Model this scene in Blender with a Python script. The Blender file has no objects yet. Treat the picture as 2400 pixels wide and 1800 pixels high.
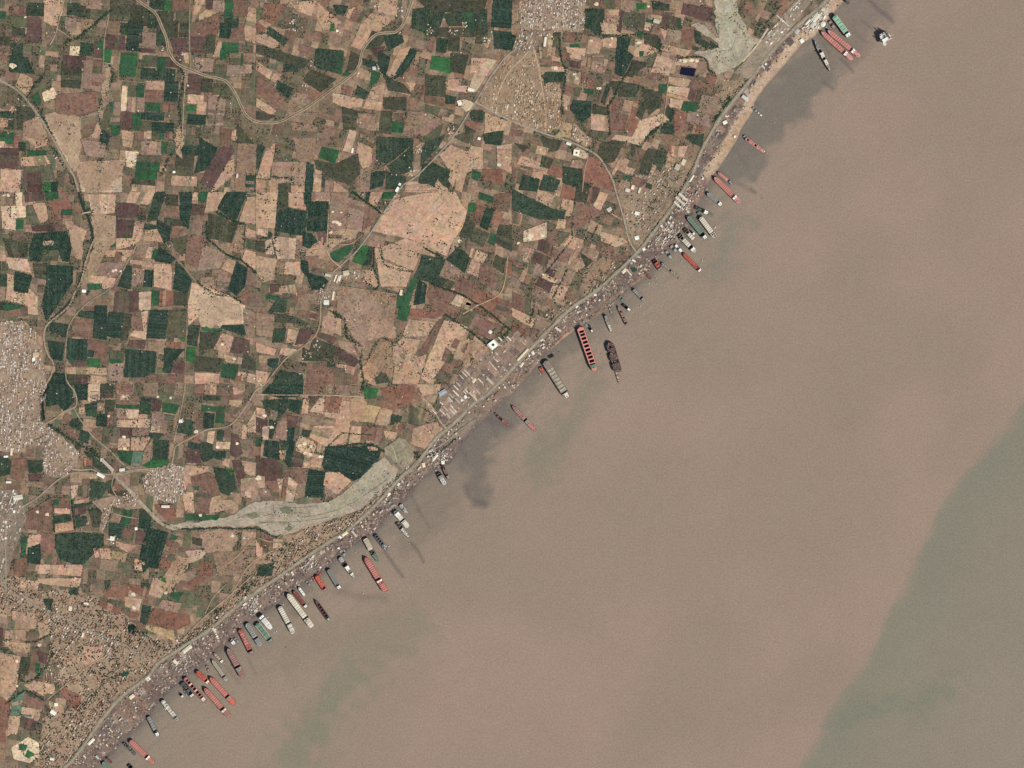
import bpy, math, random
import numpy as np
R = random.Random(7)
S = 3.0                       # metres per photograph pixel: the coast is about 7.2 km wide
def X(px): return (px - 1200.0) * S
def Y(py): return (900.0 - py) * S

# ------------------------------------------------------------------ camera, sky, sun, exposure
scene = bpy.context.scene
col = scene.collection
cam_d = bpy.data.cameras.new('camera'); cam = bpy.data.objects.new('camera', cam_d); col.objects.link(cam)
CAM_H = 26000.0
cam.location = (0, 0, CAM_H); cam.rotation_euler = (0, 0, 0)
cam_d.sensor_fit = 'HORIZONTAL'; cam_d.sensor_width = 36.0
cam_d.lens = 36.0 * (CAM_H - 3.0) / 7200.0
cam_d.clip_start = 100.0; cam_d.clip_end = 90000.0
scene.camera = cam

SUN_EL, SUN_AZ = 38.0, 127.0              # morning sun from the south-east (azimuth clockwise from +Y)
world = bpy.data.worlds.new('World'); scene.world = world; world.use_nodes = True
wn = world.node_tree.nodes; wl = world.node_tree.links; wn.clear()
sky = wn.new('ShaderNodeTexSky'); sky.sky_type = 'NISHITA'; sky.sun_disc = False
sky.sun_elevation = math.radians(SUN_EL); sky.sun_rotation = math.radians(SUN_AZ)
sky.air_density = 1.0; sky.dust_density = 1.5
bg = wn.new('ShaderNodeBackground'); bg.inputs['Strength'].default_value = 0.06
wo = wn.new('ShaderNodeOutputWorld')
wl.new(sky.outputs[0], bg.inputs['Color']); wl.new(bg.outputs[0], wo.inputs['Surface'])
sun_d = bpy.data.lights.new('sun', 'SUN'); sun_d.energy = 4.2; sun_d.angle = math.radians(0.5); sun_d.color = (1.0, 0.95, 0.88)
sun = bpy.data.objects.new('sun', sun_d); col.objects.link(sun)
sun.rotation_euler = (math.radians(90 - SUN_EL), 0, math.radians(180 - SUN_AZ))
sun.location = (3000, -2500, 5000)
vs = scene.view_settings
vs.view_transform = 'Standard'; vs.look = 'None'; vs.gamma = 1.0; vs.exposure = 0.55; vs.use_curve_mapping = False

# ------------------------------------------------------------------ colours
KR, KG, KB = 1.49, 1.45, 1.47             # what light and exposure do to a level surface
def lin(c):
    c = np.asarray(c, dtype=float) / 255.0
    return np.where(c <= 0.04045, c / 12.92, ((c + 0.055) / 1.055) ** 2.4)
KV = np.array([KR, KG, KB])
def C(r, g=None, b=None):
    if g is None: r, g, b = r
    return lin((r, g, b)) / KV
PAL = {'D': (60, 74, 64), 'G': (66, 77, 64), 'g': (56, 90, 64), 'b': (60, 104, 63), 'o': (98, 95, 76), 's': (150, 124, 103),
       'S': (80, 78, 64), 'T': (190, 155, 129), 'P': (201, 170, 144), 'W': (224, 196, 163), 'B': (130, 101, 87), 'M': (98, 76, 71),
       'R': (140, 101, 85), 'K': (152, 126, 109), 'Y': (178, 149, 116), 't': (102, 126, 106)}

def nodes_mat(name, rough=0.9):
    m = bpy.data.materials.new(name); m.use_nodes = True
    nt = m.node_tree; nt.nodes.clear()
    out = nt.nodes.new('ShaderNodeOutputMaterial'); b = nt.nodes.new('ShaderNodeBsdfPrincipled')
    b.inputs['Roughness'].default_value = rough
    b.inputs['Specular IOR Level'].default_value = 0.15
    nt.links.new(b.outputs[0], out.inputs[0])
    return m, nt, b
def math_n(nt, op, a, b=None, clamp=False):
    n = nt.nodes.new('ShaderNodeMath'); n.operation = op; n.use_clamp = clamp
    for i, v in enumerate((a, b)):
        if v is None: continue
        if isinstance(v, (int, float)): n.inputs[i].default_value = v
        else: nt.links.new(v, n.inputs[i])
    return n.outputs[0]
def noise_n(nt, vec, scale, detail=2.0, rough=0.5):
    n = nt.nodes.new('ShaderNodeTexNoise'); n.inputs['Scale'].default_value = scale
    n.inputs['Detail'].default_value = detail; n.inputs['Roughness'].default_value = rough
    nt.links.new(vec, n.inputs['Vector']); return n.outputs[0], n.outputs[1]
def grain_mat(name, amps, rough=0.9, rows=False, chroma=0.0, spec=0.15):
    """vertex colour times several octaves of grain; amps = [(scale per metre, amplitude)]"""
    m, nt, b = nodes_mat(name, rough)
    b.inputs['Specular IOR Level'].default_value = spec
    at = nt.nodes.new('ShaderNodeAttribute'); at.attribute_name = 'Col'
    ge = nt.nodes.new('ShaderNodeNewGeometry'); pos = ge.outputs['Position']
    f = None
    for sc, am in amps:
        v, _ = noise_n(nt, pos, sc, 2.0)
        t = math_n(nt, 'MULTIPLY', math_n(nt, 'SUBTRACT', v, 0.5), am * 2.6)
        f = t if f is None else math_n(nt, 'ADD', f, t)
    if rows:
        r = nt.nodes.new('ShaderNodeAttribute'); r.attribute_name = 'rows'
        sp = nt.nodes.new('ShaderNodeSeparateXYZ'); nt.links.new(r.outputs['Vector'], sp.inputs[0])
        w = math_n(nt, 'SINE', sp.outputs[0])
        w2 = math_n(nt, 'SINE', math_n(nt, 'MULTIPLY', sp.outputs[0], 0.23))
        f = math_n(nt, 'ADD', f, math_n(nt, 'MULTIPLY', w, sp.outputs[2]))
        f = math_n(nt, 'ADD', f, math_n(nt, 'MULTIPLY', w2, math_n(nt, 'MULTIPLY', sp.outputs[2], 0.8)))
    f = math_n(nt, 'ADD', f, 1.0)
    f = math_n(nt, 'MAXIMUM', f, 0.12)
    mix = nt.nodes.new('ShaderNodeVectorMath'); mix.operation = 'SCALE'
    src = at.outputs['Color']
    if chroma > 0:
        _, nc = noise_n(nt, pos, amps[-1][0] * 0.9, 1.0)
        sub = nt.nodes.new('ShaderNodeVectorMath'); sub.operation = 'SUBTRACT'
        if rows or name == 'soil':       # broad drifts of hue: damp, weeds, different tillage
            _, nb = noise_n(nt, pos, 0.014, 3.0, .65)
            mx = nt.nodes.new('ShaderNodeVectorMath'); mx.operation = 'MULTIPLY_ADD'
            nt.links.new(nb, mx.inputs[0]); mx.inputs[1].default_value = (1.9, 1.3, 1.7); nt.links.new(nc, mx.inputs[2])
            s3 = nt.nodes.new('ShaderNodeVectorMath'); s3.operation = 'SUBTRACT'; nt.links.new(mx.outputs[0], s3.inputs[0]); s3.inputs[1].default_value = (.95, .65, .85); nc = s3.outputs[0]
        nt.links.new(nc, sub.inputs[0]); sub.inputs[1].default_value = (0.5, 0.5, 0.5)
        s2 = nt.nodes.new('ShaderNodeVectorMath'); s2.operation = 'SCALE'; s2.inputs['Scale'].default_value = chroma
        nt.links.new(sub.outputs[0], s2.inputs[0])
        ad = nt.nodes.new('ShaderNodeVectorMath'); ad.operation = 'ADD'
        nt.links.new(s2.outputs[0], ad.inputs[0]); ad.inputs[1].default_value = (1, 1, 1)
        mu = nt.nodes.new('ShaderNodeVectorMath'); mu.operation = 'MULTIPLY'
        nt.links.new(ad.outputs[0], mu.inputs[0]); nt.links.new(src, mu.inputs[1]); src = mu.outputs[0]
    nt.links.new(src, mix.inputs[0]); nt.links.new(f, mix.inputs['Scale'])
    nt.links.new(mix.outputs[0], b.inputs['Base Color'])
    return m
M_GROUND = grain_mat('soil', [(0.004, 0.14), (0.018, 0.26), (0.075, 0.42)], chroma=0.17)
M_FIELD = grain_mat('field_soil_and_crops', [(0.006, 0.16), (0.022, 0.26), (0.06, 0.44)], rows=True, chroma=0.30)
M_WATER = grain_mat('silty_water', [(0.002, 0.04), (0.012, 0.035), (0.085, 0.24)], rough=0.6, chroma=0.24, spec=0.1)
M_ROAD = grain_mat('worn_road', [(0.01, 0.14), (0.05, 0.35)], chroma=.2)
M_ROOF = grain_mat('roofs', [(0.05, 0.12), (0.4, 0.15)])
M_LEAF = grain_mat('leaves', [(0.03, 0.30), (0.12, 0.45)], chroma=.25)
M_PAINT = grain_mat('weathered_ship_paint', [(0.03, 0.12), (0.15, 0.22), (0.6, 0.15)], rough=0.7)
M_SCRAP = grain_mat('scrap', [(0.05, 0.2), (0.3, 0.3)])

# ------------------------------------------------------------------ meshes
def link(o, parent=None):
    col.objects.link(o)
    if parent is not None: o.parent = parent
    return o
def big_mesh(name, V, F, Cc, mat, rows=None, parent=None):
    """V (n,3), F (m,k) all the same k, Cc (n,3)"""
    V = np.asarray(V, dtype=np.float32); F = np.asarray(F, dtype=np.int32)
    me = bpy.data.meshes.new(name); k = F.shape[1]
    me.vertices.add(len(V)); me.vertices.foreach_set('co', V.ravel())
    me.loops.add(F.size); me.loops.foreach_set('vertex_index', F.ravel())
    me.polygons.add(len(F)); me.polygons.foreach_set('loop_start', np.arange(0, F.size, k, dtype=np.int32))
    me.update(calc_edges=True)
    a = me.attributes.new('Col', 'FLOAT_COLOR', 'POINT')
    c4 = np.ones((len(V), 4), dtype=np.float32); c4[:, :3] = Cc
    a.data.foreach_set('color', c4.ravel())
    if rows is not None:
        a = me.attributes.new('rows', 'FLOAT_VECTOR', 'POINT'); a.data.foreach_set('vector', np.asarray(rows, dtype=np.float32).ravel())
    me.materials.append(mat)
    return link(bpy.data.objects.new(name, me), parent)
class MB:
    """collects small pieces that become ONE mesh"""
    def __init__(s): s.v = []; s.f = []; s.c = []
    def add(s, vs, fs, c):
        n = len(s.v); s.v += [tuple(p) for p in vs]; s.f += [tuple(i + n for i in f) for f in fs]
        s.c += [tuple(c)] * len(vs) if not isinstance(c, list) else c
    def box(s, x0, x1, y0, y1, z0, z1, c, rot=0.0, o=(0, 0), top=1.0):
        xm, ym = (x0 + x1) / 2, (y0 + y1) / 2; P = []
        for z, k in ((z0, 1.0), (z1, top)):
            for x, y in ((x0, y0), (x1, y0), (x1, y1), (x0, y1)):
                x = xm + (x - xm) * k; y = ym + (y - ym) * k
                P.append((o[0] + x * math.cos(rot) - y * math.sin(rot), o[1] + x * math.sin(rot) + y * math.cos(rot), z))
        s.add(P, [(4, 5, 6, 7), (0, 1, 5, 4), (1, 2, 6, 5), (2, 3, 7, 6), (3, 0, 4, 7), (3, 2, 1, 0)], c)
    def cyl(s, x, y, r, z0, z1, c, n=10, r2=None):
        r2 = r if r2 is None else r2
        P = [(x + r * math.cos(2 * math.pi * i / n), y + r * math.sin(2 * math.pi * i / n), z0) for i in range(n)]
        P += [(x + r2 * math.cos(2 * math.pi * i / n), y + r2 * math.sin(2 * math.pi * i / n), z1) for i in range(n)]
        s.add(P, [(i, (i + 1) % n, n + (i + 1) % n, n + i) for i in range(n)] + [tuple(range(n, 2 * n)), tuple(range(n - 1, -1, -1))], c)
    def bar(s, p, q, w, c):
        p = np.array(p, float); q = np.array(q, float); d = q - p; d /= np.linalg.norm(d) + 1e-9
        a = np.cross(d, (0, 0, 1.0)); a = np.array((1.0, 0, 0)) if np.linalg.norm(a) < .01 else a / np.linalg.norm(a); b = np.cross(d, a)
        P = [e + (a * i + b * j) * w / 2 for e in (p, q) for i, j in ((-1, -1), (1, -1), (1, 1), (-1, 1))]
        s.add(P, [(0, 1, 5, 4), (1, 2, 6, 5), (2, 3, 7, 6), (3, 0, 4, 7), (3, 2, 1, 0), (4, 5, 6, 7)], c)
    def build(s, name, mat, parent=None, mesh_only=False):
        me = bpy.data.meshes.new(name); me.from_pydata(s.v, [], s.f); me.update()
        a = me.attributes.new('Col', 'FLOAT_COLOR', 'POINT')
        a.data.foreach_set('color', np.array([(*c[:3], 1.0) for c in s.c], dtype=np.float32).ravel())
        me.materials.append(mat)
        if mesh_only: return me
        return link(bpy.data.objects.new(name, me), parent)
def tag(o, label=None, cat=None, group=None, kind=None):
    if label: o['label'] = label
    if cat: o['category'] = cat
    if group: o['group'] = group
    if kind: o['kind'] = kind
    return o
def empty(name, x, y, z=0.0, rz=0.0):
    o = bpy.data.objects.new(name, None); o.location = (x, y, z); o.rotation_euler = (0, 0, rz); o.empty_display_size = 10
    return link(o)

# ------------------------------------------------------------------ geometry helpers (photo pixel space)
def inside(px, py, poly):
    px = np.asarray(px, float); py = np.asarray(py, float); r = np.zeros(px.shape, bool)
    n = len(poly)
    for i in range(n):
        x0, y0 = poly[i]; x1, y1 = poly[(i + 1) % n]
        if y0 == y1: continue
        c = ((y0 > py) != (y1 > py)) & (px < (x1 - x0) * (py - y0) / (y1 - y0) + x0)
        r ^= c
    return r
def dist_line(px, py, line):
    d = np.full(np.shape(px), 1e9)
    for (x0, y0), (x1, y1) in zip(line[:-1], line[1:]):
        dx, dy = x1 - x0, y1 - y0
        t = np.clip(((px - x0) * dx + (py - y0) * dy) / (dx * dx + dy * dy + 1e-9), 0, 1)
        d = np.minimum(d, np.hypot(px - x0 - t * dx, py - y0 - t * dy))
    return d
def pairs(s): 
    a = [float(v) for v in s.replace(',', ' ').split()]; return list(zip(a[::2], a[1::2]))

SHORE = pairs('''-1500 2900 60 1945 190 1830 241 1784 262 1768 293 1735 350 1678 380 1637 431 1586 461 1567 496 1537 532 1513 559 1476 578 1461
 606 1441 652 1416 672 1389 701 1375 737 1351 768 1331 795 1304 853 1263 878 1250 912 1206 950 1174 985 1130 1018 1103 1058 1084 1083 1041 1140 979
 1172 954 1189 935 1245 872 1266 845 1304 808 1351 769 1371 758 1414 734 1450 706 1477 674 1517 644 1534 614 1561 590 1599 563 1618 517
 1631 484 1650 454 1667 414 1679 401 1706 361 1727 328 1736 304 1765 260 1768 239 1795 201 1836 155 1882 100 1910 84 1930 62 1941 45 1980 0
 2060 -95 3300 -1700''')
HIGHWAY = pairs('''-1700 2700 40 1905 152 1800 190 1757 239 1686 287 1632 347 1586 370 1556 430 1515 488 1478 545 1430 600 1388 654 1351 727 1299 768 1272 799 1254
 833 1228 882 1182 942 1117 980 1084 1020 1030 1061 995 1115 943 1142 925 1198 868 1226 836 1254 808 1288 772 1336 725 1371 700 1401 679 1449 636
 1493 593 1520 560 1577 484 1620 413 1645 352 1683 285 1710 248 1759 187 1801 131 1844 84 1925 13 1990 -50 3200 -1700''')
SEA_POLY = SHORE + [(6000, -1700), (6000, 6000), (-1500, 6000)]
INLAND_POLY = HIGHWAY + [(-6000, -6000), (-6000, 2700)]
INLAND_POLY = HIGHWAY + [(3200, -6000), (-6000, -6000), (-6000, 2700)]
def signed_shore(px, py):
    d = dist_line(px, py, SHORE); return np.where(inside(px, py, SEA_POLY), -d, d)
def ground_z(px, py):
    return np.clip(signed_shore(px, py) * S * 0.06, -4.0, 3.0)

# ------------------------------------------------------------------ ground and sea sheets
def axis(a, b, step, far):
    core = list(np.arange(a, b + step, step)); lo = []; hi = []; s = step * 3; v = a
    while v > a - far: v -= s; lo.append(v); s *= 1.6
    s = step * 3; v = core[-1]
    while v < b + far: v += s; hi.append(v); s *= 1.6
    return np.array(lo[::-1] + core + hi)
def grid(step, far):
    xs = axis(-60, 2460, step, far); ys = axis(-60, 1860, step, far)
    gx, gy = np.meshgrid(xs, ys); nx, ny = len(xs), len(ys)
    i = np.arange(nx * ny).reshape(ny, nx)
    F = np.stack([i[1:, :-1], i[1:, 1:], i[:-1, 1:], i[:-1, :-1]], -1).reshape(-1, 4)
    return gx.ravel(), gy.ravel(), F
def blend(Cc, c, m): return Cc * (1 - m[:, None]) + np.asarray(C(c))[None, :] * m[:, None]
def smooth(x): x = np.clip(x, 0, 1); return x * x * (3 - 2 * x)
def vnoise(px, py, sc, seed):
    rs = np.random.RandomState(seed); T = rs.rand(64, 64)
    u = (px / sc) % 64; v = (py / sc) % 64; i = np.floor(u).astype(int) % 64; j = np.floor(v).astype(int) % 64
    fu = smooth(u - np.floor(u)); fv = smooth(v - np.floor(v))
    return (T[j, i] * (1 - fu) + T[j, (i + 1) % 64] * fu) * (1 - fv) + (T[(j + 1) % 64, i] * (1 - fu) + T[(j + 1) % 64, (i + 1) % 64] * fu) * fv

def soft_poly(px, py, poly, w):
    a = 7 + w * .5; qx = px + (vnoise(px, py, 23, 41) - .5) * a * 2 + (vnoise(px, py, 8, 43) - .5) * a * .6; qy = py + (vnoise(px, py, 21, 42) - .5) * a * 2 + (vnoise(px, py, 9, 44) - .5) * a * .6
    px, py = qx, qy
    d = dist_line(px, py, poly + [poly[0]]); d = np.where(inside(px, py, poly), d, -d); return smooth(d / w * 0.5 + 0.5)

gx, gy, GF = grid(5.0, 9000)
sd = signed_shore(gx, gy); hw = np.where(inside(gx, gy, INLAND_POLY), dist_line(gx, gy, HIGHWAY), -dist_line(gx, gy, HIGHWAY))
GC = np.tile(C(154, 130, 108), (len(gx), 1))
n1 = vnoise(gx, gy, 60, 1); n2 = vnoise(gx, gy, 17, 2)
GC = blend(GC, (130, 110, 92), smooth(n1 * 1.6 - .4) * .7); GC = blend(GC, (90, 88, 72), smooth(n2 * 2 - .9) * .85)
# the yard strip between the coast road and the water
yard = smooth(-hw / 6) * smooth(sd / 3 + .5)
YC = np.tile(C(138, 118, 106), (len(gx), 1)); n3 = vnoise(gx + gy * .4, gy - gx * .2, 22, 3); YC = blend(YC, (112, 97, 92), smooth(n3 * 2 - .5) * .8)
YC = blend(YC, (172, 146, 126), smooth(vnoise(gx, gy, 13, 9) * 2.4 - 1.5) * .7)
GC = GC * (1 - yard[:, None]) + YC * yard[:, None]
beach_n = smooth((430 - gy) / 30) * smooth((sd < 30) * (28 - sd) / 5.0)              # pale sand beach in the north
GC = blend(GC, (196, 168, 144), beach_n * .95 * (sd > -4)); GC = blend(GC, (168, 138, 116), smooth((5 - sd) / 4) * beach_n * .8)
for poly, c in ((pairs('1290 806 1371 752 1365 768 1300 822'), (186, 146, 120)), (pairs('1478 665 1512 632 1520 642 1488 674'), (184, 142, 112)),
                (pairs('1560 440 1665 420 1640 470 1600 520'), (150, 118, 106)), (pairs('974 1090 1023 1030 1104 968 1150 962 1083 1038 1072 1027 1007 1065'), (150, 133, 116)),
                (pairs('1140 965 1250 870 1265 850 1240 840 1140 935'), (150, 124, 108)), (pairs('1690 410 1700 365 1724 330 1760 262 1742 262 1700 330 1668 400'), (180, 152, 124)),
                (pairs('1890 60 1915 18 1940 20 1930 50 1912 76'), (206, 192, 170)), (pairs('1780 96 1800 74 1835 44 1858 56 1822 98 1800 96'), (162, 150, 128))):
    GC = blend(GC, c, soft_poly(gx, gy, poly, 5) * .9)
mud = smooth((13 - sd + (vnoise(gx, gy, 9, 71) - .5) * 12) / 10) * smooth((gy - 900) / 120)                                # dark wet mud at the water's edge in the south
GC = blend(GC, (104, 92, 92), mud * .75)
ground = big_mesh('ground', np.stack([X(gx), Y(gy), ground_z(gx, gy)], 1), GF, GC, M_GROUND); tag(ground, kind='structure')

wx, wy, WF = grid(4.0, 9000)
sw = signed_shore(wx, wy)
keep = sw < 12
WF = WF[keep[WF].any(1)]
WC = np.tile(C(162, 139, 124), (len(wx), 1)); d = -sw
WC = blend(WC, (152, 134, 118), smooth(vnoise(wx + wy * .6, wy - wx * .3, 170, 5) * 1.5 - .3) * .7)
WC = blend(WC, (146, 134, 118), np.exp(-np.maximum(d, 0) / 75.0) * .75)
WC = blend(WC, (108, 98, 93), np.exp(-np.maximum(d, 0) / 9.0) * .75 * smooth((wy - 380) / 80) * (.5 + vnoise(wx, wy, 14, 91))); WC = blend(WC, (124, 114, 104), np.exp(-np.maximum(d, 0) / 16.0) * .5)
for s, c, w, a in ((('1836 150 1905 110 1955 150 1952 190 1925 215 1908 240 1890 272 1850 300 1812 340 1790 368 1782 408 1740 432 1690 424 1660 410 1700 340 1790 200'), (127, 117, 107), 17, .95),
                   (('1980 -60 2100 -60 2085 60 2050 64 2030 110 2000 160 1960 170 1900 120'), (134, 120, 110), 14, .8),
                   (('1060 1080 1080 1045 1140 978 1172 950 1215 960 1200 1010 1140 1062 1146 1180 1110 1186 1092 1150 1075 1100'), (119, 110, 102), 20, .85),
                   (('1240 880 1300 815 1370 765 1380 800 1300 860 1250 930 1190 950'), (126, 115, 104), 14, .7),
                   (('930 1210 1000 1130 1050 1100 1090 1150 1060 1220 980 1290 940 1300'), (136, 122, 108), 26, .7),
                   (('1215 1130 1225 1060 1290 990 1340 950 1380 860 1420 850 1400 920 1350 1010 1330 1070 1260 1140'), (138, 130, 113), 40, .8),
                   (('1680 560 1700 520 1750 495 1770 520 1730 560 1700 640 1660 650'), (134, 130, 116), 34, .7),
                   (('640 1560 700 1480 800 1440 900 1400 960 1380 960 1440 860 1500 740 1560 680 1600'), (142, 128, 112), 40, .6),
                   (('600 1840 660 1720 730 1620 800 1540 860 1500 1000 1430 1010 1480 860 1590 790 1680 730 1780 700 1840'), (136, 130, 112), 60, .75),
                   (('680 1800 720 1720 790 1620 830 1575 835 1600 790 1660 740 1750 710 1800'), (124, 128, 108), 36, .5)):
    WC = blend(WC, c, soft_poly(wx, wy, pairs(s), w) * a)
EDGE = pairs('3200 100 2520 830 2400 949 2345 1010 2281 1079 2240 1140 2205 1193 2175 1250 2140 1307 2118 1370 2086 1442 2052 1505 2021 1562 1985 1612 1950 1659 1912 1730 1874 1800 1780 1960 1500 2500')
ep = EDGE + [(8000, 2500), (8000, 100)]
de = dist_line(wx, wy, EDGE); ins = inside(wx, wy, ep)
band = smooth((np.where(ins, de, -de) + (vnoise(wx, wy, 60, 51) - .5) * 26 + (vnoise(wx, wy, 17, 52) - .5) * 9) / 34 + .4)
WC = blend(WC, (143, 133, 118), band * .9)
WC = blend(WC, (134, 131, 116), band * np.exp(-(de / 130.0) ** 2) * (.40 + .5 * vnoise(wx + wy * .5, wy - wx * .3, 70, 8)))
WC = blend(WC, (126, 129, 112), soft_poly(wx, wy, pairs('1950 1700 2030 1640 2120 1640 2200 1600 2260 1580 2210 1640 2150 1675 2090 1672 2030 1680 1980 1720'), 30) * .8 * band)
WC = blend(WC, (150, 137, 123), soft_poly(wx, wy, pairs('2240 1640 2330 1560 2420 1540 2440 1860 2200 1860 2200 1720'), 70) * .8 * band)
WC = blend(WC, (162, 140, 124), smooth(np.where(ins, -1, 1) * de / 8) * np.exp(-(de / 70.0) ** 2) * .4)
for s, w, a in (('901 1293 922 1322 944 1352', 3.5, .7), ('963 1271 980 1292 993 1318', 3, .7), ('977 1193 992 1212 1007 1236', 2.5, .45), ('2021 49 2034 59 2045 71', 2.5, .5),
                ('2037 0 2062 25 2078 36 2092 52', 5, .6), ('1971 138 1984 150 1999 168', 3.5, .65), ('1928 190 1940 200 1952 208', 4, .5), ('1759 443 1771 452', 3, .6),
                ('1092 1138 1100 1165 1120 1178 1137 1183', 7, .5), ('1710 425 1735 432 1768 450', 5, .35), ('1125 975 1150 985 1200 1000', 9, .45), ('840 1245 860 1240 880 1225', 5, .4),
                ('1784 35 1800 40', 3, .5), ('2000 70 2030 100', 5, .25), ('580 1540 600 1580', 4, .3), ('530 1560 560 1600', 4, .3), ('790 1385 850 1400 900 1400', 10, .3)):
    WC = blend(WC, (96, 88, 88), np.exp(-(dist_line(wx, wy, pairs(s)) / w) ** 2) * a)
rs_ = np.random.RandomState(5)
for k in range(46):
    i = rs_.randint(6, 60) % (len(SHORE) - 8) + 4; (ax, ay), (bx, by) = SHORE[i], SHORE[i + 1]; t = rs_.rand(); L = rs_.uniform(14, 60); an = rs_.uniform(.8, 1.15)
    x0, y0 = ax + (bx - ax) * t, ay + (by - ay) * t; m_ = (abs(wx - x0) < 90) & (abs(wy - y0) < 90)
    w_ = np.zeros(len(wx)); w_[m_] = np.exp(-(dist_line(wx[m_], wy[m_], [(x0, y0), (x0 + L * math.cos(an), y0 + L * math.sin(an))]) / rs_.uniform(2.2, 4.5)) ** 2) * rs_.uniform(.12, .4); WC = blend(WC, (98, 91, 88), w_)
st = smooth((vnoise((wx * .55 + wy * .83), (wx * .83 - wy * .55) * .22, 9, 61) - .5) * 3) * np.exp(-np.maximum(d, 0) / 70.0); WC = blend(WC, (118, 110, 101), st * .45)
nz_ = vnoise(wx, wy, 4.5, 95); WC = WC * (1 + ((nz_ - .5) * .10 * np.exp(-np.maximum(d, 0) / 90.0)))[:, None]
sea = big_mesh('sea', np.stack([X(wx), Y(wy), np.zeros(len(wx))], 1), WF, WC, M_WATER); tag(sea, kind='structure')

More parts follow.
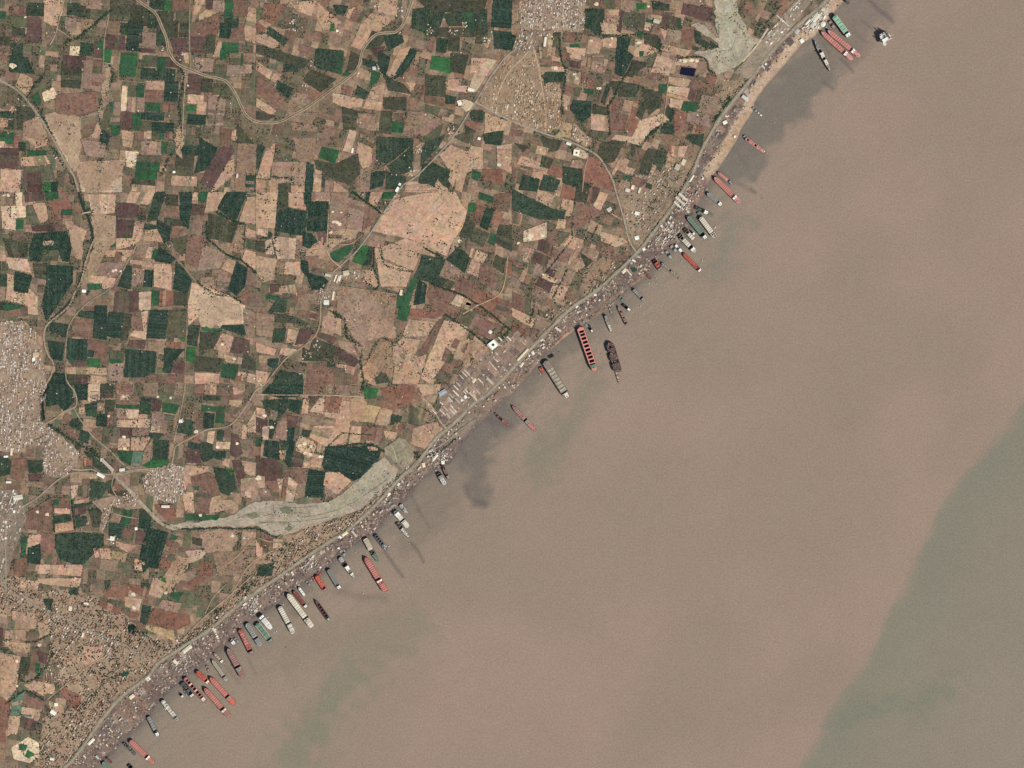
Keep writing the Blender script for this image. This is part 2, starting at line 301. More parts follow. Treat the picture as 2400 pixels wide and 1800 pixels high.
# ------------------------------------------------------------------ fields
# tile: (x0, y0); numbers are tenths of the pixels of that tile seen at 3.687 x; colour letter, then 4 numbers = box, 6+ = corners
TS = 10 / 3.6867
TILES = [((0, 0), '''G 24 3 38 14;T 38 0 54 22;B 10 5 23 13;o 0 14 24 23;g 0 10 5 16;G 58 3 69 13;S 68 5 78 15;o 78 8 92 17;K 75 0 88 8;M 24 15 33 14 38 18 36 37 22 36;
K 36 17 48 24 43 34 36 36;S 10 24 22 31;S 0 32 11 39;B 10 32 20 37;G 9 38 20 52;D 8 48 24 50 30 64 8 62;B 0 40 10 52;T 18 63 28 68 28 76 23 83 13 74;o 50 14 60 22;K 56 15 66 28;s 70 16 80 26;
W 60 40 69 48;G 69 37 80 48;M 54 48 74 58;S 53 58 70 76;K 72 52 92 74;B 80 52 88 74;M 81 36 88 50;g 84 36 89 50;M 92 30 108 43;D 110 18 123 44;G 105 20 112 30;b 89 42 96 54;g 104 46 118 66;
S 95 0 112 18;S 112 5 130 22;K 120 28 136 42;M 121 42 134 46;G 135 28 145 40;G 128 10 138 24;o 123 48 136 58;g 136 49 144 59;M 144 50 156 58;G 122 59 152 69;
S 136 18 154 32;S 136 10 150 18;G 129 0 142 8;b 142 0 149 10;B 148 0 165 10;o 152 10 166 20;S 155 20 164 32;T 168 0 178 0 170 13 167 13;M 178 0 184 0 184 8 178 9;K 184 0 194 10;
T 172 12 178 8 184 10 184 20 172 18;B 172 18 191 10 188 32 164 32 167 20;g 194 0 202 16;G 194 16 206 24;D 190 20 200 33;B 201 0 214 0 214 14 200 14;T 214 10 221 12 221 38 209 34;B 200 28 210 20 212 36 198 34;
M 147 33 162 33 162 50 156 50 150 44;T 157 45 163 45 163 55 160 54;M 164 32 178 46;S 178 30 186 46;T 188 36 192 36 190 50 184 49;g 192 37 206 46;g 190 42 196 51;g 206 46 210 56;
K 210 46 221 54;o 198 46 208 60;o 186 52 196 64;K 196 56 212 66;K 168 50 184 62;M 162 64 174 82;S 174 68 184 80;o 184 72 200 82;T 162 82 176 90;K 180 82 195 86 193 108 180 110;
b 161 91 170 96;T 170 88 178 99;D 162 99 178 108;o 161 110 176 117;o 158 117 171 126;T 126 70 142 78;B 126 78 142 88;g 118 72 125 84;D 142 70 154 88;g 125 89 139 96;B 140 90 150 97;
D 122 97 142 104;g 114 98 122 112;D 131 106 150 115;o 122 105 131 112;M 104 96 114 112;K 96 88 104 106;g 94 88 98 100;W 105 74 110 96;o 110 74 118 84;K 110 84 125 97;
B 48 82 84 79 86 94 60 102 48 97;K 89 82 96 86 88 94 85 104 85 94;T 84 106 88 110 86 118 77 119;D 88 112 96 114 93 126 86 125;o 90 96 94 90 102 108 96 118 86 110;g 96 108 104 108 104 116 96 118;
B 74 104 84 104 77 119 70 119;K 70 120 92 124 90 136 74 134;T 105 112 116 114 114 128 106 126;B 116 114 124 126;T 124 113 131 120;o 131 114 138 120;g 138 113 142 120;B 142 114 150 120;
K 122 122 140 134;g 139 123 144 133;o 144 123 152 133;D 155 126 172 134;D 172 118 188 128 180 146 168 150 172 134;W 108 130 120 131 116 146 109 144;T 103 130 108 144;o 118 134 140 140;
g 118 140 138 148;g 117 148 136 155;S 114 155 134 160;T 114 160 134 166;S 152 134 168 144;o 152 144 166 152;T 148 152 170 161;M 178 146 190 128 200 124 203 130 184 162 174 158;
B 190 110 202 112 198 128 190 126;T 201 112 207 112 204 122 200 120;S 204 110 221 124;s 204 124 221 166;T 196 140 203 137 203 150 188 164 182 166;G 212 150 221 166;
W 36 80 46 75 50 84 38 88;g 26 84 33 79 36 88 34 91;T 10 92 22 90 20 97 6 98;G 0 96 12 102;S 12 92 30 104;T 20 106 34 100 38 110 24 116;S 4 104 20 112;T 0 103 7 110;
g 0 115 12 124;R 12 116 16 130;T 20 118 38 116 44 124 32 128;D 16 123 22 130;T 0 122 4 128;g 24 130 40 135;T 18 136 40 134 44 142 18 144;o 18 145 44 142 48 156 36 156;M 20 148 36 158;M 0 128 16 146;
T 0 146 18 166;M 24 158 36 166;b 38 157 45 166;D 45 157 50 166;P 38 102 48 98 60 102 70 102 68 140 62 146 50 126;P 66 140 104 138 106 166 70 166;K 70 100 86 96 80 118 70 118'''),
((600, 0), '''R 7 3 28 3 18 16 6 12;R 5 14 20 16 2 30 0 22;T 0 30 8 29 22 38 15 42 0 36;T 28 2 52 0 48 14 36 10;T 54 2 60 8 74 19 66 25 58 26 52 14;b 64 20 68 27;
G 66 4 80 5 76 14 70 12;T 80 8 86 6 82 16 77 15;B 84 8 96 10 90 20 80 18;T 100 11 120 16 104 30 92 44 82 40 90 22;T 106 0 122 0 122 14 105 10;K 122 0 138 0 134 12 122 16;
G 10 22 28 34 24 40 10 30;B 48 26 62 28 56 36 50 34;B 38 38 50 42 46 49 36 44;S 0 38 46 52 40 60 0 46;G 24 56 36 62;T 0 52 20 66 16 72 0 60;D 19 70 32 77 28 85 17 80;
G 52 42 76 44 74 64 50 58;S 47 60 70 68 56 80 40 70;K 34 80 46 82 38 90 29 86;B 0 66 16 74 26 84 18 96 0 80;T 0 84 18 96 12 100 0 92;S 82 44 90 48 88 60 78 62;g 78 60 84 66 74 66;
T 90 58 102 64 98 70 86 66;G 92 50 106 54 104 60 92 56;g 100 60 108 64 104 72 98 76;G 88 74 98 80 94 86 86 82;S 100 26 114 32 104 44 94 42;M 98 42 112 40 106 52;
D 106 44 116 50 112 66 106 60;G 110 32 126 28 128 36 114 44;T 124 42 134 40 120 66 114 64;D 134 42 140 44 126 66 120 64;K 138 44 144 46 136 62;G 135 8 165 4 160 22 150 30 134 24;
G 162 12 200 8 200 24 166 22;S 140 0 200 0 196 12 150 10;D 204 0 221 24;S 150 24 200 24 200 32 150 32;B 150 31 156 32 152 46 147 42;G 156 32 166 34 164 46 156 44;S 166 30 176 44;
G 182 20 190 22 188 32 182 32;T 178 18 182 20 180 34 178 32;S 190 26 200 38;T 196 32 204 34 200 42 196 38;D 205 26 221 28 221 44 206 42;b 152 48 168 50 168 64 150 60;K 150 60 162 62 160 66 150 64;
S 168 46 184 48 180 64 168 62;S 146 64 164 66 164 84 146 82;T 166 68 176 68 175 74 183 74 183 80 165 78;T 130 71 138 72 136 79 132 77;B 138 73 147 74 146 82 136 79;S 112 68 128 72 136 82 114 78;
T 100 76 112 71 108 96 92 94;T 66 80 92 86 92 92 78 94 66 88;B 74 74 84 76 82 82 74 80;G 164 82 173 84 172 90 164 90;B 146 82 162 86 164 92 146 89;o 146 90 170 96 166 102 146 97;
K 132 96 152 98 162 104 148 118 126 116;o 162 106 159 118 152 124 145 118;S 110 84 130 84 130 96 110 94;S 108 96 118 96 117 116 106 114;g 117 105 128 106 127 115 117 114;B 119 98 129 99 128 105 119 104;
G 104 118 136 120 136 140 104 140;G 110 140 134 130 136 148 120 152;D 100 148 112 148 110 160 98 164;G 113 148 130 153 128 162 112 164;g 144 119 156 122 152 126;G 143 128 148 122 164 116 158 126 142 144;
T 88 122 101 128 100 142 94 148 90 142 86 134;K 90 146 100 144 98 166 90 166;P 81 112 87 114 82 132 75 130;g 57 127 72 130 68 142 54 136;S 50 138 68 142 88 132 90 150 80 160 66 154 52 146;
s 88 98 104 98 102 124 90 118;S 74 92 88 96 86 112 76 112;s 30 106 54 108 50 140 36 140;s 28 96 54 98 48 108 28 104;S 0 96 18 100 10 104 0 103;G 0 110 12 112 8 126 2 146 0 146;
T 11 122 17 124 12 154 0 154;K 14 140 44 140 42 160 12 158;D 44 140 50 142 49 166 42 166;T 0 155 19 156 20 166 0 166;S 19 158 30 158 30 166 19 166;T 30 160 42 160 42 166 30 166;
T 51 146 57 148 56 166 49 166;S 57 150 60 152 60 162 57 162;K 60 156 67 156 66 166 59 166;T 67 156 80 166 67 166;P 200 50 208 52 190 80 183 80 188 62;T 186 50 200 50 188 66 184 70;
G 184 95 198 96 196 106 186 104;R 182 104 195 106 194 112 180 110;G 180 108 190 114 182 120;o 170 118 188 112 188 126 176 122;T 168 125 182 131 174 142 166 146 158 134;
G 144 142 158 138 170 150 166 166 140 158;s 152 140 158 134 164 146;T 172 164 174 142 186 126 196 128 196 146 188 146 182 150 178 166;R 196 146 212 146 214 160 196 156;g 187 147 195 149 192 156 186 154;
G 196 116 214 112 212 126 198 124;T 208 126 221 124 221 150 208 144;T 130 158 140 156 166 166 128 166'''),
((1200, 0), '''s 0 0 6 10;s 0 10 8 30;T 6 1 22 4 18 8 6 7;G 62 8 80 8 80 16 76 30 60 22;T 82 8 94 8 92 22 82 20;T 76 18 90 22 93 30 78 29;M 93 8 97 10 94 28 90 27;o 97 10 115 12 114 24 96 22;
B 62 0 94 0 94 8 70 7;K 95 0 106 9;b 107 3 116 8;G 120 0 136 4 136 10 122 8;B 122 8 140 12 130 14 122 12;M 130 12 146 16 142 24 130 23;g 143 16 147 17 145 25 142 24;g 116 16 122 20;
T 117 12 130 14 129 20 117 16;P 115 19 121 20 119 27 114 26;B 121 20 128 22 126 29 120 27;M 148 3 174 7 172 19 146 12;K 140 0 175 0 175 6 150 3;K 150 18 175 22 178 32 158 22;
K 134 25 147 27 146 38 134 36;T 128 24 134 26 132 36;B 147 27 159 24 155 42 145 38;G 157 26 163 28 164 34 172 38 168 42 158 36;G 171 35 180 41 172 41;G 156 39 162 42 160 44 156 43;
T 130 38 155 44 150 50 140 46 128 44;g 109 26 114 28 112 34 108 32;S 114 28 126 30 130 40 122 44 121 39 114 37;T 106 34 114 34 114 40 106 41;T 115 38 121 40 127 44 118 48 110 50 104 48 106 42;
g 110 44 114 44 113 49 110 49;D 91 32 103 33 100 44 105 48 96 66 89 64 90 46;T 78 33 91 32 90 42 78 41;T 66 34 78 36 76 46 65 47;T 46 40 64 42 62 52 50 50;R 42 45 50 46 50 52 43 52;
M 50 52 60 54 59 60 50 58;s 60 48 70 50 68 58 60 56;o 34 30 42 32 42 42 34 40;M 18 30 28 31 27 39 18 37;T 32 26 36 26 34 48 30 48;S 35 28 42 32;B 45 27 56 28 55 38 44 36;g 50 38 58 38 58 41 50 41;
R 34 53 42 55 42 58 34 56;T 23 40 32 42 31 50 24 50;T 34 48 42 50 42 54 34 52;o 24 56 36 58;T 34 57 45 58 45 62 34 61;G 30 62 46 62 44 70 26 72 24 66;T 47 61 60 62 58 74 46 70;
B 60 62 66 64 64 70 60 72;K 69 48 80 48 78 64 68 60;B 44 72 54 76 50 84 43 80;R 66 66 72 74 68 78 64 72;o 54 76 60 76 58 84 53 82;g 62 76 71 78 70 82 62 80;G 82 72 86 72 80 90 77 88;S 84 70 94 70 88 80;
D 53 86 69 88 68 100 60 106 54 100 50 94;T 43 84 48 86 48 96 43 94;S 70 90 83 94 82 100 69 98;T 68 98 84 100 84 114 68 112;o 67 112 83 114 82 120 66 118;Y 43 105 52 107 51 120 36 118 42 112;
B 84 84 96 86 94 98 84 98;B 84 96 101 100 96 114 85 112;R 102 100 112 104 104 117 98 114;R 106 86 111 88 106 102 102 100;S 110 86 118 90 112 104 107 100;S 112 76 130 80 128 92 118 100;
P 110 104 130 98 137 104 128 108 119 114 112 126 86 120 90 116 104 118;S 104 52 118 54 104 66 98 66;S 92 70 112 74 106 84 92 84;B 118 63 136 66 135 70 116 68;T 126 46 139 52 136 66 120 62;
T 142 50 162 50 160 58 140 56;P 143 51 162 51 161 54 143 53;K 160 52 170 54 168 62 158 66;T 136 66 150 68 158 70 150 76 136 72;B 155 68 165 70 162 78 152 76;R 168 64 177 66 175 74 167 71;B 164 70 175 74 173 82 163 80;
g 127 72 134 73 133 81 127 80;P 135 74 154 76 152 84 134 80;Y 134 80 152 85 150 88 134 82;M 154 77 165 80 162 89 152 86;g 148 87 161 89 158 98 146 95;T 137 85 148 87 146 94 136 93;K 164 82 181 84 176 100 160 96;
K 152 96 170 98 172 110 150 105;G 133 92 140 98 138 104 132 98;G 130 106 141 108 140 117 128 115;R 140 96 152 98 146 120 140 118;R 156 108 166 110 164 117 154 115;G 152 116 166 116 164 128 150 120;
B 146 105 154 108 148 124 144 120;S 76 124 88 122 100 122 88 140 80 142 74 132;T 92 138 95 140 88 152 86 150;s 98 122 104 124 96 138 92 132;S 102 124 112 126 104 136;B 106 126 118 132 108 140;
S 118 128 134 132 128 148 110 140;G 126 132 134 136 132 142 124 140;R 134 124 140 126 138 136;T 138 126 152 126 148 136 138 134;T 134 136 142 138 138 146 132 144;T 99 144 107 146 104 152 97 150;
g 96 151 104 154 102 157 96 155;T 121 141 125 143 122 152 120 150;S 112 140 121 144 118 152 110 150;B 104 152 118 156 112 162 102 160;G 116 158 121 160 119 164 115 162;
R 66 134 76 138 84 152 88 166 62 156 60 148;K 52 138 60 138 62 142 60 146 50 144;P 53 128 66 134 64 138 56 135;S 24 118 44 122 40 130 30 132;S 2 124 14 126 10 132;T 22 126 32 128 30 135 20 133;
T 8 134 25 141 22 146 4 142;T 18 148 30 148 28 156 16 154;S 26 134 36 138 32 146 24 144;R 34 142 46 146 42 154 30 150;G 44 144 61 146 60 164 44 158;B 0 144 12 148 8 160 0 156;D 9 151 24 155 22 166 6 164;
G 27 150 42 156 38 166 24 164;B 0 112 10 113 8 118 0 118;K 94 155 118 160 118 166 90 166;D 0 30 8 32 6 44 0 44'''),
((0, 450), '''M 21 0 38 0 38 7 22 9;g 39 0 50 0 50 6 40 7;B 50 0 60 0 58 6;W 13 0 19 0 19 12 14 12;W 9 12 22 12 22 22 10 23;P 1 12 9 12 10 22 14 24 14 33 2 32;g 14 24 20 32;K 0 0 12 11;
o 22 12 28 11 34 28 27 29;T 28 10 39 9 42 24 35 28;R 41 8 60 6 64 22 46 25;g 53 15 62 15 63 20 52 20;M 27 30 52 26 54 34 28 34;D 30 36 58 34 62 46 60 60 54 60 50 50 36 52 36 60 26 60 25 50;
P 37 42 47 42 46 46 37 46;o 37 50 52 50 50 60 37 60;S 2 40 24 44 24 56 8 56;P 4 56 24 58 28 70 8 66;T 60 26 76 34 72 44 66 40 60 34;D 40 63 63 64 63 78 50 98 40 112 36 98 40 78;
S 28 62 40 62 40 76 30 74;D 13 68 28 72 26 80 24 88 12 86;T 6 70 12 72 12 86 26 88 24 82 32 90 33 106 24 106 24 98 5 94;G 0 70 6 72 6 81 0 81;K 0 82 5 82 5 94 0 94;G 0 95 5 96 4 102 0 102;
g 5 96 19 98 19 104 4 103;T 0 46 4 48 6 60 0 60;o 0 60 7 62 7 68 0 68;B 4 103 24 99 24 107 6 108;P 76 2 100 2 99 18 80 20;P 80 22 100 20 100 40 84 44;T 112 0 134 0 128 12 108 10;
M 101 9 120 10 118 22 100 22;B 120 10 131 12 128 20 119 18;G 119 20 126 24;G 134 0 143 0 136 24 127 26;S 143 2 154 12;B 141 15 154 17 153 22 140 21;D 155 0 167 0 164 24 163 32 156 27;
M 101 24 116 25 114 38 101 40;T 117 25 125 26 122 40 114 40;g 106 37 113 40;G 125 28 135 32;T 126 33 136 32 142 44 124 42;D 136 24 148 30 147 42 142 43 136 32;B 149 30 162 33 156 40 148 40;
S 142 22 162 26 162 30 142 29;g 172 0 179 0 178 9 171 8;T 166 0 171 10;T 180 0 195 0 187 16 177 18 178 10;M 166 10 177 12 176 20 166 20;D 196 0 214 0 204 25 196 20 188 14;T 214 4 221 4 221 28 206 25;
S 180 18 205 28 200 44 180 40;g 188 18 195 22 192 26;s 206 28 212 30 210 54 198 50;T 212 30 221 34 221 40 212 38;o 212 40 221 42 221 50 213 49;o 148 40 162 38 158 56 150 48;
B 162 36 178 38 176 56 170 66 160 60;K 178 46 195 52 190 66 171 68 174 50;T 196 57 206 60 203 72 191 66;B 212 66 221 72 221 82 210 80;D 204 60 214 66 212 82 204 90 197 84 200 74;
s 172 72 188 74 186 86 174 82;K 188 70 200 74 196 86 186 88;B 204 90 214 84 218 88 212 98 206 98;T 212 50 221 52 221 68 209 58;T 100 40 122 40 118 46 100 50;g 93 46 100 43 100 47 94 48;
T 90 50 118 50 112 56 92 56;s 118 44 128 44 126 57 116 56;T 128 47 134 48 130 57 125 57;D 138 47 152 58 148 62 134 60;g 132 48 137 50 134 58 131 58;B 100 51 106 52 104 60 98 59;T 106 52 110 52 109 60 105 60;
T 112 58 130 60 134 66 112 62;K 92 60 109 62 102 72 92 74 84 70 84 62;T 78 72 100 74 98 82 90 84 80 78;g 75 79 88 79 88 84 76 85;G 73 84 78 86 75 90;D 109 62 114 64 113 84 102 82;
K 114 65 125 67 124 80 114 82;D 125 67 133 68 131 82 124 82;T 133 62 148 62 149 70 148 84 133 82;D 152 60 160 68 166 76 162 88 150 84 151 72;M 100 86 120 86 120 104 98 104;P 120 86 131 86 130 102 120 102;
g 131 84 138 86 136 98 131 98;R 138 85 150 86 150 98 137 99;S 150 86 162 88 161 98 150 98;P 166 78 200 90 212 98 210 120 190 118 184 110 175 104 163 116 162 96;
g 178 105 184 108 183 118 192 118 190 122 175 120 174 112;G 68 103 82 103 82 110 68 108;B 64 109 80 110 79 128 61 122;D 82 98 93 98 92 128 80 126;D 94 104 107 104 104 126 92 125;S 106 104 114 106 110 128 104 128;
B 114 106 120 108 124 116 122 124 112 120;P 122 104 128 102 126 128 112 124 116 120 124 120;M 112 128 126 128 125 136 110 134;D 130 102 145 102 143 127 127 126;o 146 102 161 102 161 126 143 126;
b 154 126 160 126 160 130;R 143 129 156 130 155 135 143 134;s 128 129 142 129 141 139 128 137;D 109 136 135 138 134 156 124 160 107 160;D 142 135 160 136 150 146 148 156 141 156;b 161 134 169 134 168 148 161 146;
M 149 146 160 147 158 158 149 156;G 163 115 173 116 170 134 162 132;S 173 121 190 122 186 134 172 138;D 192 115 210 114 213 124 190 118;T 192 122 202 125 198 139 184 136;M 202 125 216 128 216 140 198 139;
S 168 142 192 144 190 156 168 155;T 193 140 212 144 210 149 194 147;g 192 148 206 150 203 162 191 160;S 210 140 221 144 221 154 208 152;T 206 155 221 158 221 166 204 162;T 168 156 190 157 189 166 168 166;
B 204 158 212 160 212 166 203 164;K 210 100 221 104 221 118 211 114;D 58 126 76 128 75 146 58 144;B 76 128 93 130 92 148 82 146 75 140;D 76 136 82 137 81 143 75 142;b 76 144 87 144 86 152 75 150;
M 64 145 75 146 74 151 62 150;g 58 144 64 145 62 150;o 95 137 108 138 107 145 95 144;g 95 144 107 146 106 148 95 148;K 94 147 107 148 105 164 92 163;T 57 151 92 152 92 158 57 157;
G 44 112 60 115 57 126 43 120;D 41 128 56 130 54 146 44 144;T 78 158 92 160 92 166 78 166;M 66 158 76 158 76 166 66 166;D 43 157 57 157 57 166 42 166;S 57 158 66 166;B 128 158 152 158 152 166 126 164'''),
((600, 450), '''T 0 0 19 0 16 32 0 31;P 0 31 11 33 10 39 0 37;S 19 0 28 0 28 14 18 18;T 28 0 41 0 42 10 44 16 28 13;D 41 0 48 0 48 8 46 16 42 10;K 48 0 64 0 64 7 48 7;D 28 14 44 17 42 38 16 34 18 18;
D 46 8 63 8 61 34 44 34;B 49 34 61 35 61 44 52 42;D 40 34 48 36 54 44 46 49 40 46;K 65 0 80 4 79 30 76 36 62 34;K 80 4 94 10 92 32 78 32;B 95 10 108 18 100 28 92 34;G 82 0 94 0 94 6;T 99 0 110 0 104 12 97 10;
g 110 0 122 0 118 6 108 6;D 94 0 99 0 97 9 94 9;K 87 0 95 0 94 8;T 61 36 76 32 87 32 86 40 72 44 60 54 42 56 44 50;o 62 37 75 37 74 40 62 40;g 80 46 86 46 80 54 72 61 64 58 64 52;b 92 46 98 47 94 64 83 60;
G 98 47 102 48 99 60 96 64 92 63;D 39 58 45 60 46 70 60 74 64 78 60 84 48 85 44 74 38 66;P 14 38 35 40 34 58 18 58;K 35 41 41 44 38 57 34 56;G 10 33 14 36 13 40 4 41;S 0 42 8 42 6 52 0 51;P 8 42 14 40 16 54 8 54;
T 0 55 18 58 16 76 6 78 0 68;s 18 59 25 60 24 72 18 72;T 25 60 38 60 38 72 24 71;T 120 6 150 0 172 0 182 16 180 30 170 42 164 56 148 46 130 40 110 36 100 34 108 20;
T 106 48 130 40 148 46 144 50 136 68 120 62 108 56;T 102 48 106 48 110 60 135 68 130 82 108 82 104 62;T 93 68 100 66 106 80 102 84 92 78;G 143 54 164 58 158 74 154 80 136 74 142 60;G 171 46 186 56 180 70 164 58 172 50;
K 164 60 178 68 172 78 158 72;S 158 74 172 78 168 84 154 80;g 134 74 140 76 132 98 120 100 120 90 130 88;D 141 76 148 80 146 96 136 98 138 86;g 124 100 134 98 130 112 122 110;B 150 80 174 86 168 98 148 90;
P 174 88 181 90 176 100 168 96;B 148 90 176 100 172 110 162 104 150 98;B 172 70 192 80 186 92 172 86;R 188 80 211 92 204 104 186 94;B 211 92 221 96 221 108 205 104;B 188 96 204 104 200 108 184 100;
R 134 101 156 102 162 104 156 110 132 107;B 178 100 201 109 192 122 174 112;g 193 0 206 4 204 10 192 6;B 206 2 221 0 218 18 204 14;b 184 9 190 9 190 17 183 17;R 191 11 198 14 190 26 188 24;D 199 14 206 15 200 33 193 30;
R 206 16 214 18 210 30 203 28;S 182 20 190 28 186 40 176 38;o 188 30 202 36 196 48 186 42;T 186 48 200 54 196 62 184 56;g 203 36 209 38 206 46 200 44;S 210 28 221 30 221 52 206 44;S 208 54 216 58 214 70 204 64;
B 194 62 208 66 204 84 192 78;R 216 60 221 60 221 72 214 70;T 186 58 194 62 192 74 182 70;T 132 110 156 112 148 124 126 126;T 126 126 142 128 136 146 122 130;B 158 110 163 108 146 142 140 140;
T 163 110 184 116 166 144 150 166 142 160 150 140;T 172 122 192 130 184 148 164 142;B 172 126 187 134 182 140 168 134;B 164 134 180 148 178 152 160 146;T 188 124 202 134 200 142 190 148 186 138;
B 200 110 213 118 204 128 190 122;R 206 104 212 108 208 112 202 108;T 118 130 140 142 134 156 118 150;T 120 150 148 140 140 166 118 166;s 92 150 106 130 118 128 118 160 106 166;S 101 156 112 156 116 164 104 166;
T 62 106 74 110 74 124 56 118 58 108;K 78 110 92 110 90 124 78 120;M 52 120 70 126 66 132 52 124;S 50 126 70 134 66 146 46 138;M 70 134 90 146 84 152 66 140;K 70 128 84 130 88 142 72 134;g 8 89 20 90 20 93 9 93;
G 18 92 27 92 26 104 10 104;B 38 102 55 106 52 110 36 106;S 12 104 34 108 50 116 44 114 12 112;K 0 104 16 106 14 126 0 124;G 16 118 26 118 24 130 14 130;T 28 116 38 118 32 130 26 130;M 38 118 50 120 44 130 34 132;
M 12 80 20 80 20 86 12 88;T 21 81 34 80 36 88 22 87;T 0 130 18 136 16 141 0 138;G 21 154 41 158 41 166 14 166;T 0 154 12 156 8 166 0 166;D 10 144 20 144 18 154 10 150;P 22 134 36 136 28 142 20 140;
S 40 134 62 146 40 146;G 62 146 68 150 62 152;B 44 148 88 154 88 166 44 166;T 70 148 86 152 84 158 68 154;s 70 80 94 84 90 104 70 104;s 92 84 122 88 118 128 94 120;s 74 100 118 118 92 150 88 130'''),
((1200, 400), '''S 56 8 68 12 64 28 54 26;R 66 15 70 15 68 28;M 70 14 76 16 72 28 68 28;T 76 18 84 20 76 36 70 30;R 44 12 56 14 54 24 42 24;T 38 16 42 18 41 23 36 21;T 22 16 44 24 38 34 20 26;T 44 24 53 26 52 36 42 32;
G 0 16 30 30 46 36 44 44 24 42 0 34;B 0 34 8 38 6 46 0 46;B 54 26 80 36 66 44 54 52 52 40;P 10 52 30 44 30 58 22 60 10 62;T 40 42 47 42 46 50 38 50;B 47 40 52 40 52 50 47 50;B 30 52 40 52 40 66 30 62;
o 40 52 50 54 40 66;T 50 56 62 60 58 70 44 64;B 35 66 52 72 46 80 36 76;M 24 58 36 64 34 74 22 68;K 58 62 76 70 66 80 52 74;T 76 52 96 58 100 62 90 66 76 60;B 74 60 88 66 84 76 72 68;T 50 74 66 80 56 88 48 80;
s 62 88 78 74 90 78 86 86 66 98 60 96;M 20 70 33 75 30 84 17 78;K 32 76 47 82 44 96 28 90;M 30 84 38 86 36 92 28 88;K 14 78 27 84 26 92 12 88;P 26 88 40 94 36 98 25 93;M 24 92 37 98 34 106 20 98;
T 10 84 14 86 10 96 6 94;B 0 104 16 112 16 126 0 118;s 18 100 32 106 28 122 16 118;T 0 118 20 128 18 136 0 126;B 12 136 24 138 20 148 10 144;R 0 130 12 138 8 148 0 144;K 46 84 54 88 50 98 38 104 42 92;
K 10 64 20 68 16 76 6 74;B 0 76 8 80 4 92 0 90;T 36 98 50 100 44 112 32 106;S 58 70 70 78 64 84;B 90 74 100 70 104 76 96 80'''),
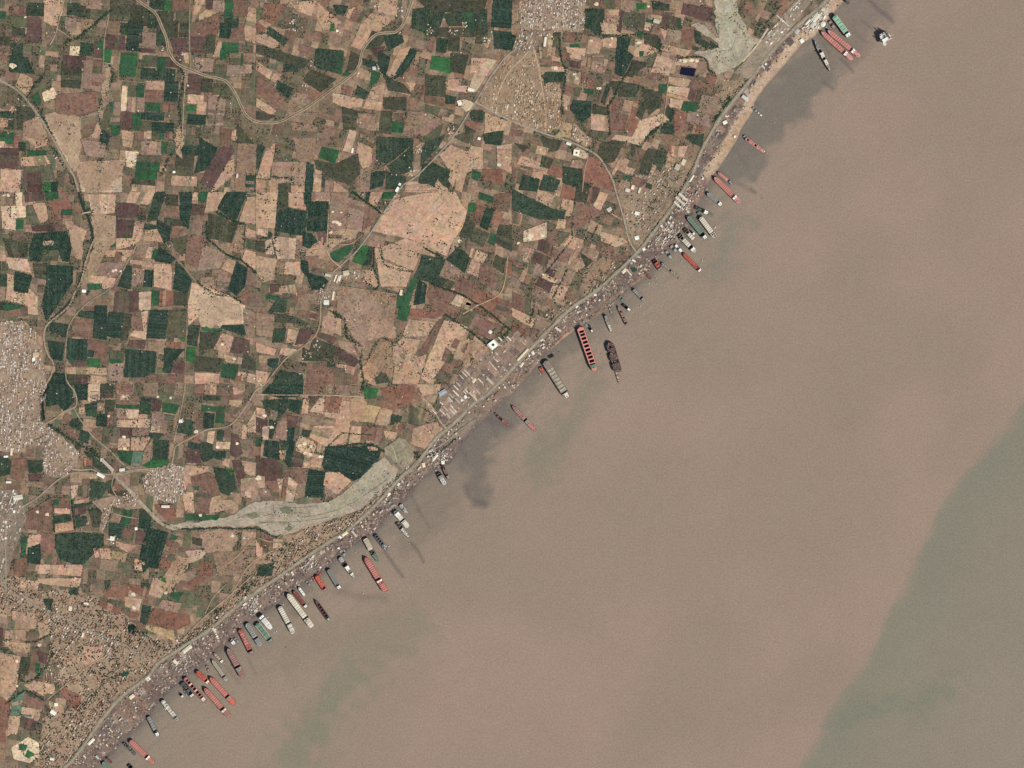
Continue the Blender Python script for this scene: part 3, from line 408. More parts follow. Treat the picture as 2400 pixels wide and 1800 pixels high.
((0, 900), '''D 40 0 62 0 64 16 56 24 50 18 40 20 38 10;D 64 0 76 0 75 14 66 14;P 76 0 86 0 86 14 76 16;K 78 6 85 13;S 87 0 98 8;M 88 9 98 12;K 88 12 98 14;B 100 0 114 10;B 100 10 120 18;T 104 9 112 14;G 122 12 131 12 130 26 120 26;
g 100 18 120 21;K 101 21 109 30;P 109 22 120 30;M 110 30 119 33;T 101 31 130 30 129 38 101 37;K 131 25 142 26 141 38 130 36;M 132 12 140 14 139 24 131 23;g 141 16 155 18 152 26 140 24;o 142 26 151 27 149 32 142 31;
P 130 36 138 42;M 104 38 114 38 113 47 104 46;K 114 38 130 38 129 45 114 45;T 113 46 130 46 124 58 113 58;P 102 47 112 57;g 101 58 116 58 116 66 113 71 103 64;t 115 58 124 58 121 71 113 71;K 124 58 131 48 132 52 130 68 122 70;
G 133 48 146 49 145 65 131 70;b 122 70 130 66 146 65 146 70 130 74;G 130 42 142 43 137 48 130 47;K 84 16 91 16 89 24 84 22;S 91 13 99 14 98 38 90 36;G 73 18 84 16 83 28 75 28;B 93 24 99 24 97 38 92 36;D 84 26 93 26 92 37 83 36;
B 56 24 64 28 56 36 52 34;B 52 38 66 40 64 48 52 42;G 62 30 72 30 70 40 60 36;T 68 20 73 26;G 70 40 78 42 76 52 68 48;B 80 38 90 38 88 50 80 46;o 90 38 96 38 94 52 88 52;G 154 30 166 32 166 44 152 42;
B 158 48 172 42 172 52 160 54;B 168 0 178 10;T 177 0 187 9;G 176 10 190 14;B 188 2 201 4 200 8 189 8;T 201 2 212 6 202 10;B 200 9 213 10 212 13 199 13;g 174 19 194 24;D 176 25 185 38;g 187 24 194 26 194 34 186 33;
T 198 14 210 14 206 20 198 18;K 206 24 221 6 221 14 210 30 200 28;P 213 36 221 22 221 42 214 42;P 180 41 186 41 184 52 178 50;P 187 50 199 50 198 57 186 56;G 174 50 184 52 184 64 176 68 172 60;
D 162 50 174 52 172 56 162 55;M 162 56 174 56 174 68 160 68;G 188 40 194 40 192 50 187 48;D 184 58 196 58 194 66 184 64;M 200 42 206 44 210 60 204 64 199 62;T 192 64 199 65 198 72 192 70;T 209 35 213 48;
T 160 70 181 71 178 76 164 82 160 92 157 86;B 164 80 182 76 188 84 190 96 182 98 178 92 168 92;T 157 93 167 94 168 112 160 110;B 170 93 182 94 180 112 170 110;T 183 98 190 96 192 100 200 100 206 106 182 112 180 108;
G 184 72 202 74 204 90 198 96 190 94 186 80;b 194 72 202 74 200 80;M 200 66 208 66 214 78 206 86;T 208 66 221 68 221 80 212 78;K 208 82 221 80 221 100 208 98;P 211 90 217 98;g 168 88 172 92;
g 160 113 190 113 188 118 160 118;R 134 104 150 104 152 116 144 118 134 108;o 64 90 77 86 76 98 66 97;P 61 88 68 87 66 96 62 100;B 44 98 60 98 60 108 46 106;g 46 100 51 105;T 64 101 76 98 77 102 64 105;
G 64 104 80 101 79 104 64 108;M 64 108 74 106 75 112 64 114;G 65 114 75 114 75 122 66 124;T 46 107 61 112;G 47 114 61 112 62 118 47 121;T 47 121 63 119 64 126 48 128;B 28 108 44 98 45 112 46 128 16 124 18 114;
Y 68 77 85 78 84 82 68 82;G 0 62 10 66 10 78 0 80;B 10 66 22 64 22 78 18 86 9 80;B 10 54 18 64;G 24 66 36 66 36 76 25 77;M 24 78 36 78 34 84 25 84;G 72 58 80 60 94 76 90 78 80 70;R 72 64 80 71;
S 92 84 100 82 96 92 110 92 106 100 94 94;R 98 86 106 88 102 94;G 78 84 96 86 88 98 78 98;o 98 106 108 108 106 114 98 112;g 108 106 116 108 110 124 104 120;B 115 108 120 110 118 124 112 122;
D 121 108 132 110 130 126 120 124;D 94 120 108 122 106 134 94 132;B 106 124 116 126 112 138 104 134;g 112 128 116 128 114 138;M 118 126 128 128 126 140 117 138;D 128 124 146 128 140 146 136 160 120 156 122 142;
S 76 108 98 104 92 124 80 124;g 18 132 24 132 22 148 18 150;T 24 130 36 130 34 138 24 142;B 36 128 46 130 47 144 38 150 36 140;D 24 142 35 138 35 156 24 154;G 47 130 72 128 90 130 90 140 78 150 70 158 52 152 48 142;
B 12 152 22 150 24 158 20 166 12 164;T 34 156 72 156 70 166 32 164;T 80 142 96 142 96 152 82 150;Y 96 144 110 146 108 154 96 150;T 100 136 118 140 110 146 100 140;T 116 150 126 154 124 162 116 160;
G 122 156 129 158 124 164;R 138 150 150 154 146 164 136 158;G 150 156 166 148 164 160 156 166 150 164;B 144 134 156 138 152 142 144 140;R 146 142 152 146;B 142 144 152 148 148 154 140 148;K 172 128 190 126 190 140 176 138;
S 166 132 176 134 174 140 166 138;g 148 130 154 132 151 136 147 134;K 194 126 206 124 205 138 196 138;K 209 126 221 140;P 160 144 180 143 176 150 166 154;R 172 154 184 166;s 184 146 221 142 221 166 188 166'''),
((600, 900), '''D 12 0 41 0 41 10 20 12 5 8;B 42 0 66 9;K 60 0 66 9;s 68 0 92 2 90 9 68 9;b 93 2 106 4 104 12 94 13;R 108 4 126 0 122 20 110 14;R 126 0 138 2 134 20 122 20;G 5 14 28 12 28 20 20 30 8 22;D 29 13 40 14 38 26 28 23;
T 41 12 46 14 45 26 39 26;M 47 11 55 12 54 18 47 17;T 55 12 60 12 58 26 46 24;R 60 11 75 12 72 25 58 24;T 58 24 72 25 70 30 58 28;T 74 14 84 16 82 34 78 52 60 54 66 40;Y 84 16 98 18 108 20 102 34 84 32;
T 108 20 118 22 114 36 103 35;T 0 20 8 22 6 40 0 38;M 8 22 14 22 12 32;K 13 22 19 24 17 32 11 30;M 27 26 36 28 34 38 27 36;K 18 32 27 32 26 50 17 46;G 12 30 18 32 14 48 11 46;D 27 37 34 38 32 50 27 52;
o 34 36 42 38 40 46 33 44;G 40 39 47 40 46 46 40 44;T 50 36 68 36 60 54 46 46;M 0 28 10 32 8 42 0 42;P 6 36 12 36 10 50 5 48;G 0 46 6 46 4 54 0 54;D 8 48 20 50 20 66 6 62;G 20 48 28 50 28 70 24 66;
T 20 57 26 57 25 66 20 64;D 28 48 34 50 30 72 26 70;P 38 44 50 50 52 54 48 64 35 58 34 52;M 32 58 42 60 40 72 30 71;T 42 62 48 64 46 73 40 72;T 48 60 58 62 56 73 47 72;T 53 51 60 54 58 60 52 58;
D 61 54 90 54 100 52 108 58 106 66 92 80 84 84 74 78 60 74 57 70;T 96 54 104 54 107 57 98 58;T 82 36 91 37 90 50 80 52;B 92 36 112 38 110 50 90 48;M 5 64 16 64 23 70 22 84 8 84 4 78;B 24 74 45 73 44 84 36 86 28 80;
D 46 73 60 76 58 86 58 98 42 98 44 84;T 60 76 72 76 83 84 70 96 58 88;K 59 88 68 94 60 100;T 0 80 8 80 8 90 2 90;T 18 82 24 82 22 92 18 92;B 24 80 28 80 26 98 22 98;P 28 80 36 86 32 102 25 102;
K 36 86 43 86 42 98 33 100;K 6 90 15 92 14 97 6 95;B 8 84 20 84 20 98 14 98;G 118 26 126 28 124 34 116 36;T 110 40 122 42 120 48 112 46;R 120 32 128 34 126 40 118 38;o 132 16 142 24 140 36 132 34;
T 136 38 158 32 162 38 146 56 134 52;s 142 20 156 28 152 34 140 30;K 140 8 144 10 166 34 160 38;T 138 0 160 0 158 8 144 10;T 164 10 180 18 184 20 166 34 156 26;T 0 134 6 142 5 152 0 148;B 4 128 14 126 15 138 5 142;
T 15 134 23 142;G 3 157 16 155 14 166 0 166;B 0 126 4 134 1 138;M 0 62 4 62 4 80 0 80'''),
((0, 1350), '''T 32 2 70 2 68 10 44 8 34 6;T 17 4 26 10;T 26 4 34 4 32 12 28 12;G 60 10 68 10 67 17 59 15;G 37 20 46 20 44 30 40 28;R 98 8 112 12 108 22 96 18 90 20 90 12;R 106 6 130 10 126 18 112 12;
G 122 6 130 7 128 12 122 10;G 90 4 96 4 92 14;R 86 20 106 28 102 34 86 26;o 96 20 108 23 106 27 97 24;T 108 18 123 20 120 30 108 26;T 132 2 140 2 146 8 138 20 128 16;B 126 18 136 20 134 26 124 24;
b 139 0 150 2 144 6 139 4;G 150 0 154 2 150 14 148 10;g 148 14 159 14 154 22 147 18;R 158 8 172 0 178 2 166 14;K 140 20 157 24 153 32 136 27;R 133 28 164 34 164 42 150 48 126 42;Y 126 42 138 44 150 47 152 57 126 46;
D 123 25 131 26 126 42 121 40;R 112 30 120 32 118 38 112 36;T 10 30 30 32 32 40 10 38;T 4 47 22 46 22 56 4 54;T 32 40 40 38 45 48 34 54;T 2 56 26 58 26 66 12 66;M 0 44 3 46 2 60 0 62;G 1 63 7 64 4 67;
T 0 66 20 70 16 86 14 98 6 108 0 100;T 20 94 29 92 28 100;S 18 70 26 70 24 86 16 84;B 27 64 32 66 30 84 25 84;M 32 64 41 68 40 76 34 74;g 31 75 35 76 33 85 30 84;T 28 90 38 92 38 104 28 98;T 38 92 48 94 48 102 38 102;
t 11 104 21 100 18 120 9 120;B 21 101 38 110 36 116 19 112;T 19 113 36 116 33 126 18 120;M 18 122 33 124 28 134 17 130;R 0 104 9 108 6 130 0 130;T 8 121 18 121 15 136 6 138;R 0 130 5 130 5 144 0 144;
t 18 119 28 120 27 122 18 121;W 24 139 34 144 34 156 26 162 12 158 10 148;b 16 145 24 146 22 151 16 150;b 24 150 30 154 24 158 21 155;R 55 96 70 104 69 118 64 115 52 100;T 72 60 89 62 88 70 78 78 66 72;
G 104 84 112 83 106 88;T 42 108 54 112 56 118 44 120;T 50 70 66 70 60 78''')]

def order4(P):
    cx = sum(p[0] for p in P) / len(P); cy = sum(p[1] for p in P) / len(P)
    return sorted(P, key=lambda p: math.atan2(p[1] - cy, p[0] - cx))
QUADS = []
FIELDS = []                                   # (letter, polygon in photo px)
for (tx, ty), s in TILES:
    for e in s.replace('\n', '').split(';'):
        e = e.split()
        if not e: continue
        v = [float(a) * TS for a in e[1:]]
        P = [(v[0], v[1]), (v[2], v[1]), (v[2], v[3]), (v[0], v[3])] if len(v) == 4 else list(zip(v[::2], v[1::2]))
        if len(P) == 4: P = order4(P)
        P = [(a + tx, b + ty) for a, b in P]
        if len(v) == 4:                       # the plots of this plain lean a few degrees
            cx = sum(p[0] for p in P) / 4; cy = sum(p[1] for p in P) / 4; t = 0.06
            P = [(cx + (a - cx) * math.cos(t) - (b - cy) * math.sin(t), cy + (a - cx) * math.sin(t) + (b - cy) * math.cos(t)) for a, b in P]
        # real boundaries are never ruled lines: break the long sides and nudge them
        Q = []
        for i, p in enumerate(P):
            q = P[(i + 1) % len(P)]; L = math.dist(p, q); n = max(1, int(L / 22))
            for k in range(n):
                t = k / n; Q.append((p[0] + (q[0] - p[0]) * t + R.uniform(-.9, .9), p[1] + (q[1] - p[1]) * t + R.uniform(-.9, .9)))
        FIELDS.append((e[0], Q)); QUADS.append(P)
n_drawn = len(FIELDS)

def area(P): return 0.5 * abs(sum(P[i][0] * P[(i + 1) % len(P)][1] - P[(i + 1) % len(P)][0] * P[i][1] for i in range(len(P))))
# strips of the plain that were not drawn one by one
def local_angle(x, y):
    if x < 620: return 0.09
    if x + y * .9 > 1650: return 0.42
    return 0.24
FILL = []
def split(P, depth):
    (a, b, c, d) = P; w = math.dist(a, b); h = math.dist(a, d)
    if depth <= 0 or max(w, h) < 26: FILL.append(P); return
    t = R.uniform(.35, .65)
    if w > h * R.uniform(.6, 1.3):
        m = (a[0] + (b[0] - a[0]) * t, a[1] + (b[1] - a[1]) * t); n = (d[0] + (c[0] - d[0]) * t, d[1] + (c[1] - d[1]) * t)
        split((a, m, n, d), depth - 1); split((m, b, c, n), depth - 1)
    else:
        m = (a[0] + (d[0] - a[0]) * t, a[1] + (d[1] - a[1]) * t); n = (b[0] + (c[0] - b[0]) * t, b[1] + (c[1] - b[1]) * t)
        split((a, b, n, m), depth - 1); split((m, n, c, d), depth - 1)
for by in range(-160, 1800, 88):
    for bx in range(-160, 2100, 88):
        t = local_angle(bx, by); cx, cy = bx + 44, by + 44; P = []
        for dx, dy in ((-43, -43), (43, -43), (43, 43), (-43, 43)):
            P.append((cx + dx * math.cos(t) - dy * math.sin(t), cy + dx * math.sin(t) + dy * math.cos(t)))
        split(P, 4)
fillers = []
for P in FILL:
    xs = np.array([p[0] for p in P]); ys = np.array([p[1] for p in P])
    if not inside(xs, ys, INLAND_POLY).all() or dist_line(xs, ys, HIGHWAY).min() < 5: continue
    cx = sum(xs) / 4; P = [(a + R.uniform(-1, 1), b + R.uniform(-1, 1)) for a, b in P]
    mix = 'TBKKoosSSgSGM' if cx < 700 else ('TTBBKKoosSSSGR' if cx < 1250 else 'TTBBKosSSSGR')
    fillers.append((R.choice(mix), P))

def jitter_col(c, a=.07):
    k = 1 + R.uniform(-a, a); return np.asarray(c) * k * np.array([1 + R.uniform(-.03, .03), 1, 1 + R.uniform(-.03, .03)])
ROWAMP = {'D': .25, 'G': .12, 'M': .08, 'B': .07, 'R': .06, 'T': .02, 'K': .04, 'g': .06, 'o': .08}
def field_geo(letter, P, z):
    V = np.array([(X(a), Y(b), z) for a, b in P])
    c = jitter_col(C(PAL[letter]), .13 if letter in 'TKBMRo' else .09)
    if z < 3.5: c = c * .55 + C(140, 120, 99) * .45
    e = max(range(len(P)), key=lambda i: math.dist(P[i], P[(i + 1) % len(P)])); a, b = V[e], V[(e + 1) % len(P)]
    u = np.array([-(b - a)[1], (b - a)[0]]); u = u / (np.linalg.norm(u) + 1e-9)
    sp = R.choice((11.0, 16.0, 24.0)); rows = [((v[:2] @ u) * 2 * math.pi / sp, 0, ROWAMP.get(letter, .03)) for v in V]
    # field colour drifts a little from one end to the other
    g = R.uniform(-.16, .16); L = np.array([v[:2] @ u for v in V]); t = (L - L.mean()) / (np.ptp(L) + 1)
    Cc = [c * (1 + g * k) for k in t]
    return V, Cc, rows
def poly_obj(name, V, Cc, rows, mat, parent):
    me = bpy.data.meshes.new(name); me.from_pydata([tuple(v) for v in V], [], [tuple(range(len(V)))]); me.update()
    if me.polygons[0].normal.z < 0: me.flip_normals()
    a = me.attributes.new('Col', 'FLOAT_COLOR', 'POINT'); a.data.foreach_set('color', np.array([(*c, 1.0) for c in Cc], dtype=np.float32).ravel())
    if rows is not None:
        a = me.attributes.new('rows', 'FLOAT_VECTOR', 'POINT'); a.data.foreach_set('vector', np.array(rows, dtype=np.float32).ravel())
    me.materials.append(mat); return link(bpy.data.objects.new(name, me), parent)
ranked = sorted(range(n_drawn), key=lambda i: -area(FIELDS[i][1]))
single = set(ranked[:298])
rest_v, rest_f, rest_c, rest_r = [], [], [], []
def add_rest(V, Cc, rows):
    n = len(rest_v); rest_v.extend(V); rest_c.extend(Cc); rest_r.extend(rows); rest_f.append(tuple(range(n, n + len(V))))
for i, (L, P) in enumerate(fillers):
    add_rest(*field_geo(L, P, 3.10 + (i % 89) * .0045))
for i, (L, P) in enumerate(FIELDS):
    g = field_geo(L, P, 3.75 + (i % 135) * .01)
    if i in single: poly_obj('field', *g, M_FIELD, ground)
    else: add_rest(*g)

for i, (L, P) in enumerate(FIELDS):            # strips of a plot under another crop or newly ploughed
    q = QUADS[i]; A = area(q)
    if len(q) != 4 or A < 260 or L == 'W' or R.random() > .62: continue
    a, b, c, d = q
    if math.dist(a, b) < math.dist(b, c): a, b, c, d = b, c, d, a
    for _ in range(R.choice((1, 1, 2, 3))):
        t0 = R.uniform(0, .8); t1 = min(1, t0 + R.uniform(.08, .35)); f = lambda p, r, t: (p[0] + (r[0] - p[0]) * t, p[1] + (r[1] - p[1]) * t)
        s = [f(a, b, t0), f(a, b, t1), f(d, c, t1), f(d, c, t0)]; L2 = R.choice({'D': 'GSD', 'G': 'SgD', 'T': 'KTBPg', 'K': 'TBKog', 'B': 'MKBog', 'M': 'BMo', 'R': 'BRT', 'g': 'gbG', 'b': 'gb', 'o': 'SoKg', 'S': 'oSG', 's': 'KsS', 'P': 'TPK'}.get(L, 'TK'))
        nz = globals().get('nz', 0) + 1; V, Cc, rows = field_geo(L2, s, 5.13 + (nz % 17) * .01); base = C(PAL[L]); Cc = [x * .55 + base * .45 for x in Cc]; add_rest(V, Cc, rows)
SPOTS = '780 497 4.5;800 498 4;782 520 5;790 521 7;797 526 6;776 545 5;265 635 5;272 633 5;283 636 4;19 458 5;9 458 5;1434 90 4;1430 105 4;1240 130 8;1593 142 6;1605 143 7;1620 142 7;1634 144 6;1352 182 7;1303 160 6;1346 175 5;1244 555 9;1272 552 5;1230 560 5;291 1024 6;292 1050 6;703 1045 6;728 1047 6;716 1062 7;728 1065 6;752 1070 7;714 1040 6;520 807 5;549 841 5;606 1122 9;680 1158 5;388 1390 6;313 1394 7;314 1425 7;175 1356 5;88 1200 5;110 1206 7;40 1550 5;93 1511 6;40 1608 4;1404 207 6;1386 95 4;1398 10 6;1327 450 0;1498 100 7;1215 570 5;1230 210 14;262 1263 5;650 1030 0;470 1208 5;545 1257 5;1520 15 4;289 930 5;370 930 4;400 932 5;255 975 4;620 975 6;636 1002 6;460 1012 6;555 1040 5;510 1048 6;940 690 5;1077 565 6;60 40 4;30 155 10;1170 385 6'
for e in SPOTS.split(';'):
    x, y, r = map(float, e.split())
    if r < 1: continue
    P = [(x + math.cos(a) * r * R.uniform(.5, 1.1), y + math.sin(a) * r * R.uniform(.4, .9)) for a in [i * .785 for i in range(8)]]
    V = [(X(a), Y(b), 5.385) for a, b in P]; add_rest(V, [C(238, 214, 186)] * 8, [(0, 0, 0)] * 8)
pale = [P for L, P in FIELDS if L in 'TPKW']
for _ in range(420):
    P = R.choice(pale); a, b, c = R.sample(P, 3) if len(P) > 3 else P[:3]; u, v = R.random(), R.random()
    if u + v > 1: u, v = 1 - u, 1 - v
    x = a[0] + (b[0] - a[0]) * u + (c[0] - a[0]) * v; y = a[1] + (b[1] - a[1]) * u + (c[1] - a[1]) * v; r = R.choice((1.0, 1.3, 1.8, 2.6))
    k = C(R.choice(((226, 198, 168), (212, 182, 152), (236, 212, 184))))
    V = [(X(x + math.cos(i * 1.05) * r * R.uniform(.6, 1)), Y(y + math.sin(i * 1.05) * r * R.uniform(.6, 1)), 5.388 + (_ % 9) * .003) for i in range(6)]; add_rest(V, [k] * 6, [(0, 0, 0)] * 6)
me = bpy.data.meshes.new('small_fields'); me.from_pydata([tuple(v) for v in rest_v], [], rest_f); me.update()
fl = [p.index for p in me.polygons if p.normal.z < 0]
if fl:
    for k in fl: me.polygons[k].flip()
a = me.attributes.new('Col', 'FLOAT_COLOR', 'POINT'); a.data.foreach_set('color', np.array([(*c, 1.0) for c in rest_c], dtype=np.float32).ravel())
a = me.attributes.new('rows', 'FLOAT_VECTOR', 'POINT'); a.data.foreach_set('vector', np.array(rest_r, dtype=np.float32).ravel())
me.materials.append(M_FIELD); tag(link(bpy.data.objects.new('small_fields', me), ground), kind='stuff')

PZ = 0
def patch(name, poly, c, z=5.4, mat=None, c2=None, step=5.0, wob=1.0):
    """ground patch with an uneven edge, as a fine sheet coloured by drifting sediment"""
    global PZ; PZ += 1; z = z + PZ * .0035
    Q = []
    for i, p in enumerate(poly):
        q = poly[(i + 1) % len(poly)]; n = max(1, int(math.dist(p, q) / 7))
        for k in range(n):
            t = k / n; Q.append((p[0] + (q[0] - p[0]) * t + R.uniform(-wob, wob), p[1] + (q[1] - p[1]) * t + R.uniform(-wob, wob)))
    V = [(X(a), Y(b), z) for a, b in Q]; base = C(c); o2 = C(c2) if c2 else base
    cs = []
    for a, b in Q:
        t = float(vnoise(np.array([a]), np.array([b]), 30, 12)[0]); cs.append(base * (1 - t) + o2 * t)
    return tag(poly_obj(name, V, cs, None, mat or M_GROUND, None), kind='structure')

for s, c, c2 in (('102 268 118 262 150 268 188 274 190 330 184 368 190 396 172 402 158 372 138 338 118 300', (192, 164, 138), (168, 140, 116)), ('178 386 210 376 250 380 290 378 288 410 262 430 250 448 200 452 186 420', (188, 158, 132), (162, 134, 112)),
                 ('212 510 240 502 268 506 272 560 250 590 222 640 206 650 204 622 220 580 218 540', (184, 156, 130), (156, 130, 108)), ('150 520 170 518 190 560 196 600 178 610 168 566', (182, 150, 126), (156, 128, 108)), ('60 282 90 292 112 318 96 330 60 318', (180, 146, 122), (150, 124, 104)),
                 ('412 305 424 290 430 330 424 370 414 360 408 330', (200, 166, 138), (180, 146, 122)), ('786 695 830 688 870 700 900 720 880 760 860 800 846 830 830 800 812 760 800 730', (176, 146, 124), (150, 124, 108)), ('860 740 900 750 930 770 926 792 888 790 862 800', (184, 150, 126), (160, 130, 110)),
                 ('462 700 520 696 566 720 568 752 530 748 500 768 470 766', (196, 168, 142), (172, 146, 122)), ('820 935 852 930 862 950 840 990 822 984', (190, 152, 122), (168, 136, 108)), ('852 845 880 850 886 880 866 900 852 880', (192, 152, 120), (166, 132, 106)),
                 ('1025 420 1046 440 1060 470 1052 490 1034 466 1020 440', (196, 162, 134), (176, 144, 118)), ('1058 372 1096 352 1110 360 1080 390 1062 440 1052 424', (200, 166, 138), (182, 148, 122)), ('250 150 262 160 258 196 244 240 238 282 230 276 236 230', (182, 154, 130), (160, 134, 112)),
                 ('380 1350 420 1300 450 1310 430 1350 400 1380', (190, 156, 128), (168, 136, 112)), ('470 1250 520 1240 560 1260 540 1290 480 1296', (176, 146, 122), (152, 124, 104)), ('560 270 620 296 650 330 630 350 590 330 564 300', (132, 116, 94), (112, 100, 82))):
    patch('eroded_ground', pairs(s), c, 5.30, c2=c2, wob=3.4)
RIVER = pairs('399 1228 450 1224 500 1220 545 1208 575 1188 600 1176 640 1172 700 1180 745 1178 779 1174 805 1155 830 1133 862 1102 898 1071 934 1103 923 1125 900 1148 871 1177 850 1190 828 1201 790 1212 752 1225 715 1238 681 1250 640 1256 620 1240 600 1232 560 1236 520 1232 480 1236 440 1238 400 1242')
patch('river_bed', RIVER, (184, 168, 148), 5.5, c2=(164, 150, 132), wob=2.6)
patch('river_sand_bar', pairs('782 1178 805 1160 838 1138 868 1122 872 1132 850 1148 822 1165 795 1184'), (186, 166, 134), 5.62, c2=(172, 156, 130))
patch('river_bed', pairs('740 1190 800 1160 880 1100 900 1095 905 1110 870 1145 820 1180 760 1205'), (164, 154, 132), 5.62, c2=(174, 162, 140))
patch('reservoir_mud', pairs('901 1050 923 1036 935 1025 950 1030 962 1044 969 1056 969 1076 958 1090 944 1101 922 1085 904 1066'), (162, 148, 126), 5.5, c2=(150, 138, 116))
patch('sandy_track', pairs('904 1070 908 1066 944 1100 940 1106'), (124, 116, 104), 5.7, wob=.2)
patch('salt_flat', pairs('1677 -30 1726 -30 1727 5 1731 32 1746 60 1757 86 1769 89 1782 92 1762 118 1745 140 1732 152 1710 163 1693 172 1677 171 1668 164 1661 150 1661 141 1640 132 1623 123 1650 117 1688 114 1685 103 1662 88 1640 74 1620 60 1628 51 1650 62 1682 89 1676 40'),
      (186, 172, 150), 5.5, c2=(168, 156, 136), wob=3)
patch('salt_flat', pairs('1697 5 1712 0 1716 60 1722 110 1705 112 1698 60'), (182, 174, 152), 5.64, c2=(166, 160, 138))
patch('salt_flat', pairs('1725 120 1745 110 1752 128 1735 146 1715 150 1700 140'), (172, 162, 140), 5.62, c2=(158, 150, 126))
patch('dirt_lot', pairs('1072 240 1090 232 1105 238 1112 242 1104 256 1092 262 1080 250'), (206, 184, 154), 5.5)
patch('dirt_lot', pairs('1343 350 1352 344 1380 360 1378 372 1360 368'), (196, 172, 144), 5.5)
patch('village_ground', pairs('1185 150 1215 120 1255 115 1262 160 1275 195 1312 195 1314 240 1312 300 1282 312 1240 300 1200 285 1150 262 1122 236 1140 195 1165 170'), (176, 149, 124), 5.45, c2=(142, 119, 100), wob=3)
patch('village_ground', pairs('1137 265 1190 285 1180 305 1135 312'), (190, 158, 128), 5.45)
patch('village_ground', pairs('1217 28 1225 6 1290 -20 1375 -20 1368 70 1340 74 1290 68 1222 72'), (176, 152, 130), 5.45, c2=(150, 128, 110), wob=2)
patch('village_ground', pairs('1212 72 1300 72 1260 112 1215 130 1200 120'), (158, 134, 112), 5.46, c2=(120, 104, 88))
patch('village_ground', pairs('1345 288 1388 330 1375 345 1338 326'), (170, 142, 116), 5.45)
TOWNW = pairs('-60 755 60 752 92 790 104 870 110 895 92 985 125 1008 150 1030 188 1062 182 1085 150 1118 102 1112 100 1045 60 1040 60 1060 0 1058 -60 1058')
patch('town_ground', TOWNW, (178, 152, 130), 5.45, c2=(148, 126, 108), wob=4)
TOWN2 = pairs('350 1102 405 1086 430 1096 432 1150 420 1178 380 1175 340 1152 332 1122')
patch('town_ground', TOWN2, (170, 148, 128), 5.45, c2=(146, 126, 110), wob=3)
patch('town_ground', pairs('-60 1148 40 1148 56 1185 62 1215 30 1300 14 1360 -60 1380'), (148, 132, 116), 5.45, c2=(128, 114, 100))
patch('village_ground', pairs('272 1160 325 1168 332 1190 300 1195 262 1185 255 1215 240 1250 232 1245 240 1200 215 1175'), (160, 136, 116), 5.45)
patch('village_ground', pairs('752 640 860 630 850 652 800 652 785 700 765 716 745 702 770 660'), (150, 130, 110), 5.45)
SETTLE = pairs('-60 1350 60 1352 92 1384 165 1380 230 1402 290 1440 330 1480 400 1508 478 1462 556 1392 610 1330 640 1288 720 1238 828 1207 935 1112 942 1117 833 1226 727 1297 654 1349 600 1386 488 1476 370 1554 287 1630 190 1755 150 1800 100 1860 60 1860 92 1740 102 1680 180 1650 145 1610 140 1575 116 1535 118 1475 60 1440 20 1440 -60 1440')
patch('settlement_ground', SETTLE, (178, 150, 126), 3.52, c2=(150, 126, 106), wob=3.4)
patch('yard_ground', pairs('1098 882 1130 842 1165 800 1200 790 1245 790 1250 806 1198 866 1142 923 1061 992 1040 975 1056 935 1030 948 1028 922 1070 905'), (156, 134, 117), 5.42, c2=(134, 114, 102), wob=2)
patch('yard_ground', pairs('1440 447 1480 418 1530 392 1560 376 1612 396 1600 420 1560 484 1520 556 1494 586 1474 545 1458 480'), (166, 142, 120), 3.52, c2=(134, 118, 98), wob=3)
patch('yard_ground', pairs('1780 100 1840 30 1880 -20 1920 -20 1840 82 1800 130 1755 185 1720 170 1745 145'), (142, 126, 110), 5.45, c2=(166, 150, 130))
patch('yard_ground', pairs('1640 130 1700 185 1755 190 1690 275 1660 250 1700 200'), (160, 136, 110), 3.5, c2=(150, 130, 110))

def ribbon(P, w, z, c, name, mat=None, parent=None, wob=.25):
    pts = []
    for i in range(len(P) - 1):
        p0 = P[max(i - 1, 0)]; p1 = P[i]; p2 = P[i + 1]; p3 = P[min(i + 2, len(P) - 1)]; n = max(2, int(math.dist(p1, p2) / 8))
        for k in range(n):
            t = k / n
            pts.append(tuple(.5 * (2 * p1[j] + (p2[j] - p0[j]) * t + (2 * p0[j] - 5 * p1[j] + 4 * p2[j] - p3[j]) * t * t + (3 * p1[j] - p0[j] - 3 * p2[j] + p3[j]) * t ** 3) for j in (0, 1)))
    pts.append(P[-1]); V = []; F = []; Cc = []; base = C(c)
    for i, p in enumerate(pts):
        a = pts[max(i - 1, 0)]; b = pts[min(i + 1, len(pts) - 1)]; d = (b[0] - a[0], b[1] - a[1]); L = math.hypot(*d) + 1e-9
        nx, ny = -d[1] / L, d[0] / L; hw_ = w / 2 + R.uniform(-wob, wob)
        for s in (-1, 1): V.append((X(p[0] + nx * s * hw_), Y(p[1] + ny * s * hw_), z)); Cc.append(base * R.uniform(.93, 1.07))
        if i: F.append((2 * i - 2, 2 * i, 2 * i + 1, 2 * i - 1))
    o = big_mesh(name, V, F, np.array(Cc), mat or M_ROAD, parent=parent)
    if o.data.polygons[0].normal.z < 0: o.data.flip_normals()
    return o
def road(name, s, w, c=(172, 152, 128), z=5.8, wob=.25):
    global PZ; PZ += 1; z = z + PZ * .0035
    P = pairs(s) if isinstance(s, str) else s
    return tag(ribbon(P, w, z, c, name, wob=wob), kind='structure')
road('road_verge', HIGHWAY[1:-1], 9.5, (150, 134, 114), 5.75, 1.4)
road('coast_road', HIGHWAY[1:-1], 4.4, (164, 154, 136), 6.3, .4)
CANAL = '310 -30 323 0 363 30 378 60 390 90 396 122 415 149 445 163 485 178 529 190 553 222 566 250 578 271 600 285 630 288 657 285 690 268 725 249 775 212 825 176 838 160 844 146 847 128 852 114 866 95 882 81 903 77 925 76 940 64 950 46 960 20 966 0 972 -40'
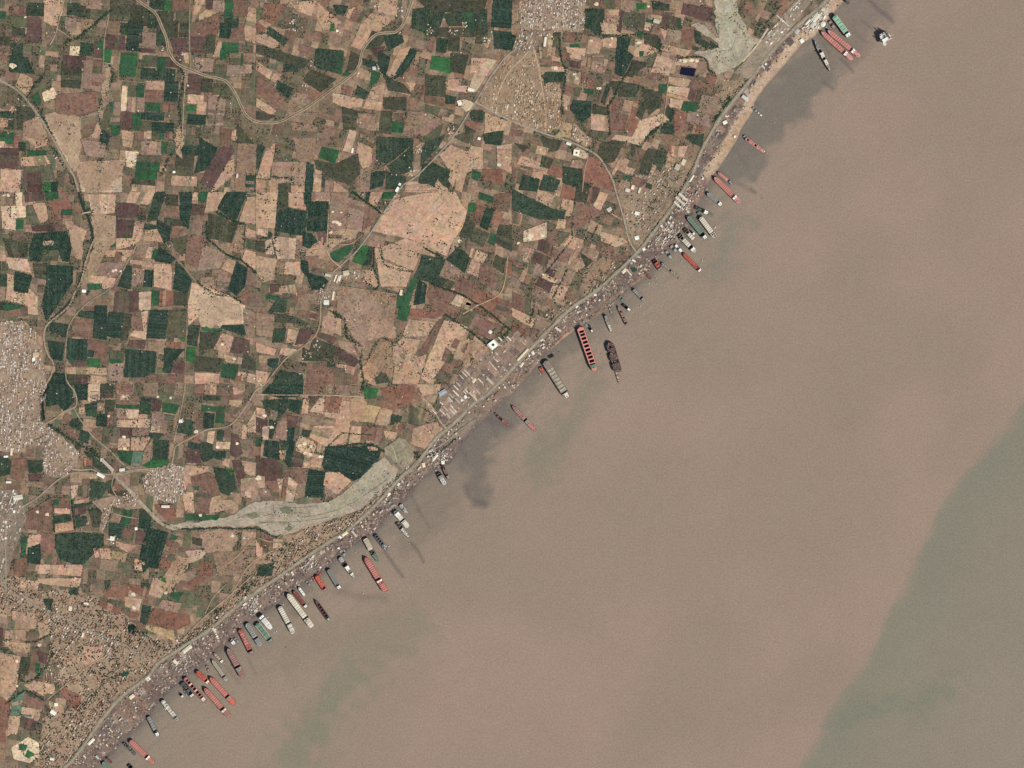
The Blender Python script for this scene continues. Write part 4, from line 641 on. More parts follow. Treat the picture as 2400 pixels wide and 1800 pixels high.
road('canal_bank', CANAL, 6.4, (176, 154, 128), 5.8); road('canal_water', CANAL, 2.0, (98, 92, 76), 6.2, .3)
road('railway_bed', '-40 150 0 187 41 212 81 258 119 317 152 377 174 415 184 450', 5, (156, 144, 122), 5.8)
tag(ribbon(pairs('170 405 176 425 184 450 190 470 197 490 203 500 212 525 217 545 218 570 212 590'), 5.0, 5.9, (50, 58, 56), 'river_water', M_WATER), kind='structure')
road('river_track', '222 560 214 577 200 618 190 660 174 689 165 712 152 727 130 745 108 765 103 797 112 830 125 851 120 880 108 900', 4, (166, 144, 122))
tag(ribbon(pairs('198 612 192 650 178 685 160 712 138 735 120 752'), 4.0, 5.9, (62, 62, 56), 'river_water', M_WATER), kind='structure')
tag(ribbon(pairs('114 905 103 925 100 940 101 960 104 982'), 4.5, 5.9, (30, 38, 40), 'river_water', M_WATER), kind='structure')
road('paved_road', '1230 100 1210 115 1186 133 1150 180 1115 239 1100 262 1088 282 1070 310 1050 336 1015 375 974 415 950 430 934 448 915 476 896 504 872 540 855 564 835 590 810 612 782 637', 3.4, (160, 150, 134))
road('dirt_road', '782 637 770 670 754 700 752 713 751 740 749 762 742 782 730 797 700 820 670 841 645 870 622 900 600 915 575 955 542 995 515 1003 483 1008 445 1028 412 1046 408 1062 404 1082 392 1092 374 1098 350 1099 325 1101 300 1108 271 1114', 3.2, (166, 146, 124))
road('paved_road', '1115 239 1155 262 1200 284 1240 300 1281 315 1320 326 1352 339 1375 350 1395 361 1412 378 1422 396 1435 420 1444 451 1452 478 1458 498 1465 525 1471 552 1480 575 1493 592', 3.4, (170, 158, 138))
road('village_road', '1249 108 1262 155 1270 203 1276 240 1279 271 1278 312', 3.2, (192, 164, 136))
road('village_road', '1145 262 1165 225 1180 190 1200 160 1222 140 1238 120', 2.4, (192, 164, 136))
road('dirt_road', '155 889 152 843 155 805 160 770 172 745 190 724 210 706 230 694 250 682 266 667 285 640 298 615 312 590 325 567', 2.4, (160, 142, 120))
road('dirt_road', '155 889 162 902 174 916 180 935 179 949 174 955 150 965 125 984 108 992', 2.8, (172, 152, 130))
road('dirt_road', '174 957 186 980 200 1000 217 1022 240 1042 262 1060 280 1080 306 1101', 2.6, (166, 148, 126))
road('main_street', '-40 955 0 966 40 970 70 980 108 994', 3.0, (150, 138, 122))
road('river_channel', '262 1106 280 1125 306 1152 322 1170 336 1185 352 1202 372 1222 386 1232 400 1236', 8, (172, 156, 134), 5.8, .8)
road('paved_road', '240 1076 256 1096 266 1110 285 1128 306 1152', 3.2, (164, 150, 130))
road('dirt_road', '14 1400 14 1350 13 1290 16 1225 22 1210 35 1201 60 1184 89 1166 112 1145 136 1125 152 1116 168 1109 200 1108 230 1110 262 1112 290 1106 330 1099', 3.8, (160, 144, 126))
road('dirt_road', '160 1098 190 1102 215 1100 236 1112', 3.4, (168, 150, 128))
road('main_street', '0 1365 35 1395 73 1415 105 1428 146 1445 180 1462 217 1480 255 1498 293 1513 318 1530 339 1551', 5.0, (156, 142, 126))
road('dirt_road', '388 569 418 610 456 656 470 672 500 688', 1.8, (158, 138, 116))
road('dirt_road', '434 900 430 930 426 954 418 990 407 1036', 2.2, (172, 150, 128))
road('dirt_road', '434 843 437 780 439 721', 1.6, (160, 138, 116))
road('dirt_road', '434 170 433 210 430 250 428 300 424 340', 2.6, (168, 146, 122))
road('dirt_road', '446 0 444 60 445 120 446 163', 2.0, (172, 148, 126))
road('dirt_road', '150 0 140 40 132 75 118 105', 2.4, (178, 154, 130)); road('dirt_road', '243 145 245 90 255 40', 2.0, (172, 148, 126))
road('dirt_road', '132 66 165 88', 1.6, (178, 154, 130)); road('dirt_road', '600 925 680 926 760 926 850 930', 2.0, (188, 162, 136))
road('dirt_road', '842 411 880 400 920 378 960 345', 2.0, (150, 130, 108)); road('dirt_road', '270 1104 262 1140 275 1165', 2.0, (166, 148, 126))
road('dirt_road', '990 933 1010 950 1030 985 1045 1005', 3.0, (186, 160, 134)); road('dirt_road', '706 590 745 585 765 585', 1.6, (186, 160, 132))
road('dirt_road', '765 585 775 606 800 628', 2.4, (192, 166, 138)); road('dirt_road', '765 585 768 540 770 500', 1.8, (190, 164, 136))
road('dirt_road', '850 550 820 572 778 572', 1.6, (180, 152, 128)); road('embankment_road', '1800 66 1775 105 1741 144', 4.2, (206, 186, 160), 5.9)
road('dirt_road', '1447 452 1455 440 1470 420', 2, (176, 154, 132)); road('dirt_road', '1420 490 1440 505 1458 515', 2, (186, 164, 138))
road('dirt_road', '1552 295 1560 250 1565 200 1569 180', 1.8, (190, 156, 124)); road('dirt_road', '1350 358 1378 362 1370 400 1365 450', 2.0, (170, 146, 124))
road('dirt_road', '230 1180 260 1200 290 1210 320 1215', 1.8, (180, 156, 130)); road('dirt_road', '1085 736 1120 716 1170 690 1185 650 1190 600', 2.2, (188, 160, 128))
road('dirt_road', '605 1224 700 1222 770 1212', 1.8, (140, 128, 108)); road('dirt_road', '605 1260 640 1270 672 1248 800 1208', 1.6, (176, 150, 126))


for s, w, c in (('410 1235 460 1228 520 1222 580 1214 640 1218 700 1222 750 1210', 1.6, (190, 176, 150)), ('560 1212 600 1200 640 1206 680 1200 720 1204', 1.2, (128, 124, 106)), ('600 1228 650 1224 690 1234 640 1246', 1.2, (134, 128, 110)),
                ('620 1190 650 1184 690 1190 740 1186', 1.4, (132, 126, 108)), ('606 1204 625 1208 642 1200 652 1196', 1.3, (104, 104, 88)), ('700 1212 760 1204 820 1182 870 1150 910 1122', 2.0, (142, 138, 116)), ('480 1226 540 1216 600 1190', 1.2, (180, 168, 146)),
                ('640 1178 642 1190 640 1200', .8, (112, 108, 92)), ('690 1182 694 1194 690 1204', .8, (112, 108, 92)), ('1700 20 1706 60 1712 110', 2.0, (194, 186, 168)), ('1688 114 1712 112 1740 90', 1.6, (190, 182, 164)), ('1672 42 1684 90 1683 50', 1, (104, 110, 88)),
                ('1700 120 1690 140 1672 160', 1.2, (140, 138, 118)), ('1712 118 1722 96 1726 60', 1.0, (142, 144, 120)), ('1630 54 1660 78 1686 100', 1.2, (150, 148, 128)), ('1640 128 1670 122 1700 118', 1.2, (138, 142, 116)), ('1715 116 1735 116 1755 104', 1.2, (186, 178, 160)),
                ('915 1040 925 1060 930 1085', 1.6, (184, 172, 150)), ('935 1030 950 1050 955 1075', 1.2, (182, 170, 148)), ('1000 1062 1040 1040 1080 1005 1120 980', 2.0, (166, 152, 136)), ('1010 1052 1040 1022 1085 985', 1.4, (134, 122, 108))):
    PZ += 1; tag(ribbon(pairs(s), w, 5.75 + PZ * .0035, c, 'sediment_channel', M_GROUND, wob=w * .35), kind='structure')
for s in ('668 1236 680 1232 686 1240 676 1246', '655 1190 672 1186 688 1196 676 1204 660 1202', '700 1168 720 1166 735 1176 715 1178', '575 1206 598 1200 610 1210 590 1216'):
    patch('river_scrub', pairs(s), (128, 128, 104), 5.95, c2=(110, 112, 90))

for s, w in (('430 1498 470 1455 510 1420 545 1390 590 1350', 2.2), ('545 1390 580 1330 620 1300 660 1285', 2.0), ('480 1440 500 1400 530 1370', 1.8), ('110 1640 160 1600 210 1560 260 1530', 1.8), ('140 1720 190 1650 240 1600 290 1560', 1.8), ('160 1530 200 1500 235 1490', 1.6),
             ('600 1250 560 1300 520 1330', 1.8), ('0 900 50 905 95 895', 1.6), ('0 1010 60 1015 120 1010', 1.6), ('55 760 60 850 50 960 55 1040', 1.8), ('20 770 24 880 16 950', 1.5)):
    road('lane', s, w, (182, 156, 130), 5.6)
pond_o = poly_obj('pond', [(X(a), Y(b), 6.0) for a, b in pairs('1597.5 157.5 1631.5 161 1626 180 1593 174')], [C(24, 26, 52)] * 4, None, M_WATER, None); tag(pond_o, kind='structure')
for s, c in (('299 1467 310 1462 322 1470 326 1480 320 1491 302 1482', (22, 42, 40)), ('282 1584 292 1575 303 1573 304 1578 290 1588', (48, 82, 66)), ('1478 628 1488 626 1494 632 1484 640', (56, 76, 60))):
    tag(poly_obj('pond', [(X(a), Y(b), 6.0) for a, b in pairs(s)], [C(c)] * len(pairs(s)), None, M_WATER, None), kind='structure')


# ------------------------------------------------------------------ the breaking plots, each with its own soil
PLOT_C = [(118, 100, 93), (134, 115, 104), (106, 91, 87), (150, 131, 117), (134, 108, 94), (122, 109, 103), (148, 120, 103), (178, 160, 142), (108, 93, 88)]
sh_d = [0.0]
for a, b in zip(SHORE[:-1], SHORE[1:]): sh_d.append(sh_d[-1] + math.dist(a, b))
def on_shore(s):
    i = max(k for k in range(len(SHORE) - 1) if sh_d[k] <= s); t = (s - sh_d[i]) / (sh_d[i + 1] - sh_d[i]); a, b = SHORE[i], SHORE[i + 1]
    return (a[0] + (b[0] - a[0]) * t, a[1] + (b[1] - a[1]) * t)
def to_highway(p):
    best = None
    for a, b in zip(HIGHWAY[:-1], HIGHWAY[1:]):
        dx, dy = b[0] - a[0], b[1] - a[1]; t = min(1, max(0, ((p[0] - a[0]) * dx + (p[1] - a[1]) * dy) / (dx * dx + dy * dy))); q = (a[0] + dx * t, a[1] + dy * t)
        if best is None or math.dist(q, p) < math.dist(best, p): best = q
    return best
mix = lambda a, b, t: (a[0] + (b[0] - a[0]) * t, a[1] + (b[1] - a[1]) * t)
s = sh_d[2] - 40
while s < sh_d[-2]:
    w = R.uniform(9, 17); p0, p1 = on_shore(s), on_shore(s + w); s += w
    if math.dist(p0, p1) < w * .6: continue
    h0, h1 = to_highway(p0), to_highway(p1); y = p0[1]
    if y < 460 and R.random() < .55: continue
    if 890 < y < 1085 and p0[0] > 1060: continue
    c = C(R.choice(PLOT_C)); far = R.uniform(.1, .2) if y > 460 else R.uniform(.4, .6); rows_ = []; V = []
    for a, b, t in ((p0, h0, far), (p1, h1, far), (p1, h1, .86), (p0, h0, .86)):
        q = mix(a, b, t); q = mix(q, mix(mix(p0, p1, .5), mix(h0, h1, .5), t), .07); V.append((X(q[0]), Y(q[1]), float(ground_z(np.array([q[0]]), np.array([q[1]]))[0]) + .5))
    if area([(v[0], v[1]) for v in V]) < 400: continue
    poly_obj('yard_plot', V, [c * R.uniform(.92, 1.08) for _ in V], None, M_GROUND, ground)
s = 0.0
A0, A1 = (1046, 1000), (1246, 806)
for k in range(17):
    t0, t1 = k / 17, (k + .93) / 17; p0, p1 = mix(A0, A1, t0), mix(A0, A1, t1); dep = (30 if k < 4 else 62 if k < 12 else 40) * R.uniform(.8, 1.1); off = (-.70 * 7, -.71 * 7); dx, dy = -.70 * dep, -.71 * dep
    for u0, u1 in ((0, R.uniform(.35, .6)), (R.uniform(.62, .7), 1)):
        Q = [(p0[0] + off[0] + dx * u0, p0[1] + off[1] + dy * u0), (p1[0] + off[0] + dx * u0, p1[1] + off[1] + dy * u0), (p1[0] + off[0] + dx * u1, p1[1] + off[1] + dy * u1), (p0[0] + off[0] + dx * u1, p0[1] + off[1] + dy * u1)]
        c = C(R.choice(((150, 126, 112), (134, 114, 104), (166, 140, 122), (122, 104, 98), (158, 128, 110)))); poly_obj('yard_plot', [(X(a), Y(b), 5.7 + k * .01 + u0 * .2) for a, b in Q], [c] * 4, None, M_GROUND, ground)
# ------------------------------------------------------------------ trees
def crown_template(seed):
    rs = random.Random(seed); v = [(0, 0, 1.0)]
    for ring, (z, r, n) in enumerate(((.72, .72, 6), (.30, 1.0, 6))):
        for i in range(n):
            a = 2 * math.pi * (i + ring * .5) / n; k = r * rs.uniform(.72, 1.2); v.append((math.cos(a) * k, math.sin(a) * k, z * rs.uniform(.85, 1.15)))
    f = [(0, 1 + i, 1 + (i + 1) % 6) for i in range(6)]
    for i in range(6): f += [(1 + i, 7 + i, 1 + (i + 1) % 6), (1 + (i + 1) % 6, 7 + i, 7 + (i + 1) % 6)]
    return np.array(v), np.array(f)
CR = [crown_template(s) for s in range(6)]
TREES = []     # x, y (px), radius m, height m, r, g, b
def tree(x, y, r, dark=1.0, h=None, tone=None):
    c = tone if tone is not None else C(R.choice(((44, 70, 56), (38, 64, 54), (52, 76, 56), (64, 80, 60), (40, 60, 52))))
    TREES.append((x, y, r, h or r * R.uniform(.7, 1.15), *(np.asarray(c) * dark * R.uniform(.7, 1.25))))
def scatter(P, per_m2, rmin, rmax, **k):
    xs = [p[0] for p in P]; ys = [p[1] for p in P]; n = int((max(xs) - min(xs)) * (max(ys) - min(ys)) * S * S * per_m2)
    if n < 1: return
    ax = np.array([R.uniform(min(xs), max(xs)) for _ in range(n)]); ay = np.array([R.uniform(min(ys), max(ys)) for _ in range(n)])
    clump = vnoise(ax, ay, 7, 21) > .36
    for x, y, i in zip(ax, ay, inside(ax, ay, P) & clump):
        if i: tree(x, y, R.uniform(rmin, rmax), **k)
def orchard(P, sp=9.0, tone=(26, 54, 40)):
    e = max(range(len(P)), key=lambda i: math.dist(P[i], P[(i + 1) % len(P)])); a, b = P[e], P[(e + 1) % len(P)]
    t = math.atan2(b[1] - a[1], b[0] - a[0]); cx = sum(p[0] for p in P) / len(P); cy = sum(p[1] for p in P) / len(P)
    rad = max(math.dist(p, (cx, cy)) for p in P); q = sp / S; n = int(rad / q) + 1; g = np.arange(-n, n + 1) * q
    u, v = np.meshgrid(g, g); u = u.ravel() + np.array([R.uniform(-.35, .35) for _ in range(u.size)]); v = v.ravel() + np.array([R.uniform(-.35, .35) for _ in range(v.size)])
    x = cx + u * math.cos(t) - v * math.sin(t); y = cy + u * math.sin(t) + v * math.cos(t)
    ok = inside(x, y, P) & (vnoise(x + 31, y, 6, 88) > .2)
    for xx, yy, k in zip(x, y, ok):
        if k and R.random() > .22: tree(xx, yy, R.uniform(2.6, 5.0), tone=C(tone) * R.uniform(.7, 1.3), h=R.uniform(2.8, 4.8))
for i, (L, P) in enumerate(FIELDS + fillers):
    if i >= n_drawn and L in 'DG': L = 'S'
    if L == 'D': orchard(P, R.choice((8.6, 9.4)), R.choice(((32, 64, 52), (30, 58, 54), (38, 66, 54))))
    elif L == 'G': scatter(P, 1 / 80., 2.4, 5.0)
    elif L == 'S': scatter(P, 1 / 170., 2.2, 5.0)
    elif L == 's': scatter(P, 1 / 260., 1.8, 4.0, dark=1.3)
    elif L == 'P': scatter(P, 1 / 1500., 1.6, 3.2, dark=1.9)
    elif L in 'oK': scatter(P, 1 / 2200., 1.8, 3.2, dark=1.5)
    # hedge trees along some of the boundaries
    if i < n_drawn + 600:
        for j, p in enumerate(P):
            q = P[(j + 1) % len(P)]; d = math.dist(p, q)
            if R.random() < (.85 if L in 'DG' else .55 if i < n_drawn else .3):
                for k in range(int(d * S / R.choice((5, 7, 11)))):
                    t = R.random(); tree(p[0] + (q[0] - p[0]) * t + R.uniform(-.6, .6), p[1] + (q[1] - p[1]) * t + R.uniform(-.6, .6), R.uniform(1.5, 3.4))
def tree_line(s, w, per, r0=2.4, r1=4.8, **k):
    P = pairs(s)
    for p, q in zip(P[:-1], P[1:]):
        for _ in range(int(math.dist(p, q) * per)):
            t = R.random(); tree(p[0] + (q[0] - p[0]) * t + R.gauss(0, w / 2.2), p[1] + (q[1] - p[1]) * t + R.gauss(0, w / 2.2), R.uniform(r0, r1), **k)
for s, w, per in (('262 24 248 34 230 49 215 63 198 76 185 88 174 92', 4, 2.6), ('174 92 160 95 150 104', 4, 1.6), ('106 172 95 185 84 195 72 212 63 226', 5, 2), ('187 450 196 480 206 505 215 545 216 575 200 612', 7, 1.5),
                  ('100 320 118 340 135 362 150 390 165 415 172 440', 6, 1.0), ('75 235 95 262 112 295 130 330', 5, 1.2), ('255 150 264 165 262 185 250 215 240 240 232 275', 6, 1.5), ('420 160 432 175 420 250 425 330 415 345 395 370 380 410', 5, 1.5),
                  ('1482 150 1476 165 1458 187 1448 206 1439 228 1425 249 1426 275 1428 298 1429 318', 3.2, 2.2), ('1311 81 1312 110 1314 136 1322 155 1327 168 1324 195 1317 222 1320 270', 3, 1.6), ('1585 141 1600 136 1630 133 1652 136 1660 150 1660 165 1675 172', 3, 1.5),
                  ('1498 344 1520 318 1553 293 1575 280 1580 262 1566 250', 5, 2), ('1395 80 1410 84 1440 84 1475 82 1500 80', 4, 1.2), ('1545 120 1550 112 1542 90', 6, 1.6), ('877 580 876 600 875 626 883 645 888 667 882 678 868 668 858 662', 2.4, 1.4),
                  ('893 575 895 600 901 621 920 628 966 637', 3, 1.2), ('774 727 790 738 809 748 811 770 809 789 825 797 844 811', 5, 2.2), ('820 785 835 800 850 812 848 830 844 851 850 875 852 900 848 920', 4, 1.6), ('852 857 866 835 876 812 886 798 900 792 917 800 925 812', 4, 1.6),
                  ('1007 664 1040 676 1083 691 1120 714 1153 737 1180 760 1197 775', 3, 2.2), ('1045 737 1080 762 1115 786 1142 811', 2.4, 1.6), ('1190 778 1172 800 1150 830 1130 846 1115 853 1105 840 1100 828', 5, 2.2), ('461 656 470 668 502 689 542 694 572 713', 3.4, 1.8),
                  ('507 496 530 510 559 523 575 526 572 560 572 580', 3.4, 1.8), ('485 518 485 558 529 596 570 613 600 640', 3.2, 2), ('114 995 150 1020 190 1045 217 1057 240 1080 258 1101', 7, 3.2), ('98 915 95 940 98 960 101 985', 6, 3),
                  ('112 910 116 930 112 950', 5, 1.5), ('407 1238 450 1240 515 1237 560 1240 600 1238 650 1260', 3, 1.7), ('125 1171 126 1210 127 1247', 2.4, 1.6), ('168 1171 172 1210 176 1239', 2.4, 2.2), ('1713 228 1705 242 1695 254', 8, 5), ('1690 262 1682 272 1672 284', 7, 4.5),
                  ('1750 190 1735 205 1722 220', 5, 1.6), ('896 165 902 178 908 186 925 182 940 176', 6, 3), ('763 1049 800 1047 825 1041 871 1041 890 1052 901 1060', 3, 2), ('999 1068 1016 1062 1034 1057 1052 1042 1069 1027', 2.4, 1.6), ('970 1060 985 1068 975 1076', 5, 2),
                  ('62 1506 85 1504 100 1494 117 1488 120 1470', 3, 1.8), ('16 1648 40 1630 57 1618 80 1628 106 1643', 3, 1.8), ('119 1507 122 1535 110 1560 85 1590 60 1600 45 1590 42 1570 55 1540', 4, 1.6), ('190 1660 210 1640 250 1590 290 1580', 9, 1.4),
                  ('340 1490 370 1510 395 1525', 5, 1.2), ('405 1525 440 1500 480 1470 500 1445 530 1420', 7, 1.5), ('550 1395 570 1380 590 1370 600 1360', 9, 3.5), ('608 1340 615 1330 630 1338', 8, 4), ('828 1208 860 1185 890 1150 930 1118', 4, 1.0),
                  ('200 617 180 690 150 730 120 752', 6, 1.8), ('30 780 60 765 75 775', 8, 1.4), ('232 275 238 320 236 400 230 450', 4, .4), ('1700 35 1735 60 1748 90', 4, 1.4), ('1830 14 1800 50 1780 78', 3, 1), ('500 310 510 240 520 210 540 190', 3, 1),
                  ('640 415 680 418 690 430', 3, 2.4), ('825 450 860 475 894 500', 3, 2.4), ('866 1130 830 1155 800 1190', 2, .01), ('650 545 640 570 620 590', 4, 1.5), ('992 580 1030 600 1036 606', 2, 2), ('872 1020 800 1015 770 1045', 2, 1),
                  ('1340 520 1342 560 1310 600 1280 640', 1.6, 1.2), ('1295 700 1320 650 1330 630', 2, 1.4), ('1240 760 1250 730 1252 700', 2.4, 1.2), ('1400 530 1385 560', 2, 1), ('1365 400 1352 440 1345 500', 2, .9), ('755 545 770 520 772 480', 1.5, .5)):
    tree_line(s, w, per)
scatter(SETTLE, 1 / 300., 3.0, 5.6, dark=.7); [tree_line(q, 2, .8, 1.6, 3.2) for q in ('200 384 214 396 222 414 236 428 240 446', '250 380 258 396 268 404 280 420', '286 384 276 400 262 408', '110 278 124 300 140 324 158 350 166 384', '150 286 146 310 160 330', '216 512 232 522 246 540 260 552', '230 560 244 574 238 600 222 622', '262 510 254 530 240 540', '790 700 812 716 830 742 836 770', '850 706 862 730 850 760', '470 712 500 722 530 716 560 732', '1024 424 1036 446 1044 470 1050 486', '1064 380 1060 410 1054 440', '236 470 250 480 268 476', '120 540 140 548 156 566 168 590', '700 262 730 280 742 300', '640 300 600 322 580 350', '870 250 884 300 870 360')]; tree_line('152 1796 239 1682 347 1582 430 1511 488 1473 600 1384 654 1347 727 1295 799 1250 833 1224 882 1178 942 1113', 2.2, .9); tree_line('1198 864 1254 804 1336 721 1401 675 1493 589 1577 480 1645 348 1683 281 1759 183 1844 80', 2.2, .8); scatter(TOWNW, 1 / 700., 2.0, 4.2)
scatter(pairs('1365 690 1400 640 1450 600 1470 590 1490 600 1440 640 1390 682'), 1 / 300., 2, 4)
scatter(pairs('1470 520 1500 480 1540 470 1560 490 1530 545 1495 580'), 1 / 420., 2, 4)
scatter(pairs('1500 400 1560 370 1620 400 1570 480 1530 470'), 1 / 900., 2, 4)
scatter(pairs('1268 740 1300 700 1340 690 1345 720 1300 770'), 1 / 380., 2, 4.5)
scatter(pairs('1680 180 1750 190 1700 260 1640 250'), 1 / 700., 2, 4); scatter(pairs('1100 850 1240 790 1140 925 1060 980'), 1 / 1500., 2, 3.6)
scatter(pairs('1640 250 1690 290 1655 350 1610 400 1560 380 1600 320'), 1 / 900., 2, 4); scatter(pairs('1685 300 1705 310 1680 380 1650 375'), 1 / 420., 2, 3.6)
scatter(pairs('740 655 790 640 880 630 870 660 800 680 790 720 750 725'), 1 / 260., 3, 5)
scatter(pairs('600 1200 700 1195 690 1240 620 1240'), 1 / 1400., 2, 3.6); scatter(pairs('660 1225 680 1222 684 1240 664 1244'), 1 / 90., 3, 5); scatter(pairs('655 1190 690 1185 690 1205 668 1208'), 1 / 150., 2, 4)
scatter(pairs('1250 110 1300 195 1312 300 1200 285 1120 236 1180 140'), 1 / 420., 2.4, 4.6)
TREES = [t for t in TREES if -200 < t[0] < 2600 and -200 < t[1] < 2000]
T = np.array(TREES)
on_land = signed_shore(T[:, 0], T[:, 1]) > 4; T = T[on_land]
for s, w in ((CANAL, 3.4), (HIGHWAY[1:-1], 3.4)):
    T = T[dist_line(T[:, 0], T[:, 1], pairs(s) if isinstance(s, str) else s) > w]
T = T[~inside(T[:, 0], T[:, 1], pairs('1590 154 1635 158 1630 184 1590 178'))]
order = np.argsort(-T[:, 2] * ((T[:, 0] > 5) & (T[:, 0] < 2395) & (T[:, 1] > 5) & (T[:, 1] < 1795)) - 0.0)
single_t, rest_t = T[order[:290]], T[order[290:]]
def tree_mass(A, name):
    if not len(A): return
    Vs, Fs, Cs, n = [], [], [], 0; rs = np.random.RandomState(4); kind = rs.randint(0, len(CR), len(A)); ang = rs.rand(len(A)) * 6.28
    for k, (v, f) in enumerate(CR):
        B = A[kind == k]; t = ang[kind == k]
        if not len(B): continue
        x = (v[None, :, 0] * np.cos(t)[:, None] - v[None, :, 1] * np.sin(t)[:, None]) * B[:, 2:3] + X(B[:, 0:1])
        y = (v[None, :, 0] * np.sin(t)[:, None] + v[None, :, 1] * np.cos(t)[:, None]) * B[:, 2:3] + Y(B[:, 1:2])
        z = v[None, :, 2] * B[:, 3:4] + 3.0
        Vs.append(np.stack([x, y, z], -1).reshape(-1, 3)); m = len(v)
        Fs.append((f[None] + (np.arange(len(B)) * m)[:, None, None]).reshape(-1, 3) + n); n += len(B) * m
        Cs.append(np.repeat(B[:, 4:7], m, axis=0))
    o = big_mesh(name, np.concatenate(Vs), np.concatenate(Fs), np.concatenate(Cs), M_LEAF); tag(o, kind='stuff'); return o
tree_mass(rest_t, 'foliage')
print('trees', len(T), 'fields', n_drawn, 'fillers', len(fillers))
MARKS = [(370, 60, 'beside the curving northern canal'), (640, 280, 'below the lowest bend of the canal'), (850, 130, 'inside the upper bend of the canal'), (1050, 70, 'in the farms west of the northern town'), (1270, 40, 'around the northern town'),
         (1220, 200, 'around the sandy village'), (1115, 240, 'at the northern road junction'), (1350, 340, 'beside the white courtyard building'), (1450, 140, 'between the pond and the northern town'), (1612, 168, 'around the dark rectangular pond'), (1700, 90, 'beside the pale salt flat'),
         (1650, 300, 'inland of the northern beach'), (1480, 440, 'around the pale halls inland of the yards'), (1450, 560, 'near the fork of road and coast'), (1300, 650, 'in the fields inland of the central yards'), (950, 520, 'around the largest bare field'), (790, 660, 'around the mid village'),
         (840, 790, 'along the stream south of the mid village'), (1150, 810, 'around the brilliant white courtyard building'), (1000, 900, 'near the blue grey metal roof'), (830, 1060, 'around the big orchard above the river bed'), (200, 560, 'along the dark western river'), (130, 640, 'in the orchards west of the river'),
         (60, 850, 'around the west town'), (110, 230, 'beside the north western railway bed'), (80, 60, 'in the north western corner fields'), (400, 560, 'in the fields east of the western river'), (420, 760, 'in the fields north of the small town'), (600, 400, 'in the pale fields under the canal'), (390, 1130, 'around the small town by the river'),
         (650, 1200, 'along the pale river bed'), (270, 1250, 'in the plots south of the railway'), (150, 1450, 'along the diagonal main street'), (60, 1620, 'in the south western corner fields'), (330, 1420, 'around the big red field'), (560, 1330, 'in the settlement above the southern yards'), (250, 1620, 'in the settlement by the lower left coast road'), (780, 1240, 'in the settlement below the river bed')]
def near_mark(x, y): return min(MARKS, key=lambda m: math.hypot(m[0] - x, m[1] - y))[2]
tmesh = []
for k in range(4):
    m = MB(); v, f = CR[k]; c = C(36, 60, 44)
    m.add([(p[0], p[1], p[2] * 1.2 + .1) for p in v], [tuple(q) for q in f], c); m.cyl(0, 0, .12, 0, .6, C(84, 66, 50), 5)
    tmesh.append(m.build('tree', M_LEAF, mesh_only=True))
for i, t in enumerate(single_t):
    o = bpy.data.objects.new('tree', tmesh[i % 4]); o.location = (X(t[0]), Y(t[1]), 3.0); o.scale = (t[2], t[2], t[3] * .9); o.rotation_euler = (0, 0, R.uniform(0, 6)); link(o)
    w = near_mark(t[0], t[1]); tag(o, 'broad dark green tree ' + w, 'tree', 'trees ' + w)

# ------------------------------------------------------------------ houses
HOUSES = []      # x, y (px), w, d, h (m), angle, colour, gabled
def house(x, y, w, d, h, a, c, g=False): HOUSES.append((x, y, w, d, h, a, tuple(c), g))
ROOFS_B = ((244, 234, 222), (250, 244, 232), (226, 208, 192), (212, 188, 168), (190, 166, 150), (236, 216, 196), (164, 142, 128), (204, 166, 144), (176, 160, 148), (254, 248, 240), (130, 112, 100))
ROOFS_Y = ((226, 196, 158), (214, 180, 144), (238, 220, 190), (196, 160, 126), (176, 140, 110), (150, 124, 104), (208, 170, 140), (240, 232, 214))
ROOFS_D2 = ((200, 176, 152), (184, 156, 134), (220, 200, 178), (160, 134, 114), (140, 116, 98), (170, 142, 122), (190, 164, 142), (128, 108, 94), (240, 228, 210), (150, 128, 110), (176, 140, 118))
ROOFS_D = ((214, 192, 170), (194, 168, 148), (232, 214, 194), (164, 140, 122), (140, 120, 104), (246, 234, 216), (182, 142, 120), (150, 146, 138), (118, 106, 94), (210, 196, 178))
FB = [(L, P, min(p[0] for p in P), max(p[0] for p in P), min(p[1] for p in P), max(p[1] for p in P)) for L, P in FIELDS if L in 'TPKBMRgGDbotW']
def in_field(x, y):
    for L, P, a, b, c, d in FB:
        if a < x < b and c < y < d and inside(np.array([x]), np.array([y]), P)[0]: return True
    return False
_H = np.random.RandomState(77).rand(64, 64)
def hole(x, y):
    u, v = x / 13.0, y / 13.0; i, j = int(u) % 63, int(v) % 63; a, b = u % 1, v % 1
    return (_H[j, i] * (1 - a) + _H[j, i + 1] * a) * (1 - b) + (_H[j + 1, i] * (1 - a) + _H[j + 1, i + 1] * a) * b
